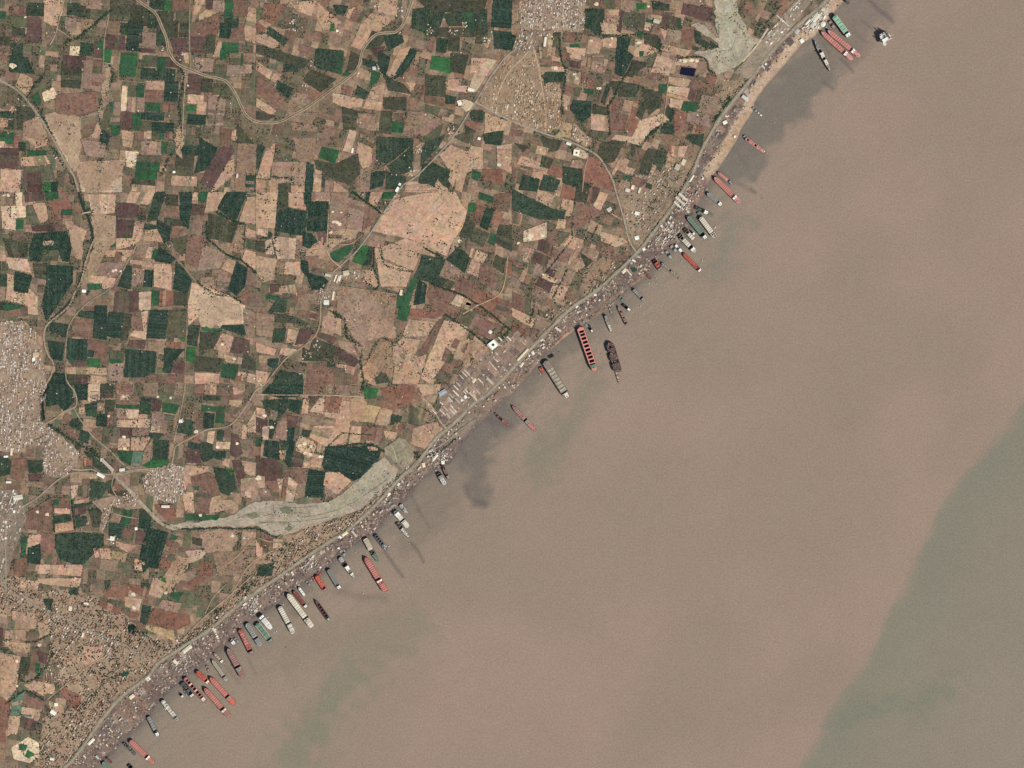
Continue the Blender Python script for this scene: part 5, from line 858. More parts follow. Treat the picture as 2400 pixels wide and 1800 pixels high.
def town(poly, step, fillp, ang, roofs, wmin=4.5, wmax=11, lane=5, aspect=1.0):
    xs = [p[0] for p in poly]; ys = [p[1] for p in poly]; cx = (min(xs) + max(xs)) / 2; cy = (min(ys) + max(ys)) / 2
    n = int(max(max(xs) - min(xs), max(ys) - min(ys)) / step * .75) + 2
    for i in range(-n, n + 1):
        for j in range(-n, n + 1):
            if i % lane == 0 or R.random() > fillp: continue
            u = i * step * aspect + R.uniform(-.7, .7); v = j * step + R.uniform(-.7, .7)
            x = cx + u * math.cos(ang) - v * math.sin(ang); y = cy + u * math.sin(ang) + v * math.cos(ang)
            if not (-120 < x < 2500 and -100 < y < 1880): continue
            if not inside(np.array([x]), np.array([y]), poly)[0]: continue
            if step > 4.45 and R.random() < .93 and in_field(x, y): continue
            if step < 5.1 and lane < 9 and hole(x, y) < (.42 if step == 5.0 else .33): continue
            c = np.array(R.choice(roofs)) * R.uniform(.78, 1.03)
            house(x, y, R.uniform(wmin, wmax), R.uniform(wmin, wmax * 1.25), R.uniform(3, 6.5), -ang + R.uniform(-.06, .06), c, R.random() < .3)
town(pairs('1217 30 1225 8 1290 -20 1375 -20 1368 70 1340 74 1290 68 1222 72'), 4.0, .86, .12, ROOFS_B)
town(pairs('1210 74 1300 74 1258 112 1215 128 1198 118'), 4.4, .7, .3, ROOFS_B)
town(pairs('1258 195 1312 195 1312 300 1282 306'), 4.2, .82, .08, ROOFS_Y, lane=4)
town(pairs('1200 150 1255 118 1268 200 1280 306 1240 296 1200 280 1150 258 1128 236 1160 180'), 5.0, .62, .12, ROOFS_Y + ROOFS_D2[:3], 6, 13)
town(pairs('1210 200 1260 205 1272 300 1240 294 1215 275'), 4.6, .55, .12, ROOFS_Y)
town(pairs('1137 267 1188 287 1178 302 1137 308'), 4.8, .7, .3, ROOFS_Y); town(pairs('1345 290 1386 330 1374 343 1340 325'), 4.6, .75, .35, ROOFS_B)
town(TOWNW, 4.1, .84, .1, ROOFS_B, lane=6); town(TOWN2, 4.2, .86, .12, ROOFS_B, lane=6)
town(pairs('-60 1150 40 1150 52 1185 50 1205 20 1215 10 1340 -60 1350'), 5.0, .66, .3, ROOFS_B, 6, 16)
town(pairs('20 1215 60 1215 50 1260 40 1330 20 1345'), 5.0, .45, .3, ROOFS_B, 5, 12)
town(pairs('275 1160 325 1168 332 1188 300 1193 262 1185 255 1212 240 1245 235 1240 243 1195'), 4.8, .7, .5, ROOFS_B)
town(pairs('195 1160 260 1170 215 1180'), 5, .4, .2, ROOFS_D); town(pairs('190 1190 215 1190 200 1260 180 1250'), 5, .35, .1, ROOFS_D)
town(SETTLE, 5.0, .7, .58, ROOFS_D2, 5, 12, 6)
town(pairs('100 1430 290 1500 260 1560 150 1500 110 1460'), 4.6, .55, .45, ROOFS_B, 5, 12, aspect=1.3)
town(pairs('100 1560 135 1556 150 1590 145 1610 108 1600'), 4.0, .8, .1, ROOFS_D, 4, 8)
town(pairs('758 660 770 690 775 715 745 712 742 690'), 4.2, .75, .2, ROOFS_B); town(pairs('800 640 850 632 850 650 800 655'), 5.4, .6, .2, ROOFS_B)
town(pairs('1365 690 1400 650 1470 592 1494 596 1450 634 1400 676 1370 698'), 5.6, .5, .6, ROOFS_D); town(pairs('1380 660 1440 610 1460 590 1440 640 1400 672'), 4.8, .3, .6, ROOFS_D)
town(pairs('1445 450 1480 420 1530 395 1600 410 1560 480 1510 560 1475 540'), 6.0, .42, .7, ROOFS_D, 5, 13)
town(pairs('1560 395 1600 375 1612 396 1590 430 1560 450 1530 440'), 5.0, .6, .5, ROOFS_D)
town(pairs('1680 190 1740 170 1750 190 1700 250'), 6.5, .4, .6, ROOFS_Y); town(pairs('1280 730 1330 700 1360 690 1300 760 1270 775'), 6, .4, .6, ROOFS_D)
town(pairs('1105 880 1165 805 1245 793 1196 866 1142 921 1062 988 1052 940'), 6.5, .34, .73, ROOFS_D, 6, 14, aspect=1.5)
town(pairs('1785 92 1850 20 1890 -20 1915 -20 1840 76 1800 118'), 5.2, .5, .75, ROOFS_B, 6, 14)
town(pairs('833 1206 900 1150 938 1114 942 1120 885 1170 836 1222'), 4.6, .75, .75, ROOFS_D, 4.5, 9)
town(pairs('795 1225 833 1206 836 1222 770 1265 700 1300 690 1290 740 1250'), 4.6, .6, .6, ROOFS_D, 4.5, 9)
town(pairs('960 1075 985 1060 1020 1020 1030 1030 980 1092 945 1118 945 1108'), 5.6, .3, .75, ROOFS_B, 5, 10)
WH = ((252, 246, 234), (240, 226, 204), (226, 210, 192), (206, 196, 186), (246, 234, 214))
town(pairs('566 1400 596 1386 606 1400 602 1436 590 1446 580 1420'), 3.6, .8, .6, WH, 5, 10, 9); town(pairs('1000 1066 1040 1052 1052 1068 1046 1086 1030 1078 1010 1082'), 4.0, .75, .6, WH, 5, 10, 9)
town(pairs('1578 482 1602 450 1622 462 1614 484 1600 496'), 4.2, .6, .7, WH, 5, 10, 9); town(pairs('1520 566 1560 520 1600 520 1596 550 1550 580'), 4.6, .5, .7, WH, 5, 10, 9)
town(pairs('700 1330 735 1304 748 1316 720 1344'), 4.2, .6, .6, WH, 5, 10, 9); town(pairs('1886 60 1916 20 1940 24 1926 58 1900 80'), 4.2, .75, .7, WH, 6, 14, 9); town(pairs('400 1560 440 1530 456 1540 420 1576'), 4.4, .6, .6, WH, 5, 11, 9)
for a, b in zip(HIGHWAY[1:-1], HIGHWAY[2:-1]):        # the row of stores and workshops along the sea side of the coast road
    L = math.dist(a, b); t = 0.0
    while t < L:
        t += R.uniform(3.5, 6.5)
        if R.random() > (.62 if a[1] > 440 else .2): continue
        nx, ny = -(b[1] - a[1]) / L, (b[0] - a[0]) / L; k = R.choice((6.2, 6.8, 10, 14)); x = a[0] + (b[0] - a[0]) * t / L + nx * k; y = a[1] + (b[1] - a[1]) * t / L + ny * k
        house(x, y, R.uniform(7, 16), R.uniform(6, 10), R.uniform(3, 6), math.atan2(-(b[1] - a[1]), b[0] - a[0]), np.array(R.choice(ROOFS_B + ROOFS_D2)) * R.uniform(.74, .98), R.random() < .4)
for k in range(60):                                   # long thin sheds in the storage yards behind the road
    t = R.random(); q = R.uniform(10, 66); x = 1046 + 200 * t - .70 * q; y = 1000 - 194 * t - .71 * q
    if x + y * 1.03 < 1990 - (0 if t < .25 else 35): continue
    house(x, y, R.uniform(20, 60), R.uniform(6, 10), R.uniform(4, 7), -.79, np.array(R.choice(((214, 200, 182), (190, 176, 162), (166, 150, 138), (232, 218, 196)))), True)
for _ in range(650):           # farmsteads on the plain
    x = R.uniform(-40, 1700); y = R.uniform(-40, 1500)
    if inside(np.array([x]), np.array([y]), INLAND_POLY)[0]:
        house(x, y, R.uniform(4, 8), R.uniform(4, 9), R.uniform(3, 5), R.uniform(0, 1.5), R.choice(((226, 206, 184), (236, 226, 210), (214, 180, 156), (180, 156, 136), (160, 130, 112))), R.random() < .4)
for cx, cy, n, sp in ((690, 50, 12, 12), (695, 70, 9, 12), (790, 75, 5, 8), (875, 15, 6, 8), (935, 80, 5, 6), (1005, 70, 16, 9), (1060, 75, 12, 8), (1090, 60, 8, 8), (1140, 90, 9, 12), (735, 150, 8, 8), (880, 160, 8, 6), (720, 200, 4, 8), (1055, 310, 16, 8), (980, 350, 18, 9),
                      (965, 405, 14, 7), (640, 590, 3, 5), (1230, 600, 5, 10), (380, 115, 6, 8), (430, 128, 8, 6), (740, 810, 12, 10), (725, 830, 10, 8), (425, 985, 6, 5), (265, 1265, 12, 8), (205, 1230, 8, 5), (415, 1500, 10, 10), (605, 900, 6, 6), (1010, 850, 4, 6), (1170, 880, 12, 20),
                      (1530, 60, 5, 5), (130, 370, 6, 10), (440, 200, 3, 3), (930, 20, 8, 12), (1560, 110, 4, 10), (300, 1160, 20, 14), (850, 1220, 20, 12), (10, 1190, 18, 12)):
    for _ in range(n):
        house(cx + R.gauss(0, sp * .7), cy + R.gauss(0, sp * .7), R.uniform(5, 10), R.uniform(5, 10), R.uniform(3, 6), R.uniform(0, 1.5), R.choice(ROOFS_B + ROOFS_Y), R.random() < .3)
def house_ok(h):
    x = np.array([h[0]]); y = np.array([h[1]])
    return dist_line(x, y, HIGHWAY)[0] > 4.2 and signed_shore(x, y)[0] > 6
HOUSES = [h for h in HOUSES if house_ok(h)]
in_frame = [i for i, h in enumerate(HOUSES) if 4 < h[0] < 2396 and 4 < h[1] < 1796]
in_frame.sort(key=lambda i: -HOUSES[i][2] * HOUSES[i][3] * (1.0 + sum(HOUSES[i][6]) / 400.0)); solo = set(in_frame[:230])
def add_house(m, x, y, w, d, h, a, c, g, z0=3.0):
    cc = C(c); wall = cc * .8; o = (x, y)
    if g:
        P = []
        for px_, py_, pz in ((-w / 2, -d / 2, 0), (w / 2, -d / 2, 0), (w / 2, d / 2, 0), (-w / 2, d / 2, 0), (-w / 2, -d / 2, h * .7), (w / 2, -d / 2, h * .7), (w / 2, d / 2, h * .7), (-w / 2, d / 2, h * .7), (0, -d / 2, h), (0, d / 2, h)):
            P.append((x + px_ * math.cos(a) - py_ * math.sin(a), y + px_ * math.sin(a) + py_ * math.cos(a), z0 + pz))
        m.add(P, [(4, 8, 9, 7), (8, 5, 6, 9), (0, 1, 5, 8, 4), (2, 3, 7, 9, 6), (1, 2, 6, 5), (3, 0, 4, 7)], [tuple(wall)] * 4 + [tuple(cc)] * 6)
    else:
        m.box(-w / 2, w / 2, -d / 2, d / 2, z0, z0 + h, tuple(cc), a, o)
        m.box(-w * .42, -w * .08, -d * .42, -d * .1, z0 + h, z0 + h + 2.2, tuple(cc * 1.05), a, o)
mh = MB()
for i, h in enumerate(HOUSES):
    x, y, w, d, hh, a, c, g = h
    if i in solo:
        m = MB(); add_house(m, 0, 0, w, d, hh, a, c, g, 0.0); o = m.build('house', M_ROOF); o.location = (X(x), Y(y), 3.0)
        w = near_mark(x, y); kd = ('pitched' if g else 'flat') + ' roofed ' + ('white' if min(c) > 205 else 'pale' if min(c) > 160 else 'dull brown') + ' house'
        where = ('the coast road settlement' if y > 1190 or x > 1300 else ('the dense town at the west edge' if x < 200 and y > 740 else ('the village beside the road junction in the north' if x > 1100 else 'the farmland')))
        tag(o, kd + ' ' + w, 'house', kd.replace('house', 'houses') + ' ' + w)
    else: add_house(mh, X(x), Y(y), w, d, hh, a, c, g)
tag(mh.build('houses_far_and_small', M_ROOF), kind='stuff')
print('houses', len(HOUSES))

# ------------------------------------------------------------------ large buildings one can point to: x, y, length, width (px), angle deg (up from +x), colour, label
def shed_mesh(L, W, H, c, court=False):
    m = MB(); cc = C(c); w2, l2 = W / 2, L / 2
    if court:
        t = .34
        for x0, x1, y0, y1 in ((-l2, l2, -w2, -w2 * t), (-l2, l2, w2 * t, w2), (-l2, -l2 * t, -w2 * t, w2 * t), (l2 * t, l2, -w2 * t, w2 * t)): m.box(x0, x1, y0, y1, 0, H, tuple(cc))
        m.box(-l2 * t, l2 * t, -w2 * t, w2 * t, 0, .5, tuple(C(70, 84, 50)))
    else:
        P = [(x, y, z) for x in (-l2, l2) for y, z in ((-w2, 0), (-w2, H * .8), (0, H), (w2, H * .8), (w2, 0))]
        m.add(P, [(1, 6, 7, 2), (2, 7, 8, 3), (0, 5, 6, 1), (3, 8, 9, 4), (0, 1, 2, 3, 4), (9, 8, 7, 6, 5)], tuple(cc))
        if L > 30:
            k = int(L / 9)
            for i in range(k): m.box(-l2 + L * (i + .35) / k, -l2 + L * (i + .65) / k, -1.0, 1.0, H - .2, H + .9, tuple(cc * .7))
    return m
BIG = [(1225, 831, 37, 5.2, 47, (232, 214, 182), 'very long narrow cream shed lying along the coast road', 'shed'),
       (1308, 772, 17, 4.5, -35, (228, 214, 200), 'slim pale shed between the coast road and the sandy beach', 'shed'),
       (1270, 797, 8, 5, 30, (220, 210, 190), 'small cream building on the sea side of the coast road', 'building'),
       (1249, 827, 6.5, 9, 30, (238, 232, 218), 'white block just seaward of the very long cream shed', 'building'),
       (1223, 855, 13, 5.5, 55, (232, 218, 190), 'cream shed on the beach plot above the big grey ship', 'shed'),
       (1111, 892, 11, 7, 50, (234, 210, 174), 'cream square shed at the inland edge of the storage yards', 'shed'),
       (1148, 893, 20, 5, -42, (206, 192, 170), 'long grey beige shed running inland through the storage yards', 'shed'),
       (1183, 865, 20, 3.5, -42, (178, 164, 150), 'thin grey shed running inland toward the coast road', 'shed'),
       (1108, 928, 24, 4.2, -45, (222, 196, 164), 'long sand coloured shed in the western storage yards', 'shed'),
       (1149, 778, 8, 8, 50, (236, 232, 222), 'white house inside the red earth compound', 'house'),
       (1161, 775, 13, 8, 35, (108, 108, 90), 'dark grey green hall beside the white house of the compound', 'hall'),
       (1155.5, 808, 17.5, 17.5, 38, (255, 255, 244), 'brilliant white square building with a dark courtyard', 'building'),
       (1351, 358, 14, 14, -8, (252, 246, 226), 'white courtyard building beside the northern paved road', 'building'),
       (1037, 920, 19, 10, 30, (168, 176, 188), 'large blue grey metal roof at the inland end of the plots', 'warehouse'),
       (1091, 930, 6, 8, 25, (248, 244, 232), 'white house in the plot east of the blue grey roof', 'house'),
       (1082, 938, 5, 6, 25, (238, 232, 214), 'small white house with trees west of its larger neighbour', 'house'),
       (1113, 934, 13, 4, -48, (220, 196, 166), 'sand coloured shed beside the road east of the white house', 'shed'),
       (993, 1090, 7, 11, 15, (240, 220, 188), 'cream shed by the coast road near the reservoir track', 'shed'),
       (1020, 1072, 17, 6, 50, (238, 226, 204), 'cluster of white roofs over the curved beach plot', 'shed'),
       (1038, 1084, 7, 8, 10, (255, 250, 236), 'bright white block at the head of the paired wrecks', 'building'),
       (912, 1158, 7, 6, 45, (248, 240, 224), 'white house on the sea side of the road near the river bend', 'house'),
       (934, 1135, 7, 5, 50, (248, 240, 222), 'white house below the river mouth track', 'house'),
       (808, 1251, 15, 7, 35, (240, 224, 190), 'cream shed above the beach between two dark wrecks', 'shed'),
       (830, 1251, 18, 4.5, -50, (214, 202, 184), 'narrow grey shed pointing at the beach', 'shed'),
       (797, 1259, 5, 8, 60, (250, 244, 226), 'bright white shed at the road edge', 'shed'),
       (439, 1521, 25, 9, 38, (226, 216, 194), 'broad cream shed on the southern yards', 'shed'),
       (412, 1552, 14, 7, -42, (240, 226, 198), 'cream shed south west of the broad cream shed', 'shed'),
       (502, 1477, 14, 5, -55, (230, 212, 184), 'narrow cream shed angled toward the sea', 'shed'),
       (309, 1633, 13, 8, 38, (242, 224, 196), 'cream shed standing alone beside the southern road', 'shed'),
       (214, 1738, 19, 7, 45, (246, 238, 220), 'long white shed near the lower edge of the coast', 'shed'),
       (125, 1670, 14, 9, -30, (255, 250, 236), 'white rectangular building in the pale lot', 'building'),
       (131.5, 1651, 8, 8, 5, (252, 246, 226), 'small white square building north of the larger one', 'building'),
       (165, 1426, 8, 11, -5, (238, 222, 194), 'cream building beside the diagonal main street', 'building'),
       (194, 1488, 4, 11, -12, (250, 234, 206), 'narrow cream hall on the south side of the main street', 'hall'),
       (347, 1591, 10, 9, 40, (250, 240, 218), 'cream block where the settlement meets the yards', 'building'),
       (122, 1779, 10, 6, -10, (238, 230, 214), 'pale shed near the lower left corner', 'shed'),
       (201, 1414, 9, 4.5, 0, (244, 230, 206), 'small pale hall north of the main street', 'hall'),
       (197, 682, 10, 7, -5, (255, 252, 238), 'bright white shed beside the river track', 'shed'),
       (79, 843, 7, 9, 5, (255, 252, 240), 'bright white building in the west town', 'building'),
       (84, 832, 14, 12, 5, (214, 184, 152), 'sandy square roof in the west town', 'building'),
       (408, 403, 6, 5, 0, (255, 250, 240), 'tiny white shed in dark green fields', 'shed'),
       (556, 412, 4, 10, -10, (230, 212, 196), 'narrow white shed beside an orchard', 'shed'),
       (1104, 210, 15, 7, -15, (250, 244, 226), 'white workshop north west of the road junction', 'workshop'),
       (1077, 241, 9, 12, 20, (246, 238, 220), 'white building on the pale junction lot', 'building'),
       (1123, 325, 7, 6, -20, (255, 242, 220), 'small white house south of the junction village', 'house'),
       (931, 444, 6, 12, -30, (255, 252, 244), 'white shed at the tip of the big bare field', 'shed'),
       (937, 432, 6, 6, -30, (248, 240, 224), 'white shed a little north of the roadside pair', 'shed'),
       (826, 353, 4.5, 12, -8, (250, 240, 226), 'slim white shed at the foot of a cream strip field', 'shed'),
       (790, 72, 5, 6, 0, (246, 240, 226), 'white farmhouse above the canal bend', 'house'),
       (877, 160, 8, 8, 10, (208, 214, 210), 'pale grey farm buildings inside the canal curve', 'house'),
       (1277, 98, 22, 5.5, 82, (240, 232, 214), 'long white hall under the northern town', 'hall'),
       (1539, 50, 15, 9, -18, (206, 196, 182), 'pale workshop among small green plots', 'workshop'),
       (1333, 337, 12, 6, -20, (244, 238, 226), 'white sheds on the bend of the paved road', 'shed'),
       (1602, 380, 9, 14, -25, (222, 206, 176), 'beige roofed hall inland of the northern yards', 'hall'),
       (1588, 392, 12, 14, -25, (196, 182, 158), 'flat beige slab yard beside the beige hall', 'hall'),
       (1699, 287, 10, 8, 25, (252, 242, 224), 'cream house beside the coast road in the north', 'house'),
       (1493, 500, 11, 8, -12, (250, 242, 226), 'white hall east of the meeting roads', 'hall'),
       (1428, 491, 11, 9, 30, (214, 202, 184), 'grey white hall west of the straight road', 'hall'),
       (1471, 446, 11, 8, -15, (226, 214, 196), 'pale block at the corner of the northern yards', 'building'),
       (1483, 439, 7, 10, -15, (242, 226, 200), 'cream block between two grey yard halls', 'building'),
       (1499, 446, 4.5, 13, -20, (232, 220, 200), 'narrow pale hall east of the cream block', 'hall'),
       (1492.5, 557.5, 10, 9, 15, (250, 248, 232), 'white hall above the road fork at the coast', 'hall'),
       (1509, 584, 7, 7, 20, (250, 240, 222), 'white block right at the coast road fork', 'building'),
       (1601, 462, 26, 5, -42, (232, 220, 198), 'upper of the parallel white sheds on the beach', 'shed'),
       (1594, 471, 28, 5, -42, (216, 208, 190), 'middle of the parallel white sheds on the beach', 'shed'),
       (1588, 480, 22, 4, -42, (236, 226, 208), 'lowest of the parallel white sheds on the beach', 'shed'),
       (1621, 418, 18, 4.5, 58, (240, 230, 208), 'cream shed along the road above the long pink ship', 'shed'),
       (1463, 635, 13, 7, 45, (236, 222, 196), 'cream shed above the orange beach cove', 'shed'),
       (1475, 640, 15, 3, -50, (238, 222, 194), 'thin cream shed pointing at the orange cove', 'shed'),
       (1395, 691, 7, 5, 0, (240, 234, 226), 'small white office by the coast road', 'office'),
       (1352, 719, 7, 4, 40, (248, 240, 228), 'small white office near the thin grey wrecks', 'office'),
       (1879, 96, 9, 10, 35, (244, 238, 226), 'white square block at the north beach', 'building'),
       (1746, 230, 17, 8, -38, (212, 208, 202), 'pale grey hall at the neck of the northern beach', 'hall'),
       (1722, 320, 5, 5, 0, (255, 250, 240), 'tiny white hut on the pale beach', 'hut'),
       (1912, 42, 22, 12, 52, (226, 216, 198), 'pale warehouse roof on the northern tip', 'warehouse'),
       (1905, 58, 14, 9, 48, (208, 202, 192), 'grey roofed hall below the pale warehouse', 'hall'),
       (1893, 52, 16, 5, 48, (240, 230, 210), 'narrow cream shed beside the warehouse', 'shed'),
       (1868, 74, 12, 9, 50, (196, 194, 188), 'grey roof south west of the narrow cream shed', 'hall'),
       (236, 1114, 19, 7.5, -28, (255, 248, 234), 'white station hall west of the road crossing', 'hall'),
       (239, 1078, 7, 8, 0, (236, 226, 208), 'cream block at the top of the depot', 'building'),
       (253, 1091, 36, 7, -44, (200, 186, 166), 'long pale depot roof beside the railway trees', 'depot'),
       (286, 1101, 13, 7, 10, (236, 228, 212), 'white roof at the road crossing', 'building'),
       (20, 1130, 12, 5, 0, (248, 240, 226), 'white shed below the dark red field', 'shed'),
       (14, 1070, 10, 4.5, 5, (255, 252, 244), 'white roof at the far left under the town', 'building'),
       (27, 1059, 4.5, 17, -3, (246, 226, 190), 'slim cream hall under the town', 'hall'),
       (42, 1166, 22, 11, 10, (226, 214, 196), 'broad pale roof in the south west quarter', 'warehouse'),
       (388, 1187, 19, 6, 0, (246, 226, 214), 'pinkish white roofs south of the small town', 'building'),
       (263, 1262, 11, 10, -10, (246, 236, 222), 'white farmhouse group below the green plots', 'house'),
       (319, 1239, 6, 7, 10, (255, 250, 240), 'white hut between dark orchards', 'hut'),
       (423, 987, 7, 8, 10, (236, 238, 234), 'white roofed farm by the north south lane', 'house'),
       (786, 652, 3.6, 17, -20, (240, 226, 204), 'first of the three long cream sheds in the mid village', 'shed'),
       (792, 655, 3.6, 18, -20, (226, 200, 176), 'second of the three long cream sheds in the mid village', 'shed'),
       (797, 652, 3.6, 15, -20, (246, 238, 222), 'third and whitest of the long sheds in the mid village', 'shed'),
       (769, 645, 14, 6, -12, (214, 206, 184), 'beige roof at the north end of the mid village', 'building'),
       (765, 709, 12, 11, 0, (236, 234, 222), 'white roofs at the south end of the mid village', 'building'),
       (781, 693, 4.5, 20, -8, (238, 224, 200), 'long pale shed by the village stream', 'shed'),
       (811, 640, 14, 11, 10, (214, 198, 172), 'pale paved yard building under the two tone green field', 'building'),
       (940, 685, 6, 12, -12, (238, 214, 184), 'cream hut in bare ground beside the dark strip field', 'hut')]
for x, y, L, W, ang, c, lab, cat in BIG:
    m = shed_mesh(L * S, W * S, 7.0 if L < 14 else 10.0, c, 'courtyard' in lab)
    o = m.build({'house': 'house', 'shed': 'shed'}.get(cat, cat), M_ROOF); o.location = (X(x), Y(y), 3.0); o.rotation_euler = (0, 0, math.radians(ang)); tag(o, lab, cat)
# weir across the western river, and the tank at the north beach
m = MB(); m.box(-31, 31, -4, 4, -1, 5, tuple(C(214, 196, 168)))
for i in range(7): m.box(-28 + i * 9, -26 + i * 9, -6, 6, 0, 7, tuple(C(190, 170, 146)))
o = m.build('weir', M_ROOF); o.location = (X(202), Y(498.5), 3); o.rotation_euler = (0, 0, .18); tag(o, 'pale concrete weir across the dark western river', 'weir')
m = MB(); m.cyl(0, 0, 19, 0, 12, tuple(C(232, 226, 214)), 20); m.cyl(0, 0, 18, 12, 15, tuple(C(238, 232, 220)), 20, r2=3)
o = m.build('storage_tank', M_ROOF); o.location = (X(1929), Y(57), 2); tag(o, 'round white storage tank at the northern beach', 'tank')
m = MB(); m.box(-60, 60, -3, 3, 0, 6, tuple(C(226, 214, 196)))
o = m.build('boundary_wall', M_ROOF); o.location = (X(1835), Y(49), 3); o.rotation_euler = (0, 0, -.72); tag(o, 'thick pale wall at the end of the bare northern plot', 'wall')

# ------------------------------------------------------------------ ship breaking yards: scrap, plates, winch huts
msc = MB()
SC = [(128, 108, 98), (144, 122, 110), (108, 92, 88), (160, 140, 126), (182, 164, 148), (206, 190, 174), (150, 114, 96), (144, 134, 126), (132, 124, 120), (98, 82, 78), (168, 126, 108), (176, 156, 136), (214, 200, 184), (104, 90, 86), (116, 104, 98)]
seg = list(zip(SHORE[1:-2], SHORE[2:-1])); lens = [math.dist(a, b) for a, b in seg]; tot = sum(lens)
cum = np.cumsum(lens); rs = np.random.RandomState(11); NS = 22000
rr = rs.rand(NS) * tot; ii = np.searchsorted(cum, rr); tt = (rr - (cum[ii] - np.array(lens)[ii])) / np.array(lens)[ii]
SA = np.array([a for a, b in seg]); SB = np.array([b for a, b in seg]); dd_ = (SB - SA)[ii]; nn_ = np.stack([dd_[:, 1], -dd_[:, 0]], 1) / np.array(lens)[ii][:, None]
dist_ = 2 + rs.rand(NS) * 60; PX = SA[ii] + dd_ * tt[:, None] + nn_ * dist_[:, None]; sx, sy = PX[:, 0], PX[:, 1]
ok = ~inside(sx, sy, INLAND_POLY) & ~inside(sx, sy, SEA_POLY) & (dist_line(sx, sy, HIGHWAY) > 3.5) & (vnoise(sx, sy, 11, 31) > .4)
ok &= ~((sy < 400) & (rs.rand(NS) < np.where(dist_ < 20, .95, .6))) & ~((sx > 1060) & (sx < 1190) & (sy > 880) & (sy < 1080) & (rs.rand(NS) < .8))
zz_ = ground_z(sx, sy)
for i in np.nonzero(ok)[0]:
    s = R.choice((3, 4, 5, 6, 8, 11)); c = C(R.choice(SC)) * R.uniform(.75, 1.05); z = float(zz_[i]); an = R.choice((.75, .75 + 1.57)) + R.uniform(-.4, .4)
    msc.box(-s / 2, s / 2, -s * R.uniform(.3, .8), s * R.uniform(.3, .8), z - .5, z + R.uniform(.5, 2.6), tuple(c), an, (X(sx[i]), Y(sy[i])), R.choice((1, 1, .7)))
n_scrap = int(ok.sum())
tag(msc.build('scrap_heaps', M_SCRAP), kind='stuff'); print('scrap', n_scrap)
k = 0; YARD = []
for _ in range(4000):
    if k >= 130: break
    r = R.uniform(0, tot); i = 0
    while r > lens[i]: r -= lens[i]; i += 1
    a, b = seg[i]; t = r / lens[i]; nx, ny = (b[1] - a[1]) / lens[i], -(b[0] - a[0]) / lens[i]; d = R.uniform(10, 60)
    x = a[0] + (b[0] - a[0]) * t + nx * d; y = a[1] + (b[1] - a[1]) * t + ny * d; xa, ya = np.array([x]), np.array([y])
    if not (5 < x < 2395 and 5 < y < 1795) or inside(xa, ya, INLAND_POLY)[0] or dist_line(xa, ya, HIGHWAY)[0] < 5 or (y < 400 and R.random() < .7): continue
    if R.random() > .35 and dist_line(xa, ya, HIGHWAY)[0] > 12: continue
    th = math.atan2(-(b[1] - a[1]), b[0] - a[0]); g = R.random() < .5; w = R.uniform(8, 15); dd = R.uniform(12, 30) if R.random() < .4 else R.uniform(8, 14)
    m = MB(); add_house(m, 0, 0, w, dd, R.uniform(5, 9), 0, R.choice(((240, 230, 210), (226, 206, 180), (206, 198, 190), (232, 214, 196), (190, 178, 168), (246, 240, 230))), g, 0.0)
    o = m.build('yard_shed', M_ROOF); o.location = (X(x), Y(y), float(ground_z(xa, ya)[0])); o.rotation_euler = (0, 0, th + R.choice((0, 1.57)))
    tag(o, 'pale shed', 'shed', ('pitched' if g else 'flat') + ' roofed sheds on the breaking plots'); YARD.append((o, x, y, g)); k += 1

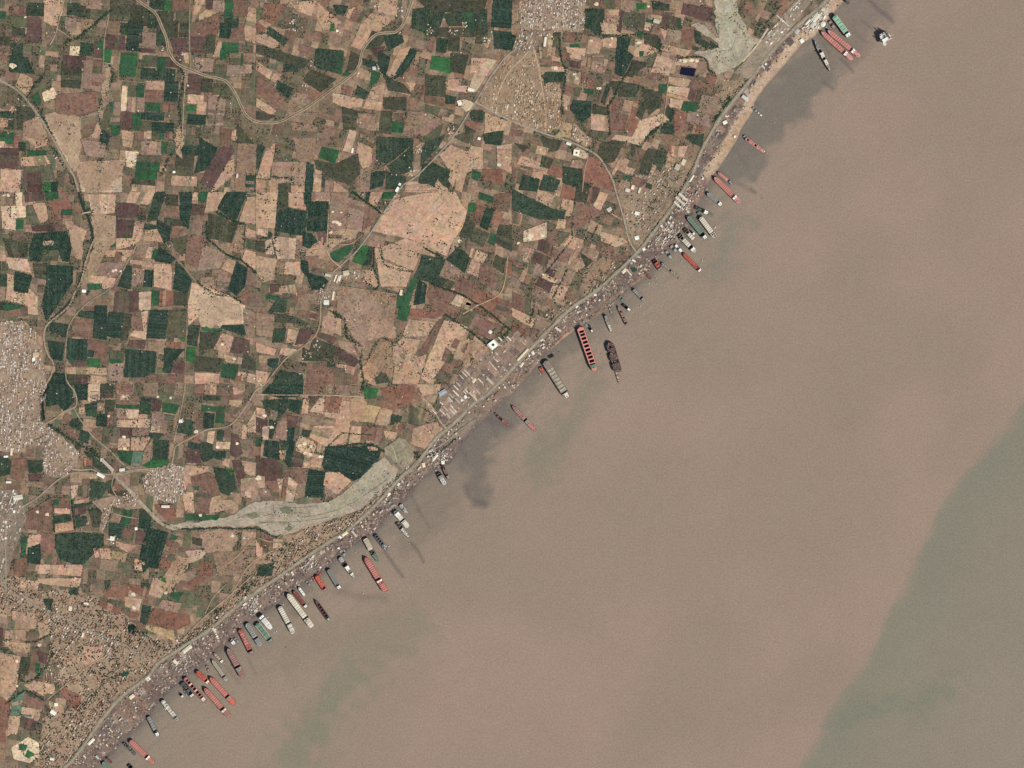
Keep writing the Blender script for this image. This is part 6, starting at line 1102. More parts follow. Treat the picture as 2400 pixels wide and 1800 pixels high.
# ------------------------------------------------------------------ ships
SAL = (212, 142, 130); RED = (206, 108, 90); CRM = (230, 219, 200); GRY = (156, 154, 148); WHT = (244, 238, 230); DRK = (52, 48, 52); MAU = (172, 134, 125)
GRN = (118, 142, 124); LGR = (152, 196, 166); BRN = (138, 84, 74); HOLD_SHADE = (26, 24, 28); TAN = (184, 168, 146)  # the near-black hold tone is the shade inside, put into the colour
def hull_w(t, bow, stern):
    """half width factor along the ship, t = 0 at the beached end"""
    a = 1.0 if bow <= 0 else min(1.0, math.sin(min(t / bow, 1.0) * math.pi / 2) ** .8 + .02)
    b = 1.0 if stern <= 0 else min(1.0, (1 - max(0.0, (t - 1 + stern) / stern) ** 2.2 * .5))
    return max(.05, a * b)
SHIPS = []
def ship(x0, y0, x1, y1, wpx, H, spec, deck, label, hull=None, bow=.14, stern=.08, cat='ship', name='cargo_ship', cut=False, tank=False):
    """spec: 'kind:t0-t1[:n][:colour]' ; kinds h hatch covers, o open hold, b superstructure, w wreckage, p pipes, g cut-down deck, f funnel, c crane"""
    lum = sum(deck) / 3; deck = tuple(v * .80 + lum * .20 + 6 for v in deck); H = H * 1.2
    L = math.hypot(x1 - x0, y1 - y0) * S; W = wpx * S; ang = math.atan2(-(y1 - y0), x1 - x0)
    root = empty(name, X(x0), Y(y0), 0, ang); tag(root, label, cat); SHIPS.append((x0, y0, label))
    hc = C(hull or tuple(v * .55 for v in deck)); dc = C(deck)
    items = []
    for e in spec.split():
        q = e.split(':'); t0, t1 = (float(v) for v in q[1].split('-')); items.append((q[0], t0, t1, int(q[2]) if len(q) > 2 and q[2] else 1, globals()[q[3]] if len(q) > 3 else deck))
    # stations
    ts = sorted(set([0, 1] + [round(i / 24, 4) for i in range(25)] + [round(v, 4) for it in items for v in (it[1], it[2]) if it[0] in 'og']))
    hold = lambda t: next((it for it in items if it[0] == 'o' and it[1] < t < it[2]), None)
    low = lambda t: next((it for it in items if it[0] == 'g' and it[1] < t < it[2]), None)
    mh_, md, mo = MB(), MB(), MB()
    R2 = random.Random(int(x0 * 7 + y0))
    for t0, t1 in zip(ts[:-1], ts[1:]):
        tm = (t0 + t1) / 2; g = low(tm); Z = H * (.38 if g else 1.0) + (R2.uniform(-1.5, 1.0) if g else 0)
        a, b = hull_w(t0, bow, stern) * W / 2, hull_w(t1, bow, stern) * W / 2; xa, xb = t0 * L, t1 * L
        for s in (-1, 1):        # sides
            P = [(xa, s * a * .9, -3), (xb, s * b * .9, -3), (xb, s * b, Z + 1.1), (xa, s * a, Z + 1.1), (xb, s * (b - .8), Z + 1.1), (xa, s * (a - .8), Z + 1.1), (xb, s * (b - .8), Z - .2), (xa, s * (a - .8), Z - .2)]
            mh_.add(P, [(0, 1, 2, 3), (3, 2, 4, 5), (5, 4, 6, 7)], tuple(hc * R2.uniform(.9, 1.1)))
        dcol = tuple((C(70, 62, 60) if g else dc) * R2.uniform(.94, 1.06)); h = hold(tm)
        ai, bi = max(a - .7, .1), max(b - .7, .1)
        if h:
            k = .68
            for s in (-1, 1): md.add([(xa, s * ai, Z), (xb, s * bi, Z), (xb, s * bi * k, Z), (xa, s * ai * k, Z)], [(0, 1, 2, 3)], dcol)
            for s in (-1, 1): mo.add([(xa, s * ai * k, Z), (xb, s * bi * k, Z), (xb, s * bi * k, -1.5), (xa, s * ai * k, -1.5)], [(0, 1, 2, 3)], tuple(C(HOLD_SHADE)))
            mo.add([(xa, -ai * k, -1.5), (xb, -bi * k, -1.5), (xb, bi * k, -1.5), (xa, ai * k, -1.5)], [(0, 1, 2, 3)], tuple(C(34, 30, 34)))  # hold floor and walls coloured dark to stand in for deep shade
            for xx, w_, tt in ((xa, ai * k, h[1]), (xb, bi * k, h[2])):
                if abs(xx - tt * L) < .01 * L: mo.add([(xx, -w_, Z), (xx, w_, Z), (xx, w_, -1.5), (xx, -w_, -1.5)], [(0, 1, 2, 3)], tuple(C(HOLD_SHADE)))
        else: md.add([(xa, -ai, Z), (xb, -bi, Z), (xb, bi, Z), (xa, ai, Z)], [(0, 1, 2, 3)], dcol)
    for t, s in ((0, -1), (1, 1)):      # end plates
        a = hull_w(t, bow, stern) * W / 2; mh_.add([(t * L, -a * .9, -3), (t * L, a * .9, -3), (t * L, a, H + 1.1), (t * L, -a, H + 1.1)], [(0, 1, 2, 3)], tuple(hc))
    for it in items:                    # bulkheads where the deck steps down
        if it[0] == 'g':
            for t in (it[1], it[2]):
                a = hull_w(t, bow, stern) * W / 2; mh_.add([(t * L, -a, 0), (t * L, a, 0), (t * L, a, H), (t * L, -a, H)], [(0, 1, 2, 3)], tuple(hc * .7))
    mh_.build('hull', M_PAINT, root); dk = md.build('deck', M_PAINT, root)
    if mo.v: mo.build('open_hold', M_PAINT, root)
    rail = MB()
    for i in range(int(L / 14)):
        t = (i + .5) / int(L / 14)
        if low(t) or hold(t): continue
        w_ = hull_w(t, bow, stern) * W / 2 - 1.6
        if w_ > 3: 
            for s in (-1, 1): rail.box(t * L - .9, t * L + .9, s * w_ - .6, s * w_ + .6, H, H + 1.4, tuple(dc * .62))
    if t and w_ > 1: rail.cyl(L * .03, 0, .9, H, H + 7, tuple(dc * .7), 6)
    if rail.v: rail.build('mooring_gear', M_PAINT, root)
    for kd, t0, t1, n, c in items:
        cc = C(c); wm = lambda t: hull_w(t, bow, stern) * W / 2
        if kd == 'h':
            d = (t1 - t0) / n
            for i in range(n):
                a, b = t0 + d * (i + .14), t0 + d * (i + .86); w_ = min(wm(a), wm(b)) * .80; m = MB()
                k = R2.uniform(.88, 1.06)
                for s in (-1, 1): m.box(a * L, b * L, 0.12 if s > 0 else -w_, w_ if s > 0 else -.12, H + .02, H + 2.4, tuple(cc * k))
                m.box(a * L, b * L, -.12, .12, H + .05, H + 1.9, tuple(cc * .5)); m.build('hatch_cover', M_PAINT, root)
        elif kd == 'p':
            m = MB()
            for s in (-.12, 0, .12): m.bar((t0 * L, s * W, H + 1.2), (t1 * L, s * W, H + 1.2), .9, tuple(cc))
            for i in range(n): x = (t0 + (t1 - t0) * (i + .5) / n) * L; w_ = wm(x / L) * .86; m.box(x - .8, x + .8, -w_, w_, H + .02, H + 1.6, tuple(cc * .85))
            m.build('deck_pipes', M_PAINT, root)
        elif kd == 'b':
            w_ = min(wm(t0), wm(t1), W / 2) ; m = MB(); hb = 5 + 2.4 * n
            m.box(t0 * L, t1 * L, -w_ * .9, w_ * .9, H + .01, H + hb * .55, tuple(cc)); sup = m.build('superstructure', M_PAINT, root)
            m = MB(); m.box((t0 + (t1 - t0) * .12) * L, (t0 + (t1 - t0) * .7) * L, -w_ * .72, w_ * .72, H + hb * .55, H + hb, tuple(cc * 1.03)); m.build('upper_deck', M_PAINT, sup)
            m = MB(); m.box((t0 + (t1 - t0) * .1) * L, (t0 + (t1 - t0) * .3) * L, -w_ * 1.02, w_ * 1.02, H + hb, H + hb + 2.6, tuple(cc * .96)); m.box((t0 + (t1 - t0) * .085) * L, (t0 + (t1 - t0) * .1) * L, -w_ * .9, w_ * .9, H + hb + 1.0, H + hb + 2.2, tuple(C(40, 46, 52))); m.build('bridge', M_PAINT, sup)
            m = MB(); x = (t0 + (t1 - t0) * .84) * L; m.cyl(x, 0, W * .09, H + hb * .5, H + hb + 3.5, tuple(C(c) * .6), 10); m.build('funnel', M_PAINT, sup)
            m = MB(); m.bar(((t0 + (t1 - t0) * .25) * L, 0, H + hb + 2.6), ((t0 + (t1 - t0) * .25) * L, 0, H + hb + 9), .8, tuple(cc)); m.bar(((t0 + (t1 - t0) * .25) * L, -3, H + hb + 6), ((t0 + (t1 - t0) * .25) * L, 3, H + hb + 6), .5, tuple(cc)); m.build('mast', M_PAINT, sup)
        elif kd == 'w':
            m = MB(); zz = H * (.38 if low((t0 + t1) / 2) else 1.0)
            for i in range(n):
                t = R2.uniform(t0, t1); w_ = wm(t) * .8; s = R2.uniform(2, 7); y = R2.uniform(-w_, w_)
                q = R2.choice((.45, .6, .8, 1.0, 1.15)); m.box(-s / 2, s / 2, -s * .4, s * .4, zz + .01, zz + R2.uniform(.8, 5), tuple(cc * q), R2.uniform(-.5, .5), (t * L, y))
            tag(m.build('cut_plates', M_PAINT, root), kind='stuff')
        elif kd == 'c':
            for i in range(n):
                x = (t0 + (t1 - t0) * (i + .5) / n) * L; m = MB(); m.box(x - 1.6, x + 1.6, -1.6, 1.6, H, H + 11, tuple(cc)); m.bar((x, 0, H + 10), (x + L * .07, R2.uniform(-3, 3), H + 8), 1.5, tuple(cc * .9)); m.build('deck_crane', M_PAINT, root)
        elif kd == 's':
            m = MB()
            for s in (-1, 1): m.box(t0 * L, t1 * L, s * wm(.5) * .93 - 1.2, s * wm(.5) * .93 + 1.2, H + .02, H + 2.2, tuple(cc))
            m.build('side_walkway', M_PAINT, root)
    return root
ship(1954, 38, 1990, 87, 12.5, 24, 'h:.06-.78:5:LGR s:.03-.8::CRM g:.79-.83 b:.84-.97:2:WHT', (118, 180, 140), 'light green car carrier with a white stern house', name='car_carrier', bow=.03, stern=.04, hull=(84, 140, 110))
ship(1924, 74, 1998, 141, 11.5, 15, 'h:.1-.7:11:SAL b:.745-.8:3:WHT w:.84-.93:4:RED', SAL, 'left of the twin long salmon red bulk carriers, with white bridge', hull=(130, 66, 58), bow=.16)
ship(1939, 71, 2016, 134, 11.5, 15, 'h:.1-.7:11:SAL b:.745-.8:3:WHT w:.84-.93:4:RED', SAL, 'right of the twin long salmon red bulk carriers, with white bridge', hull=(130, 66, 58), bow=.16)
ship(1909, 95, 1946, 166, 9.5, 15, 'w:.1-.3:14:GRY o:.30-.38 b:.39-.56:3:CRM o:.56-.62 b:.63-.8:1:CRM h:.82-.96:2:TAN', GRY, 'grey ship with cream houses lying nearest the bare northern beach', bow=.3, stern=.5, hull=(60, 56, 58))
ship(1747, 324, 1792, 357, 9, 11, 'o:.04-.17 h:.2-.46:3:SAL o:.47-.56 h:.57-.85:3:SAL w:.5-.98:16:WHT', SAL, 'short half dismantled red ship with a black forward hold', bow=.02, hull=(96, 56, 54))
ship(1682, 404, 1707, 424, 7.5, 9, 'h:.15-.8:4:SAL', SAL, 'small coral barge beside the tip of the long coral tanker', bow=.25, hull=(120, 60, 54), cat='barge', name='barge')
ship(1707, 422, 1716, 433, 5.5, 8, 'b:.2-.8:1:GRY o:.02-.15', GRY, 'tiny grey tug behind the small coral barge', cat='tug', name='tug')
ship(1673, 415, 1735, 476, 12, 15, 'h:.1-.72:13:SAL b:.755-.81:3:WHT w:.82-.97:6:BRN', SAL, 'long coral bulk carrier below the yellow beach, white bridge near the stern', hull=(128, 64, 60), bow=.16, stern=.05)
ship(1657, 453, 1691, 481, 10, 13, 'h:.08-.72:7:GRY o:.73-.78 b:.8-.97:2:WHT', (176, 172, 162), 'pale grey ship with a white stern block below the coral tanker', hull=(84, 80, 78))
ship(1611, 507, 1655, 560, 11.5, 17, 'p:.08-.74:9:GRN g:.75-.84 b:.86-.98:2:WHT', GRN, 'green tanker with a white stern lying against the cream container ship', bow=.12, hull=(44, 70, 60), name='tanker')
ship(1641, 509, 1677, 557, 12.5, 16, 'h:.06-.74:9:CRM g:.75-.78 w:.8-.98:14:DRK', (196, 186, 166), 'cream hatched container ship with a blackened stern', bow=.02, hull=(60, 58, 60), stern=.12)
ship(1592, 552, 1631, 592, 11.5, 14, 'g:.02-.1 o:.11-.22 h:.24-.62:4:CRM g:.63-.72 b:.75-.86:2:WHT', (170, 164, 150), 'short grey ship with four cream hatch covers and a white bridge', bow=.02, hull=(66, 64, 64))
ship(1604, 537, 1627, 562, 11, 10, 'g:.02-.2 o:.22-.38 h:.42-.95:3:CRM w:.4-1:10:WHT', (150, 132, 118), 'stub of a dismantled ship carrying a round white tank', bow=.02, hull=(84, 72, 70), cat='wreck', name='ship_wreck')
ship(1601, 594, 1643, 637, 9.5, 12, 'h:.06-.5:6:RED w:.5-.85:18:BRN b:.88-.96:2:WHT', (196, 88, 74), 'bright red ship with a rusty after deck in the crowded yards', hull=(110, 50, 46))
ship(1629, 485, 1671, 506, 9, 8, 'g:.02-.45 w:.05-.95:34:GRN b:.5-.7:1:WHT', (120, 122, 108), 'greenish wreck broken into sections north of the cream ship', bow=.02, hull=(70, 72, 66), cat='wreck', name='ship_wreck')
ship(1533, 611, 1549, 633, 11, 11, 'g:.02-.2 h:.2-.75:2:RED w:.2-.8:12:DRK b:.78-.95:1:GRY', (176, 50, 44), 'short dark red hull section on the orange cove', bow=.02, hull=(50, 34, 36), cat='wreck', name='ship_wreck')
ship(1550, 616, 1595, 655, 8, 9, 'w:.05-.35:14:TAN o:.38-.5 w:.5-.98:26:TAN', (150, 136, 120), 'thin tan wreck with a dark midship hold east of the orange cove', bow=.1, stern=.5, hull=(78, 70, 66), cat='wreck', name='ship_wreck')
ship(1513, 640, 1526, 653, 7, 5, 'w:.05-.95:16:BRN', (140, 96, 84), 'small rusty hull piece at the cove edge', bow=.02, hull=(80, 56, 54), cat='wreck', name='ship_wreck')
ship(1481, 675, 1511, 706, 8, 11, 'g:.01-.12 h:.15-.68:5:GRY g:.68-.76 b:.78-.95:2:(176)'.replace('(176)', 'GRY'), (158, 152, 140), 'narrow grey ship with a pale stern alone off the quiet beach', hull=(58, 56, 58))
ship(1460, 714, 1477, 728, 7.5, 9, 'g:.02-.55 b:.62-.98:2:WHT', (90, 84, 80), 'small black hull with a bright white house', bow=.02, hull=(34, 34, 36), cat='tug', name='tug')
ship(1448, 717, 1470, 763, 6.5, 9, 'o:.25-.33 h:.35-.55:3:MAU o:.57-.63 h:.65-.8:2:MAU o:.82-.88 b:.9-.98:1:GRY', (158, 120, 110), 'very slim pinkish ship beside the small white housed tug', bow=.2, hull=(56, 48, 50))
ship(1417, 736, 1433, 778, 8, 9, 'b:.08-.3:1:GRY w:.3-.6:12:TAN h:.6-.95:4:CRM', (158, 148, 134), 'slim grey beige ship west of the pinkish one', bow=.2, stern=.5, hull=(54, 52, 54))
ship(1380, 763, 1389, 780, 6, 8, 'g:.02-.5 b:.6-.9:2:WHT', (120, 116, 108), 'small dark tug with a white house north east of the big pink bulk carrier', bow=.02, stern=.6, cat='tug', name='tug')
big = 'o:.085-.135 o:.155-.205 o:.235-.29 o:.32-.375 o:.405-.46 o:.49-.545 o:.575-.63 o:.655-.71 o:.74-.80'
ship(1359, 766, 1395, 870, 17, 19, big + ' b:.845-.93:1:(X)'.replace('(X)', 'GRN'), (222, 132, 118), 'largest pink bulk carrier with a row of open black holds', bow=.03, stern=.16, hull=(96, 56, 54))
ship(1428, 802, 1449, 872, 19, 17, 'w:.02-.98:150:(D)'.replace('(D)', 'BRN').replace('BRN', 'MAU') + ' g:.3-.4 g:.6-.7 o:.12-.2', (92, 78, 76), 'big charred wreck floating apart east of the pink bulk carrier', bow=.12, stern=.1, hull=(34, 34, 42), cat='wreck', name='ship_wreck')
ship(1444, 866, 1452, 898, 7, 6, 'w:.05-.95:18:TAN', (196, 164, 124), 'narrow yellowish tail piece trailing behind the charred wreck', bow=.02, stern=.8, hull=(60, 54, 56), cat='wreck', name='ship_wreck')
ship(1277, 846, 1331, 932, 17.5, 17, 'w:.02-.2:26:MAU h:.2-.82:7:TAN w:.2-.8:60:GRY g:.835-.86 b:.865-.99:1:CRM', (142, 130, 118), 'big grey ship with a cream stern resting off the central yards', bow=.04, stern=.2, hull=(48, 46, 52))
ship(1266, 861, 1274, 872, 9, 6, 'w:.05-.95:10:RED', (190, 86, 66), 'small orange red block beside the bow of the big grey ship', bow=.02, hull=(60, 50, 52), cat='wreck', name='ship_wreck')
ship(1200, 951, 1256, 1010, 10, 12, 'h:.06-.5:7:MAU g:.53-.57 b:.58-.68:1:GRY w:.68-.98:14:MAU', (196, 122, 112), 'dusky pink ship lying alone below the big grey ship', bow=.22, hull=(60, 50, 54))
ship(1171, 980, 1192, 996, 6.5, 7, 'g:.02-.25 w:.3-.98:16:RED', (170, 108, 98), 'small dark and reddish wreck at the black mud bank', bow=.02, hull=(40, 36, 40), cat='wreck', name='ship_wreck')
ship(1028, 1110, 1044, 1136, 11, 14, 'g:.02-.2 h:.22-.5:1:GRY w:.5-.95:10:WHT', (190, 186, 178), 'stubby grey white wreck beneath the curved plot', bow=.02, hull=(38, 38, 44), cat='wreck', name='ship_wreck')
ship(1036, 1091, 1053, 1124, 6.5, 12, 'g:.02-.3 w:.05-.95:16:RED b:.7-.95:1:GRY', (120, 104, 98), 'narrow dark wreck close beside the stubby one', bow=.02, hull=(34, 34, 40), cat='wreck', name='ship_wreck')
ship(925, 1198, 958, 1236, 12.5, 15, 'h:.02-.5:2:CRM b:.1-.3:1:WHT g:.52-.6 h:.62-.95:1:CRM', (196, 190, 176), 'upper part of the white dismantled liner at the river mouth yards', bow=.02, hull=(52, 50, 54), cat='wreck', name='ship_wreck')
ship(931, 1226, 957, 1258, 9, 10, 'g:.02-.4 w:.4-.98:30:WHT o:.2-.35', (176, 168, 150), 'lower tapering part of the white dismantled liner', bow=.02, stern=.8, hull=(44, 44, 48), cat='wreck', name='ship_wreck')
ship(938, 1183, 955, 1202, 9, 9, 'w:.02-.98:22:WHT g:.4-.5', (156, 158, 150), 'small grey white wreck against the shore by the river mouth', bow=.02, hull=(40, 42, 48), cat='wreck', name='ship_wreck')
ship(880, 1254, 906, 1288, 10, 12, 'o:.06-.17 o:.22-.32 o:.38-.48 o:.54-.64 w:.7-.95:10:WHT', (112, 108, 112), 'short black ship with open holds near the shore', bow=.1, hull=(28, 28, 34))
ship(856, 1262, 870, 1289, 12.5, 14, 'h:.02-.95:1:(T)'.replace('(T)', 'TAN'), (206, 190, 170), 'flat beige fore part of the green sterned wreck', bow=.02, stern=.02, hull=(46, 46, 50), cat='wreck', name='ship_wreck')
ship(870, 1289, 886, 1316, 10.5, 10, 'g:.02-.4 w:.02-.98:30:(G)'.replace('(G)', 'GRN'), (112, 128, 112), 'dark green after part of the beige wreck', bow=.02, stern=.85, hull=(30, 44, 48), cat='wreck', name='ship_wreck')
ship(856, 1306, 905, 1386, 14, 17, 'h:.09-.61:10:(204)'.replace('(204)', 'SAL') + ' o:.625-.66 b:.665-.71:4:WHT w:.72-.76:6:RED h:.78-.97:4:SAL', (196, 100, 88), 'long red bulk carrier with striped hatches in the southern anchorage', bow=.13, hull=(76, 42, 42), stern=.04)
ship(796, 1306, 832, 1355, 10.5, 12, 'w:.02-.2:12:WHT g:.22-.4 b:.42-.6:1:WHT w:.6-.75:10:TAN b:.76-.84:1:WHT', (168, 152, 146), 'grey wreck with a pinkish white midship house', bow=.05, stern=.6, hull=(44, 42, 46), cat='wreck', name='ship_wreck')
ship(770, 1334, 797, 1380, 10.5, 15, 's:.04-.8::GRY p:.05-.8:9:GRY b:.84-.97:2:WHT', (132, 132, 128), 'plain slate grey tanker with a white stern house', bow=.06, hull=(40, 44, 50), name='tanker')
ship(741, 1349, 764, 1385, 11, 13, 'h:.05-.7:5:(R)'.replace('(R)', 'RED') + ' w:.1-.75:20:SAL w:.76-.82:5:DRK b:.85-.98:1:GRY', (228, 84, 56), 'vivid orange red ship close to the beach', bow=.12, hull=(96, 30, 34))
ship(700, 1376, 715, 1397, 7, 9, 'h:.1-.85:3:WHT', (206, 206, 192), 'small white coaster next to the rust red one', bow=.2, hull=(70, 72, 70), name='coaster')
ship(688, 1385, 719, 1424, 9, 12, 'h:.12-.75:6:(B)'.replace('(B)', 'BRN') + ' o:.77-.82 b:.85-.97:2:WHT', (168, 88, 78), 'rust red coaster with a white stern beside the long cream ship', bow=.18, hull=(60, 36, 38), name='coaster')
ship(674, 1391, 733, 1470, 13.5, 18, 'h:.05-.69:11:CRM g:.7-.74 w:.74-.84:10:GRY h:.85-.98:2:CRM', (214, 196, 168), 'long cream container ship with a dark gap before its tail', bow=.1, hull=(64, 60, 60), stern=.05, name='container_ship')
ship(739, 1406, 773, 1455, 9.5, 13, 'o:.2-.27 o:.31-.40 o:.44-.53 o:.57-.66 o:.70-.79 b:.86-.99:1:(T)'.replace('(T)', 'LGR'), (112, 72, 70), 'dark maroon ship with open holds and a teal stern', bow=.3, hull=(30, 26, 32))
ship(655, 1421, 689, 1484, 12.5, 15, 'h:.05-.6:8:CRM g:.61-.66 h:.67-.9:2:CRM w:.9-.99:6:WHT', (190, 182, 166), 'grey white container ship with a notch in its deck left of the cream one', bow=.05, hull=(50, 50, 54), name='container_ship')
ship(610, 1442, 637, 1474, 13, 17, 'b:.06-.18:1:WHT g:.2-.25 h:.27-.62:5:WHT h:.66-.96:1:WHT', (226, 224, 212), 'white ferry with narrow dark gaps across its decks', bow=.03, stern=.3, hull=(120, 124, 120), name='ferry', cat='ferry')
ship(602, 1461, 637, 1505, 13.5, 15, 'h:.04-.72:4:GRN s:.04-.78::CRM g:.8-.84 b:.86-.98:1:GRY', (104, 136, 108), 'green decked ship with a grey stern in the southern cluster', bow=.02, hull=(40, 62, 58))
ship(578, 1461, 612, 1514, 12, 15, 'h:.06-.58:7:GRY w:.05-.12:5:WHT g:.6-.67 h:.68-.97:4:GRY', (164, 166, 158), 'blue grey container ship left of the green decked one', bow=.04, hull=(46, 50, 56), name='container_ship')
ship(562, 1475, 591, 1534, 11, 13, 'w:.01-.12:12:RED h:.14-.6:5:(S)'.replace('(S)', 'SAL') + ' w:.15-.78:34:RED g:.8-.86 b:.87-.97:1:GRY', (190, 96, 84), 'ragged red wreck partly cut open', bow=.02, hull=(56, 36, 40), cat='wreck', name='ship_wreck')
ship(541, 1500, 551, 1510, 9, 10, 'w:.02-.98:16:WHT b:.3-.7:1:WHT', (190, 184, 172), 'white deckhouse lump standing on the mud near the ragged red wreck', bow=.02, hull=(60, 60, 64), cat='wreck', name='ship_wreck')
ship(534, 1519, 571, 1587, 14, 18, 'h:.12-.6:8:(M)'.replace('(M)', 'MAU') + ' g:.61-.65 b:.66-.72:3:GRY w:.73-.8:6:CRM h:.8-.97:4:MAU', (162, 116, 106), 'large mauve brown bulk carrier with a blue grey bridge', bow=.16, hull=(58, 46, 50), stern=.03)
ship(501, 1530, 527, 1557, 7.5, 10, 'h:.1-.6:3:TAN b:.66-.8:1:WHT w:.82-.98:5:GRN', (176, 136, 122), 'small pinkish coaster above the slim beige tanker', bow=.25, hull=(76, 56, 54), name='coaster')
ship(497, 1546, 533, 1596, 9.5, 12, 'p:.1-.72:8:TAN o:.74-.78 w:.8-.98:8:GRY b:.8-.9:1:GRY', (180, 168, 148), 'slim beige tanker with a short dark gap near the stern', bow=.22, hull=(52, 56, 56), name='tanker')
ship(461, 1573, 489, 1600, 11.5, 13, 'h:.06-.74:5:RED w:.1-.74:24:RED o:.76-.83 b:.85-.98:2:WHT', (210, 82, 62), 'short bright red ship with a white bridge in the far south cluster', bow=.12, hull=(90, 36, 38))
ship(492, 1587, 551, 1651, 12.5, 15, 'h:.08-.65:10:(X)'.replace('(X)', 'SAL') + ' o:.67-.71 b:.72-.78:2:GRY', (216, 100, 84), 'longest bright red tanker of the far south cluster', bow=.16, hull=(96, 44, 44), stern=.05)
ship(479, 1612, 539, 1680, 13, 16, 'h:.07-.68:11:(X)'.replace('(X)', 'SAL') + ' o:.695-.73 b:.74-.8:3:CRM h:.82-.97:3:MAU', (190, 112, 100), 'long dusty pink bulk carrier with many cross hatches', bow=.14, hull=(70, 44, 46), stern=.04)
ship(433, 1588, 483, 1645, 11, 15, 'o:.09-.14 o:.17-.24 h:.25-.30:1:CRM o:.31-.39 o:.42-.49 h:.50-.55:1:CRM o:.56-.64 o:.67-.74 b:.82-.93:1:CRM', (186, 110, 102), 'pink ship whose row of holds stands open and black between two white covers', bow=.05, hull=(56, 38, 42), stern=.2)
ship(426, 1600, 452, 1632, 12.5, 10, 'w:.02-.9:44:(G)'.replace('(G)', 'GRY') + ' g:.2-.5 o:.6-.8 b:.86-.98:1:WHT', (74, 84, 86), 'dark teal wreck stripped to its frames', bow=.02, hull=(24, 32, 38), cat='wreck', name='ship_wreck')
ship(422, 1625, 429, 1634, 6, 8, 'g:.02-.5 b:.55-.95:1:WHT', (150, 150, 146), 'tiny black and white tug below the dark teal wreck', cat='tug', name='tug')
ship(380, 1641, 418, 1689, 11, 13, 'h:.05-.4:3:CRM w:.1-.9:26:GRY h:.45-.78:3:CRM b:.84-.97:1:GRY', (180, 172, 158), 'grey cream ship being cut up beside the southernmost creek', bow=.05, hull=(44, 46, 52))
ship(348, 1679, 372, 1727, 10, 13, 'h:.08-.64:5:(X)'.replace('(X)', 'GRY') + ' g:.66-.72 b:.78-.93:2:WHT', (142, 150, 142), 'slate green ship lying left of the grey cream one', bow=.06, hull=(36, 46, 52), stern=.2)
ship(305, 1735, 361, 1789, 12, 15, 'h:.04-.66:11:(X)'.replace('(X)', 'SAL') + ' o:.675-.71 b:.72-.78:3:WHT h:.8-.97:3:SAL', (206, 122, 104), 'southernmost salmon bulk carrier', bow=.03, hull=(80, 50, 50), stern=.04)
ship(290, 1741, 318, 1768, 8.5, 8, 'g:.05-.3 w:.02-.98:26:(X)'.replace('(X)', 'GRY') + ' o:.5-.7', (96, 90, 90), 'low dark wreck hugging the southernmost salmon ship', bow=.1, hull=(28, 30, 36), cat='wreck', name='ship_wreck')
ship(241, 1786, 274, 1820, 11, 13, 'h:.08-.9:7:(X)'.replace('(X)', 'GRN'), (142, 158, 144), 'pale green ship cut off by the lower edge', bow=.1, hull=(34, 48, 52))
ship(250, 1776, 262, 1788, 6, 6, 'w:.02-.98:12:BRN', (120, 84, 76), 'small rusty hull piece above the pale green ship', bow=.02, cat='wreck', name='ship_wreck', hull=(70, 48, 46))
ship(302, 1793, 314, 1806, 9, 9, 'g:.02-.5 b:.55-.95:1:GRY', (96, 96, 98), 'dark stub of a ship at the lower edge', bow=.02, hull=(24, 26, 32), cat='wreck', name='ship_wreck')
ship(1979, 0, 1990, 8, 7, 8, 'g:.02-.4 w:.3-.98:9:GRY', (90, 80, 84), 'dark little wreck at the top edge of the coast', bow=.02, hull=(30, 28, 34), cat='wreck', name='ship_wreck')

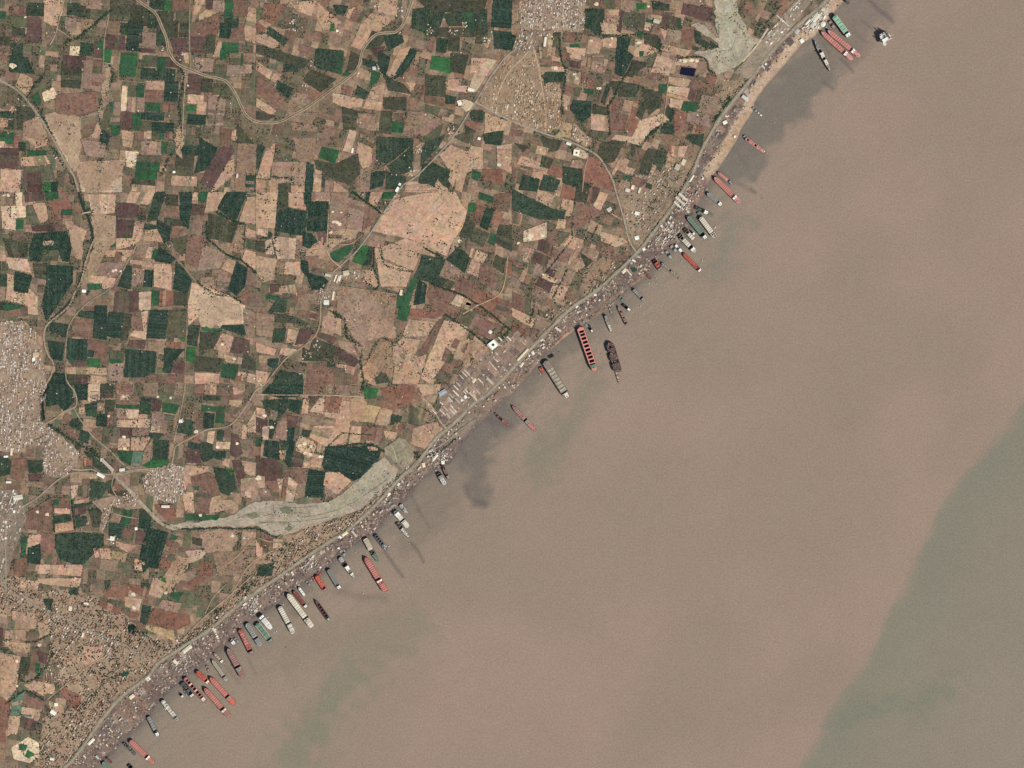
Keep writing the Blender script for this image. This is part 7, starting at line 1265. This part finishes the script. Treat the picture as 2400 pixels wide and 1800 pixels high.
for x0, y0, x1, y1, w, H, c, hl, lab in (
    (1572, 576, 1586, 590, 8, 7, GRY, (70, 70, 76), 'grey hull block left of the bright red ship in the crowded yards'), (1561, 588, 1574, 606, 8, 6, GRY, (52, 56, 66), 'slate wreck piece west of the bright red ship'), (1583, 574, 1598, 590, 7, 8, WHT, (90, 84, 84), 'pale striped wreck piece between the two white bridged ships'),
    (1452, 694, 1461, 706, 6, 5, GRN, (40, 52, 54), 'dark green fragment above the small white housed tug'), (1428, 722, 1434, 734, 4, 4, TAN, (70, 66, 66), 'thin tan fragment between two slim wrecks'), (1366, 752, 1378, 766, 6, 5, GRY, (60, 58, 60), 'grey fragment on the sand right of the largest pink carrier'),
    (1286, 838, 1298, 832, 6, 6, DRK, (36, 34, 40), 'black cross piece at the bow of the big grey ship'), (1160, 968, 1170, 980, 6, 4, BRN, (60, 48, 50), 'rusty fragment on the black mud bank'), (718, 1362, 727, 1372, 5, 5, GRY, (40, 46, 54), 'slate fragment left of the orange red ship'),
    (798, 1290, 810, 1304, 9, 5, GRY, (80, 78, 76), 'open ring of frames at the head of the grey wreck'), (1944, 50, 1956, 66, 8, 7, MAU, (70, 64, 66), 'tangle of brown plates left of the light green car carrier'), (1936, 62, 1944, 72, 6, 6, GRY, (60, 62, 80), 'bluish grey lump above the twin salmon carriers'),
    (1764, 252, 1774, 262, 6, 6, GRY, (46, 46, 48), 'dark grey fragment at the neck of the pale beach'), (1776, 264, 1786, 272, 4, 4, WHT, (90, 88, 86), 'thin pale fragment just off the pale beach neck'), (484, 1560, 490, 1574, 5, 5, MAU, (60, 50, 58), 'purplish fragment under the white launch in the south'),
    (384, 1652, 390, 1664, 5, 5, WHT, (70, 70, 70), 'pale fragment left of the grey cream ship'), (746, 1340, 752, 1348, 6, 5, RED, (120, 50, 40), 'orange fragment ashore at the bow of the orange red ship'), (733, 1352, 738, 1362, 5, 5, RED, (120, 50, 40), 'orange fragment left of the orange red ship'),
    (550, 1496, 560, 1506, 6, 5, GRY, (50, 50, 54), 'grey fragment at the bow of the ragged red wreck'), (432, 1618, 438, 1630, 4, 4, GRY, (34, 40, 46), 'slate sliver beside the dark teal wreck'), (1744, 318, 1750, 328, 7, 6, GRY, (50, 50, 54), 'grey bow piece of the short red half dismantled ship'),
    (912, 1176, 922, 1190, 8, 6, GRY, (70, 68, 68), 'grey block at the head of the white dismantled liner'), (1044, 1076, 1050, 1088, 5, 6, BRN, (60, 48, 48), 'rusty block ashore above the narrow dark wreck'), (1636, 498, 1644, 510, 7, 8, GRN, (44, 56, 54), 'green grey bow block of the cream container ship')):
    ship(x0, y0, x1, y1, w, H, 'w:.02-.98:14:' + [k for k in ('GRY', 'WHT', 'GRN', 'TAN', 'DRK', 'BRN', 'MAU', 'RED') if globals()[k] == c][0] + ' g:.3-.6', c, lab, hull=hl, bow=.03, cat='wreck', name='wreck_section')
def short(s):
    for cut in (',', ' left of', ' that', ' with ', ' beside ', ' below ', ' near ', ' off ', ' whose ', ' close ', ' lying ', ' north of', ' east of', ' west of', ' at ', ' in the ', ' on ', ' against ', ' left of', ' above ', ' cut off', ' trailing'):
        s = s.split(cut)[0]
    return ' '.join(s.split()[:7])
near = {}
for o, x, y, g in YARD:
    k = min(range(len(SHIPS)), key=lambda i: math.dist(SHIPS[i][:2], (x, y))); near.setdefault(k, []).append((math.dist(SHIPS[k][:2], (x, y)), o.name, o, g))
for k, L in near.items():
    for i, (d, _, o, g) in enumerate(sorted(L)):
        o['label'] = ('pitched' if g else 'flat') + ' roofed shed ' + ('nearest', 'second nearest', 'third nearest', 'fourth nearest', 'fifth nearest', 'sixth nearest', 'seventh nearest', 'eighth nearest', 'far inland')[min(i, 8)] + ' to the ' + short(SHIPS[k][2]) + ' bow'

# drilling rig standing off the northern yards: triangular platform on three legs
rig = empty('drilling_rig', X(2074), Y(88), 0, .35); tag(rig, 'tall white drilling rig standing alone offshore in the north', 'rig')
m = MB(); P = [(-44, -34), (40, -26), (34, 16), (4, 38), (-32, 30)]
m.add([(x, y, 24) for x, y in P] + [(x, y, 34) for x, y in P], [(5, 6, 7, 8, 9), (4, 3, 2, 1, 0)] + [(i, (i + 1) % 5, 5 + (i + 1) % 5, 5 + i) for i in range(5)], tuple(C(204, 198, 190))); m.build('platform', M_PAINT, rig)
for lx, ly in ((-32, -24), (28, -14), (-6, 26)):
    m = MB(); q = 4.5
    for k in range(3):
        a0 = 2 * math.pi * k / 3; a1 = 2 * math.pi * (k + 1) / 3; p0 = (lx + q * math.cos(a0), ly + q * math.sin(a0)); p1 = (lx + q * math.cos(a1), ly + q * math.sin(a1)); m.bar((*p0, -4), (*p0, 62), 1.6, tuple(C(150, 120, 110)))
        for z in range(0, 60, 9): m.bar((*p0, z), (*p1, z + 9), .9, tuple(C(160, 130, 118)))
    m.build('leg', M_PAINT, rig)
for x0, x1, y0, y1, z, c in ((-30, -8, -32, -8, 46, (252, 250, 240)), (-6, 12, -20, -4, 42, (250, 246, 232)), (-36, -22, -2, 20, 40, (226, 222, 214)), (14, 30, -6, 8, 38, (176, 150, 140)), (-12, 2, 2, 14, 36.5, (92, 84, 84))):
    m = MB(); m.box(x0, x1, y0, y1, 34.01, z, tuple(C(c))); m.build('deck_house', M_PAINT, rig)
m = MB(); m.cyl(-22, -44, 13, 41, 42.2, tuple(C(208, 220, 206)), 14); m.bar((-22, -32, 34), (-22, -44, 41), 1.5, tuple(C(180, 180, 176))); m.build('helideck', M_PAINT, rig)
m = MB()
for sx, sy in ((-1, -1), (1, -1), (1, 1), (-1, 1)): m.bar((24 + sx * 6, 10 + sy * 6, 34), (24 + sx * 1.5, 10 + sy * 1.5, 74), 1.2, tuple(C(196, 160, 150)))
for z in range(36, 72, 6): m.box(24 - 6 + (z - 34) * .11, 24 + 6 - (z - 34) * .11, 10 - 6 + (z - 34) * .11, 10 + 6 - (z - 34) * .11, z, z + .7, tuple(C(200, 170, 158)))
m.build('derrick', M_PAINT, rig)
for k, (bx, by) in enumerate(((40, -22), (44, 0))):
    m = MB(); m.bar((bx - 14, by, 36), (bx + 16, by - 6, 44), 1.8, tuple(C(230, 222, 210))); m.box(bx - 17, bx - 11, by - 3, by + 3, 34, 42, tuple(C(236, 228, 214))); m.build('crane', M_PAINT, rig)

# small boats
BOATS = [(1968, 182, -45, 'grey', 5, 'grey launch off the bare northern beach'), (1815.5, 287.5, 80, 'white', 3, 'white boat alone on the grey shallows in the north'), (1676, 533, 60, 'white', 5, 'white boat beside the blackened stern of the cream container ship'),
         (1625, 547.5, 10, 'round', 3.4, ''), (1597.5, 611, 20, 'white', 3, 'white boat left of the bright red ship'), (1646, 611, 70, 'white', 3.4, 'white boat right of the bright red ship'),
         (1521.5, 664, 60, 'white', 3.2, 'white boat below the small rusty hull piece'), (1537.5, 653, 30, 'white', 2.6, 'pale boat east of the rusty hull piece'), (1539, 665, -20, 'white', 2.6, 'pale boat lowest of the three off the cove'), (1529, 662, -30, 'grey', 3, 'grey boat in the middle of the cove group'),
         (1501, 717.5, 20, 'white', 3, 'cream boat just off the small white housed tug'), (1509, 735, -30, 'white', 2, 'faint boat drifting further out'), (1523, 753, 45, 'white', 2.6, 'slender cream boat farthest out in the middle bay'),
         (1450, 760, -50, 'grey', 3, 'pale boat beside the very slim pinkish ship'), (1454, 763, 10, 'white', 2.4, 'second pale boat beside the pinkish ship'), (1266, 878, 50, 'white', 3, 'bright white boat by the orange red block'),
         (1021.5, 1103, 0, 'white', 3.2, 'white boat at the shore left of the stubby wreck'), (915, 1206, 30, 'white', 3, 'white boat by the dismantled liner'), (935, 1226, 20, 'white', 4, 'white deckhouse raft against the dismantled liner'), (954, 1200, 70, 'white', 4, 'white raft right of the small grey white wreck'),
         (959, 1273, 45, 'white', 2.4, 'small white boat below the dismantled liner'), (912, 1280, 50, 'white', 4, 'white launch beside the short black ship'), (833, 1295, 45, 'white', 2.6, 'pink white boat in the muddy shallows'), (837, 1340, 70, 'white', 2.4, 'white skiff right of the grey wreck'),
         (851, 1390.5, 55, 'white', 3.4, 'white launch alone below the red bulk carrier'), (729, 1360, 60, 'white', 3.6, 'white launch at the beach beside the orange red ship'), (737, 1354, 40, 'grey', 3.4, 'grey launch nosed in beside the orange red ship'), (654, 1405, 80, 'white', 3.4, 'white launch at the mud edge above the grey white container ship'),
         (664, 1417, 45, 'white', 3.2, 'white launch at the bow of the grey white container ship'), (648, 1480, 60, 'white', 3.6, 'cream launch between the ferry and the container ship'), (642, 1483, 10, 'white', 2.2, 'tiny cream boat next to the cream launch'), (628, 1446, 50, 'white', 3.4, 'white launch tied to the white ferry'),
         (559, 1503, 20, 'white', 2.2, 'tiny white boat right of the white deckhouse lump'), (670, 1517.5, 0, 'dark', 2.4, 'dark skiff out in the southern bay'), (487, 1550, 60, 'white', 4, 'white launch left of the slim beige tanker'), (489, 1562, 70, 'grey', 3.6, 'grey launch just under the white one'),
         (443, 1652, -60, 'white', 2, 'pale skiff off the dark teal wreck'), (460, 1573, 40, 'white', 3, 'white boat on the mud by the red ship bow'), (1668, 459, 60, 'white', 3.4, 'cream boat at the beach above the pale grey ship'), (1657, 443, 60, 'white', 3.6, 'cream boat up on the beach north of the pale grey ship'),
         (1786, 465, -40, 'dark', 3, 'dark skiff far off the long coral bulk carrier'), (2045, 603, 0, 'dark', 1.6, 'dark speck of a boat far out at sea'), (1310, 824, 0, 'dark', 3, 'dark buoyant block between the big grey ship and the beach'), (1409, 829, 40, 'grey', 2.4, 'grey skiff between the pink carrier and the charred wreck'), (704, 1557, 0, 'white', 1.8, 'single white speck of a boat in the southern bay')]
for x, y, ang, kind, Lp, lab in BOATS:
    c = {'white': (250, 242, 226), 'grey': (176, 172, 164), 'dark': (60, 52, 56), 'round': (255, 250, 226)}[kind]
    if kind == 'round':
        m = MB(); m.cyl(0, 0, 8, 0, 19, tuple(C(c)), 14); m.cyl(0, 0, 7.8, 19, 23, tuple(C(c)), 14, r2=2); o = m.build('round_tank', M_PAINT); o.location = (X(x), Y(y), 8.2); tag(o, 'round white tank set on the dismantled ship stub', 'tank'); continue
    L = Lp * S; w_ = L * .42; root = empty('boat', X(x), Y(y), 0, math.radians(ang)); tag(root, lab, 'boat')
    m = MB(); P = [(-L / 2, -w_ * .4), (L * .2, -w_ / 2), (L / 2, 0), (L * .2, w_ / 2), (-L / 2, w_ * .4)]
    m.add([(px_ * .9, py_ * .8, -.8) for px_, py_ in P] + [(px_, py_, 2.6) for px_, py_ in P], [(5, 6, 7, 8, 9)] + [(i, (i + 1) % 5, 5 + (i + 1) % 5, 5 + i) for i in range(5)], tuple(C(c) * .95)); m.build('hull', M_PAINT, root)
    m = MB(); m.box(-L * .35, L * .12, -w_ * .32, w_ * .32, 2.61, 6, tuple(C(c))); m.build('cabin', M_PAINT, root)
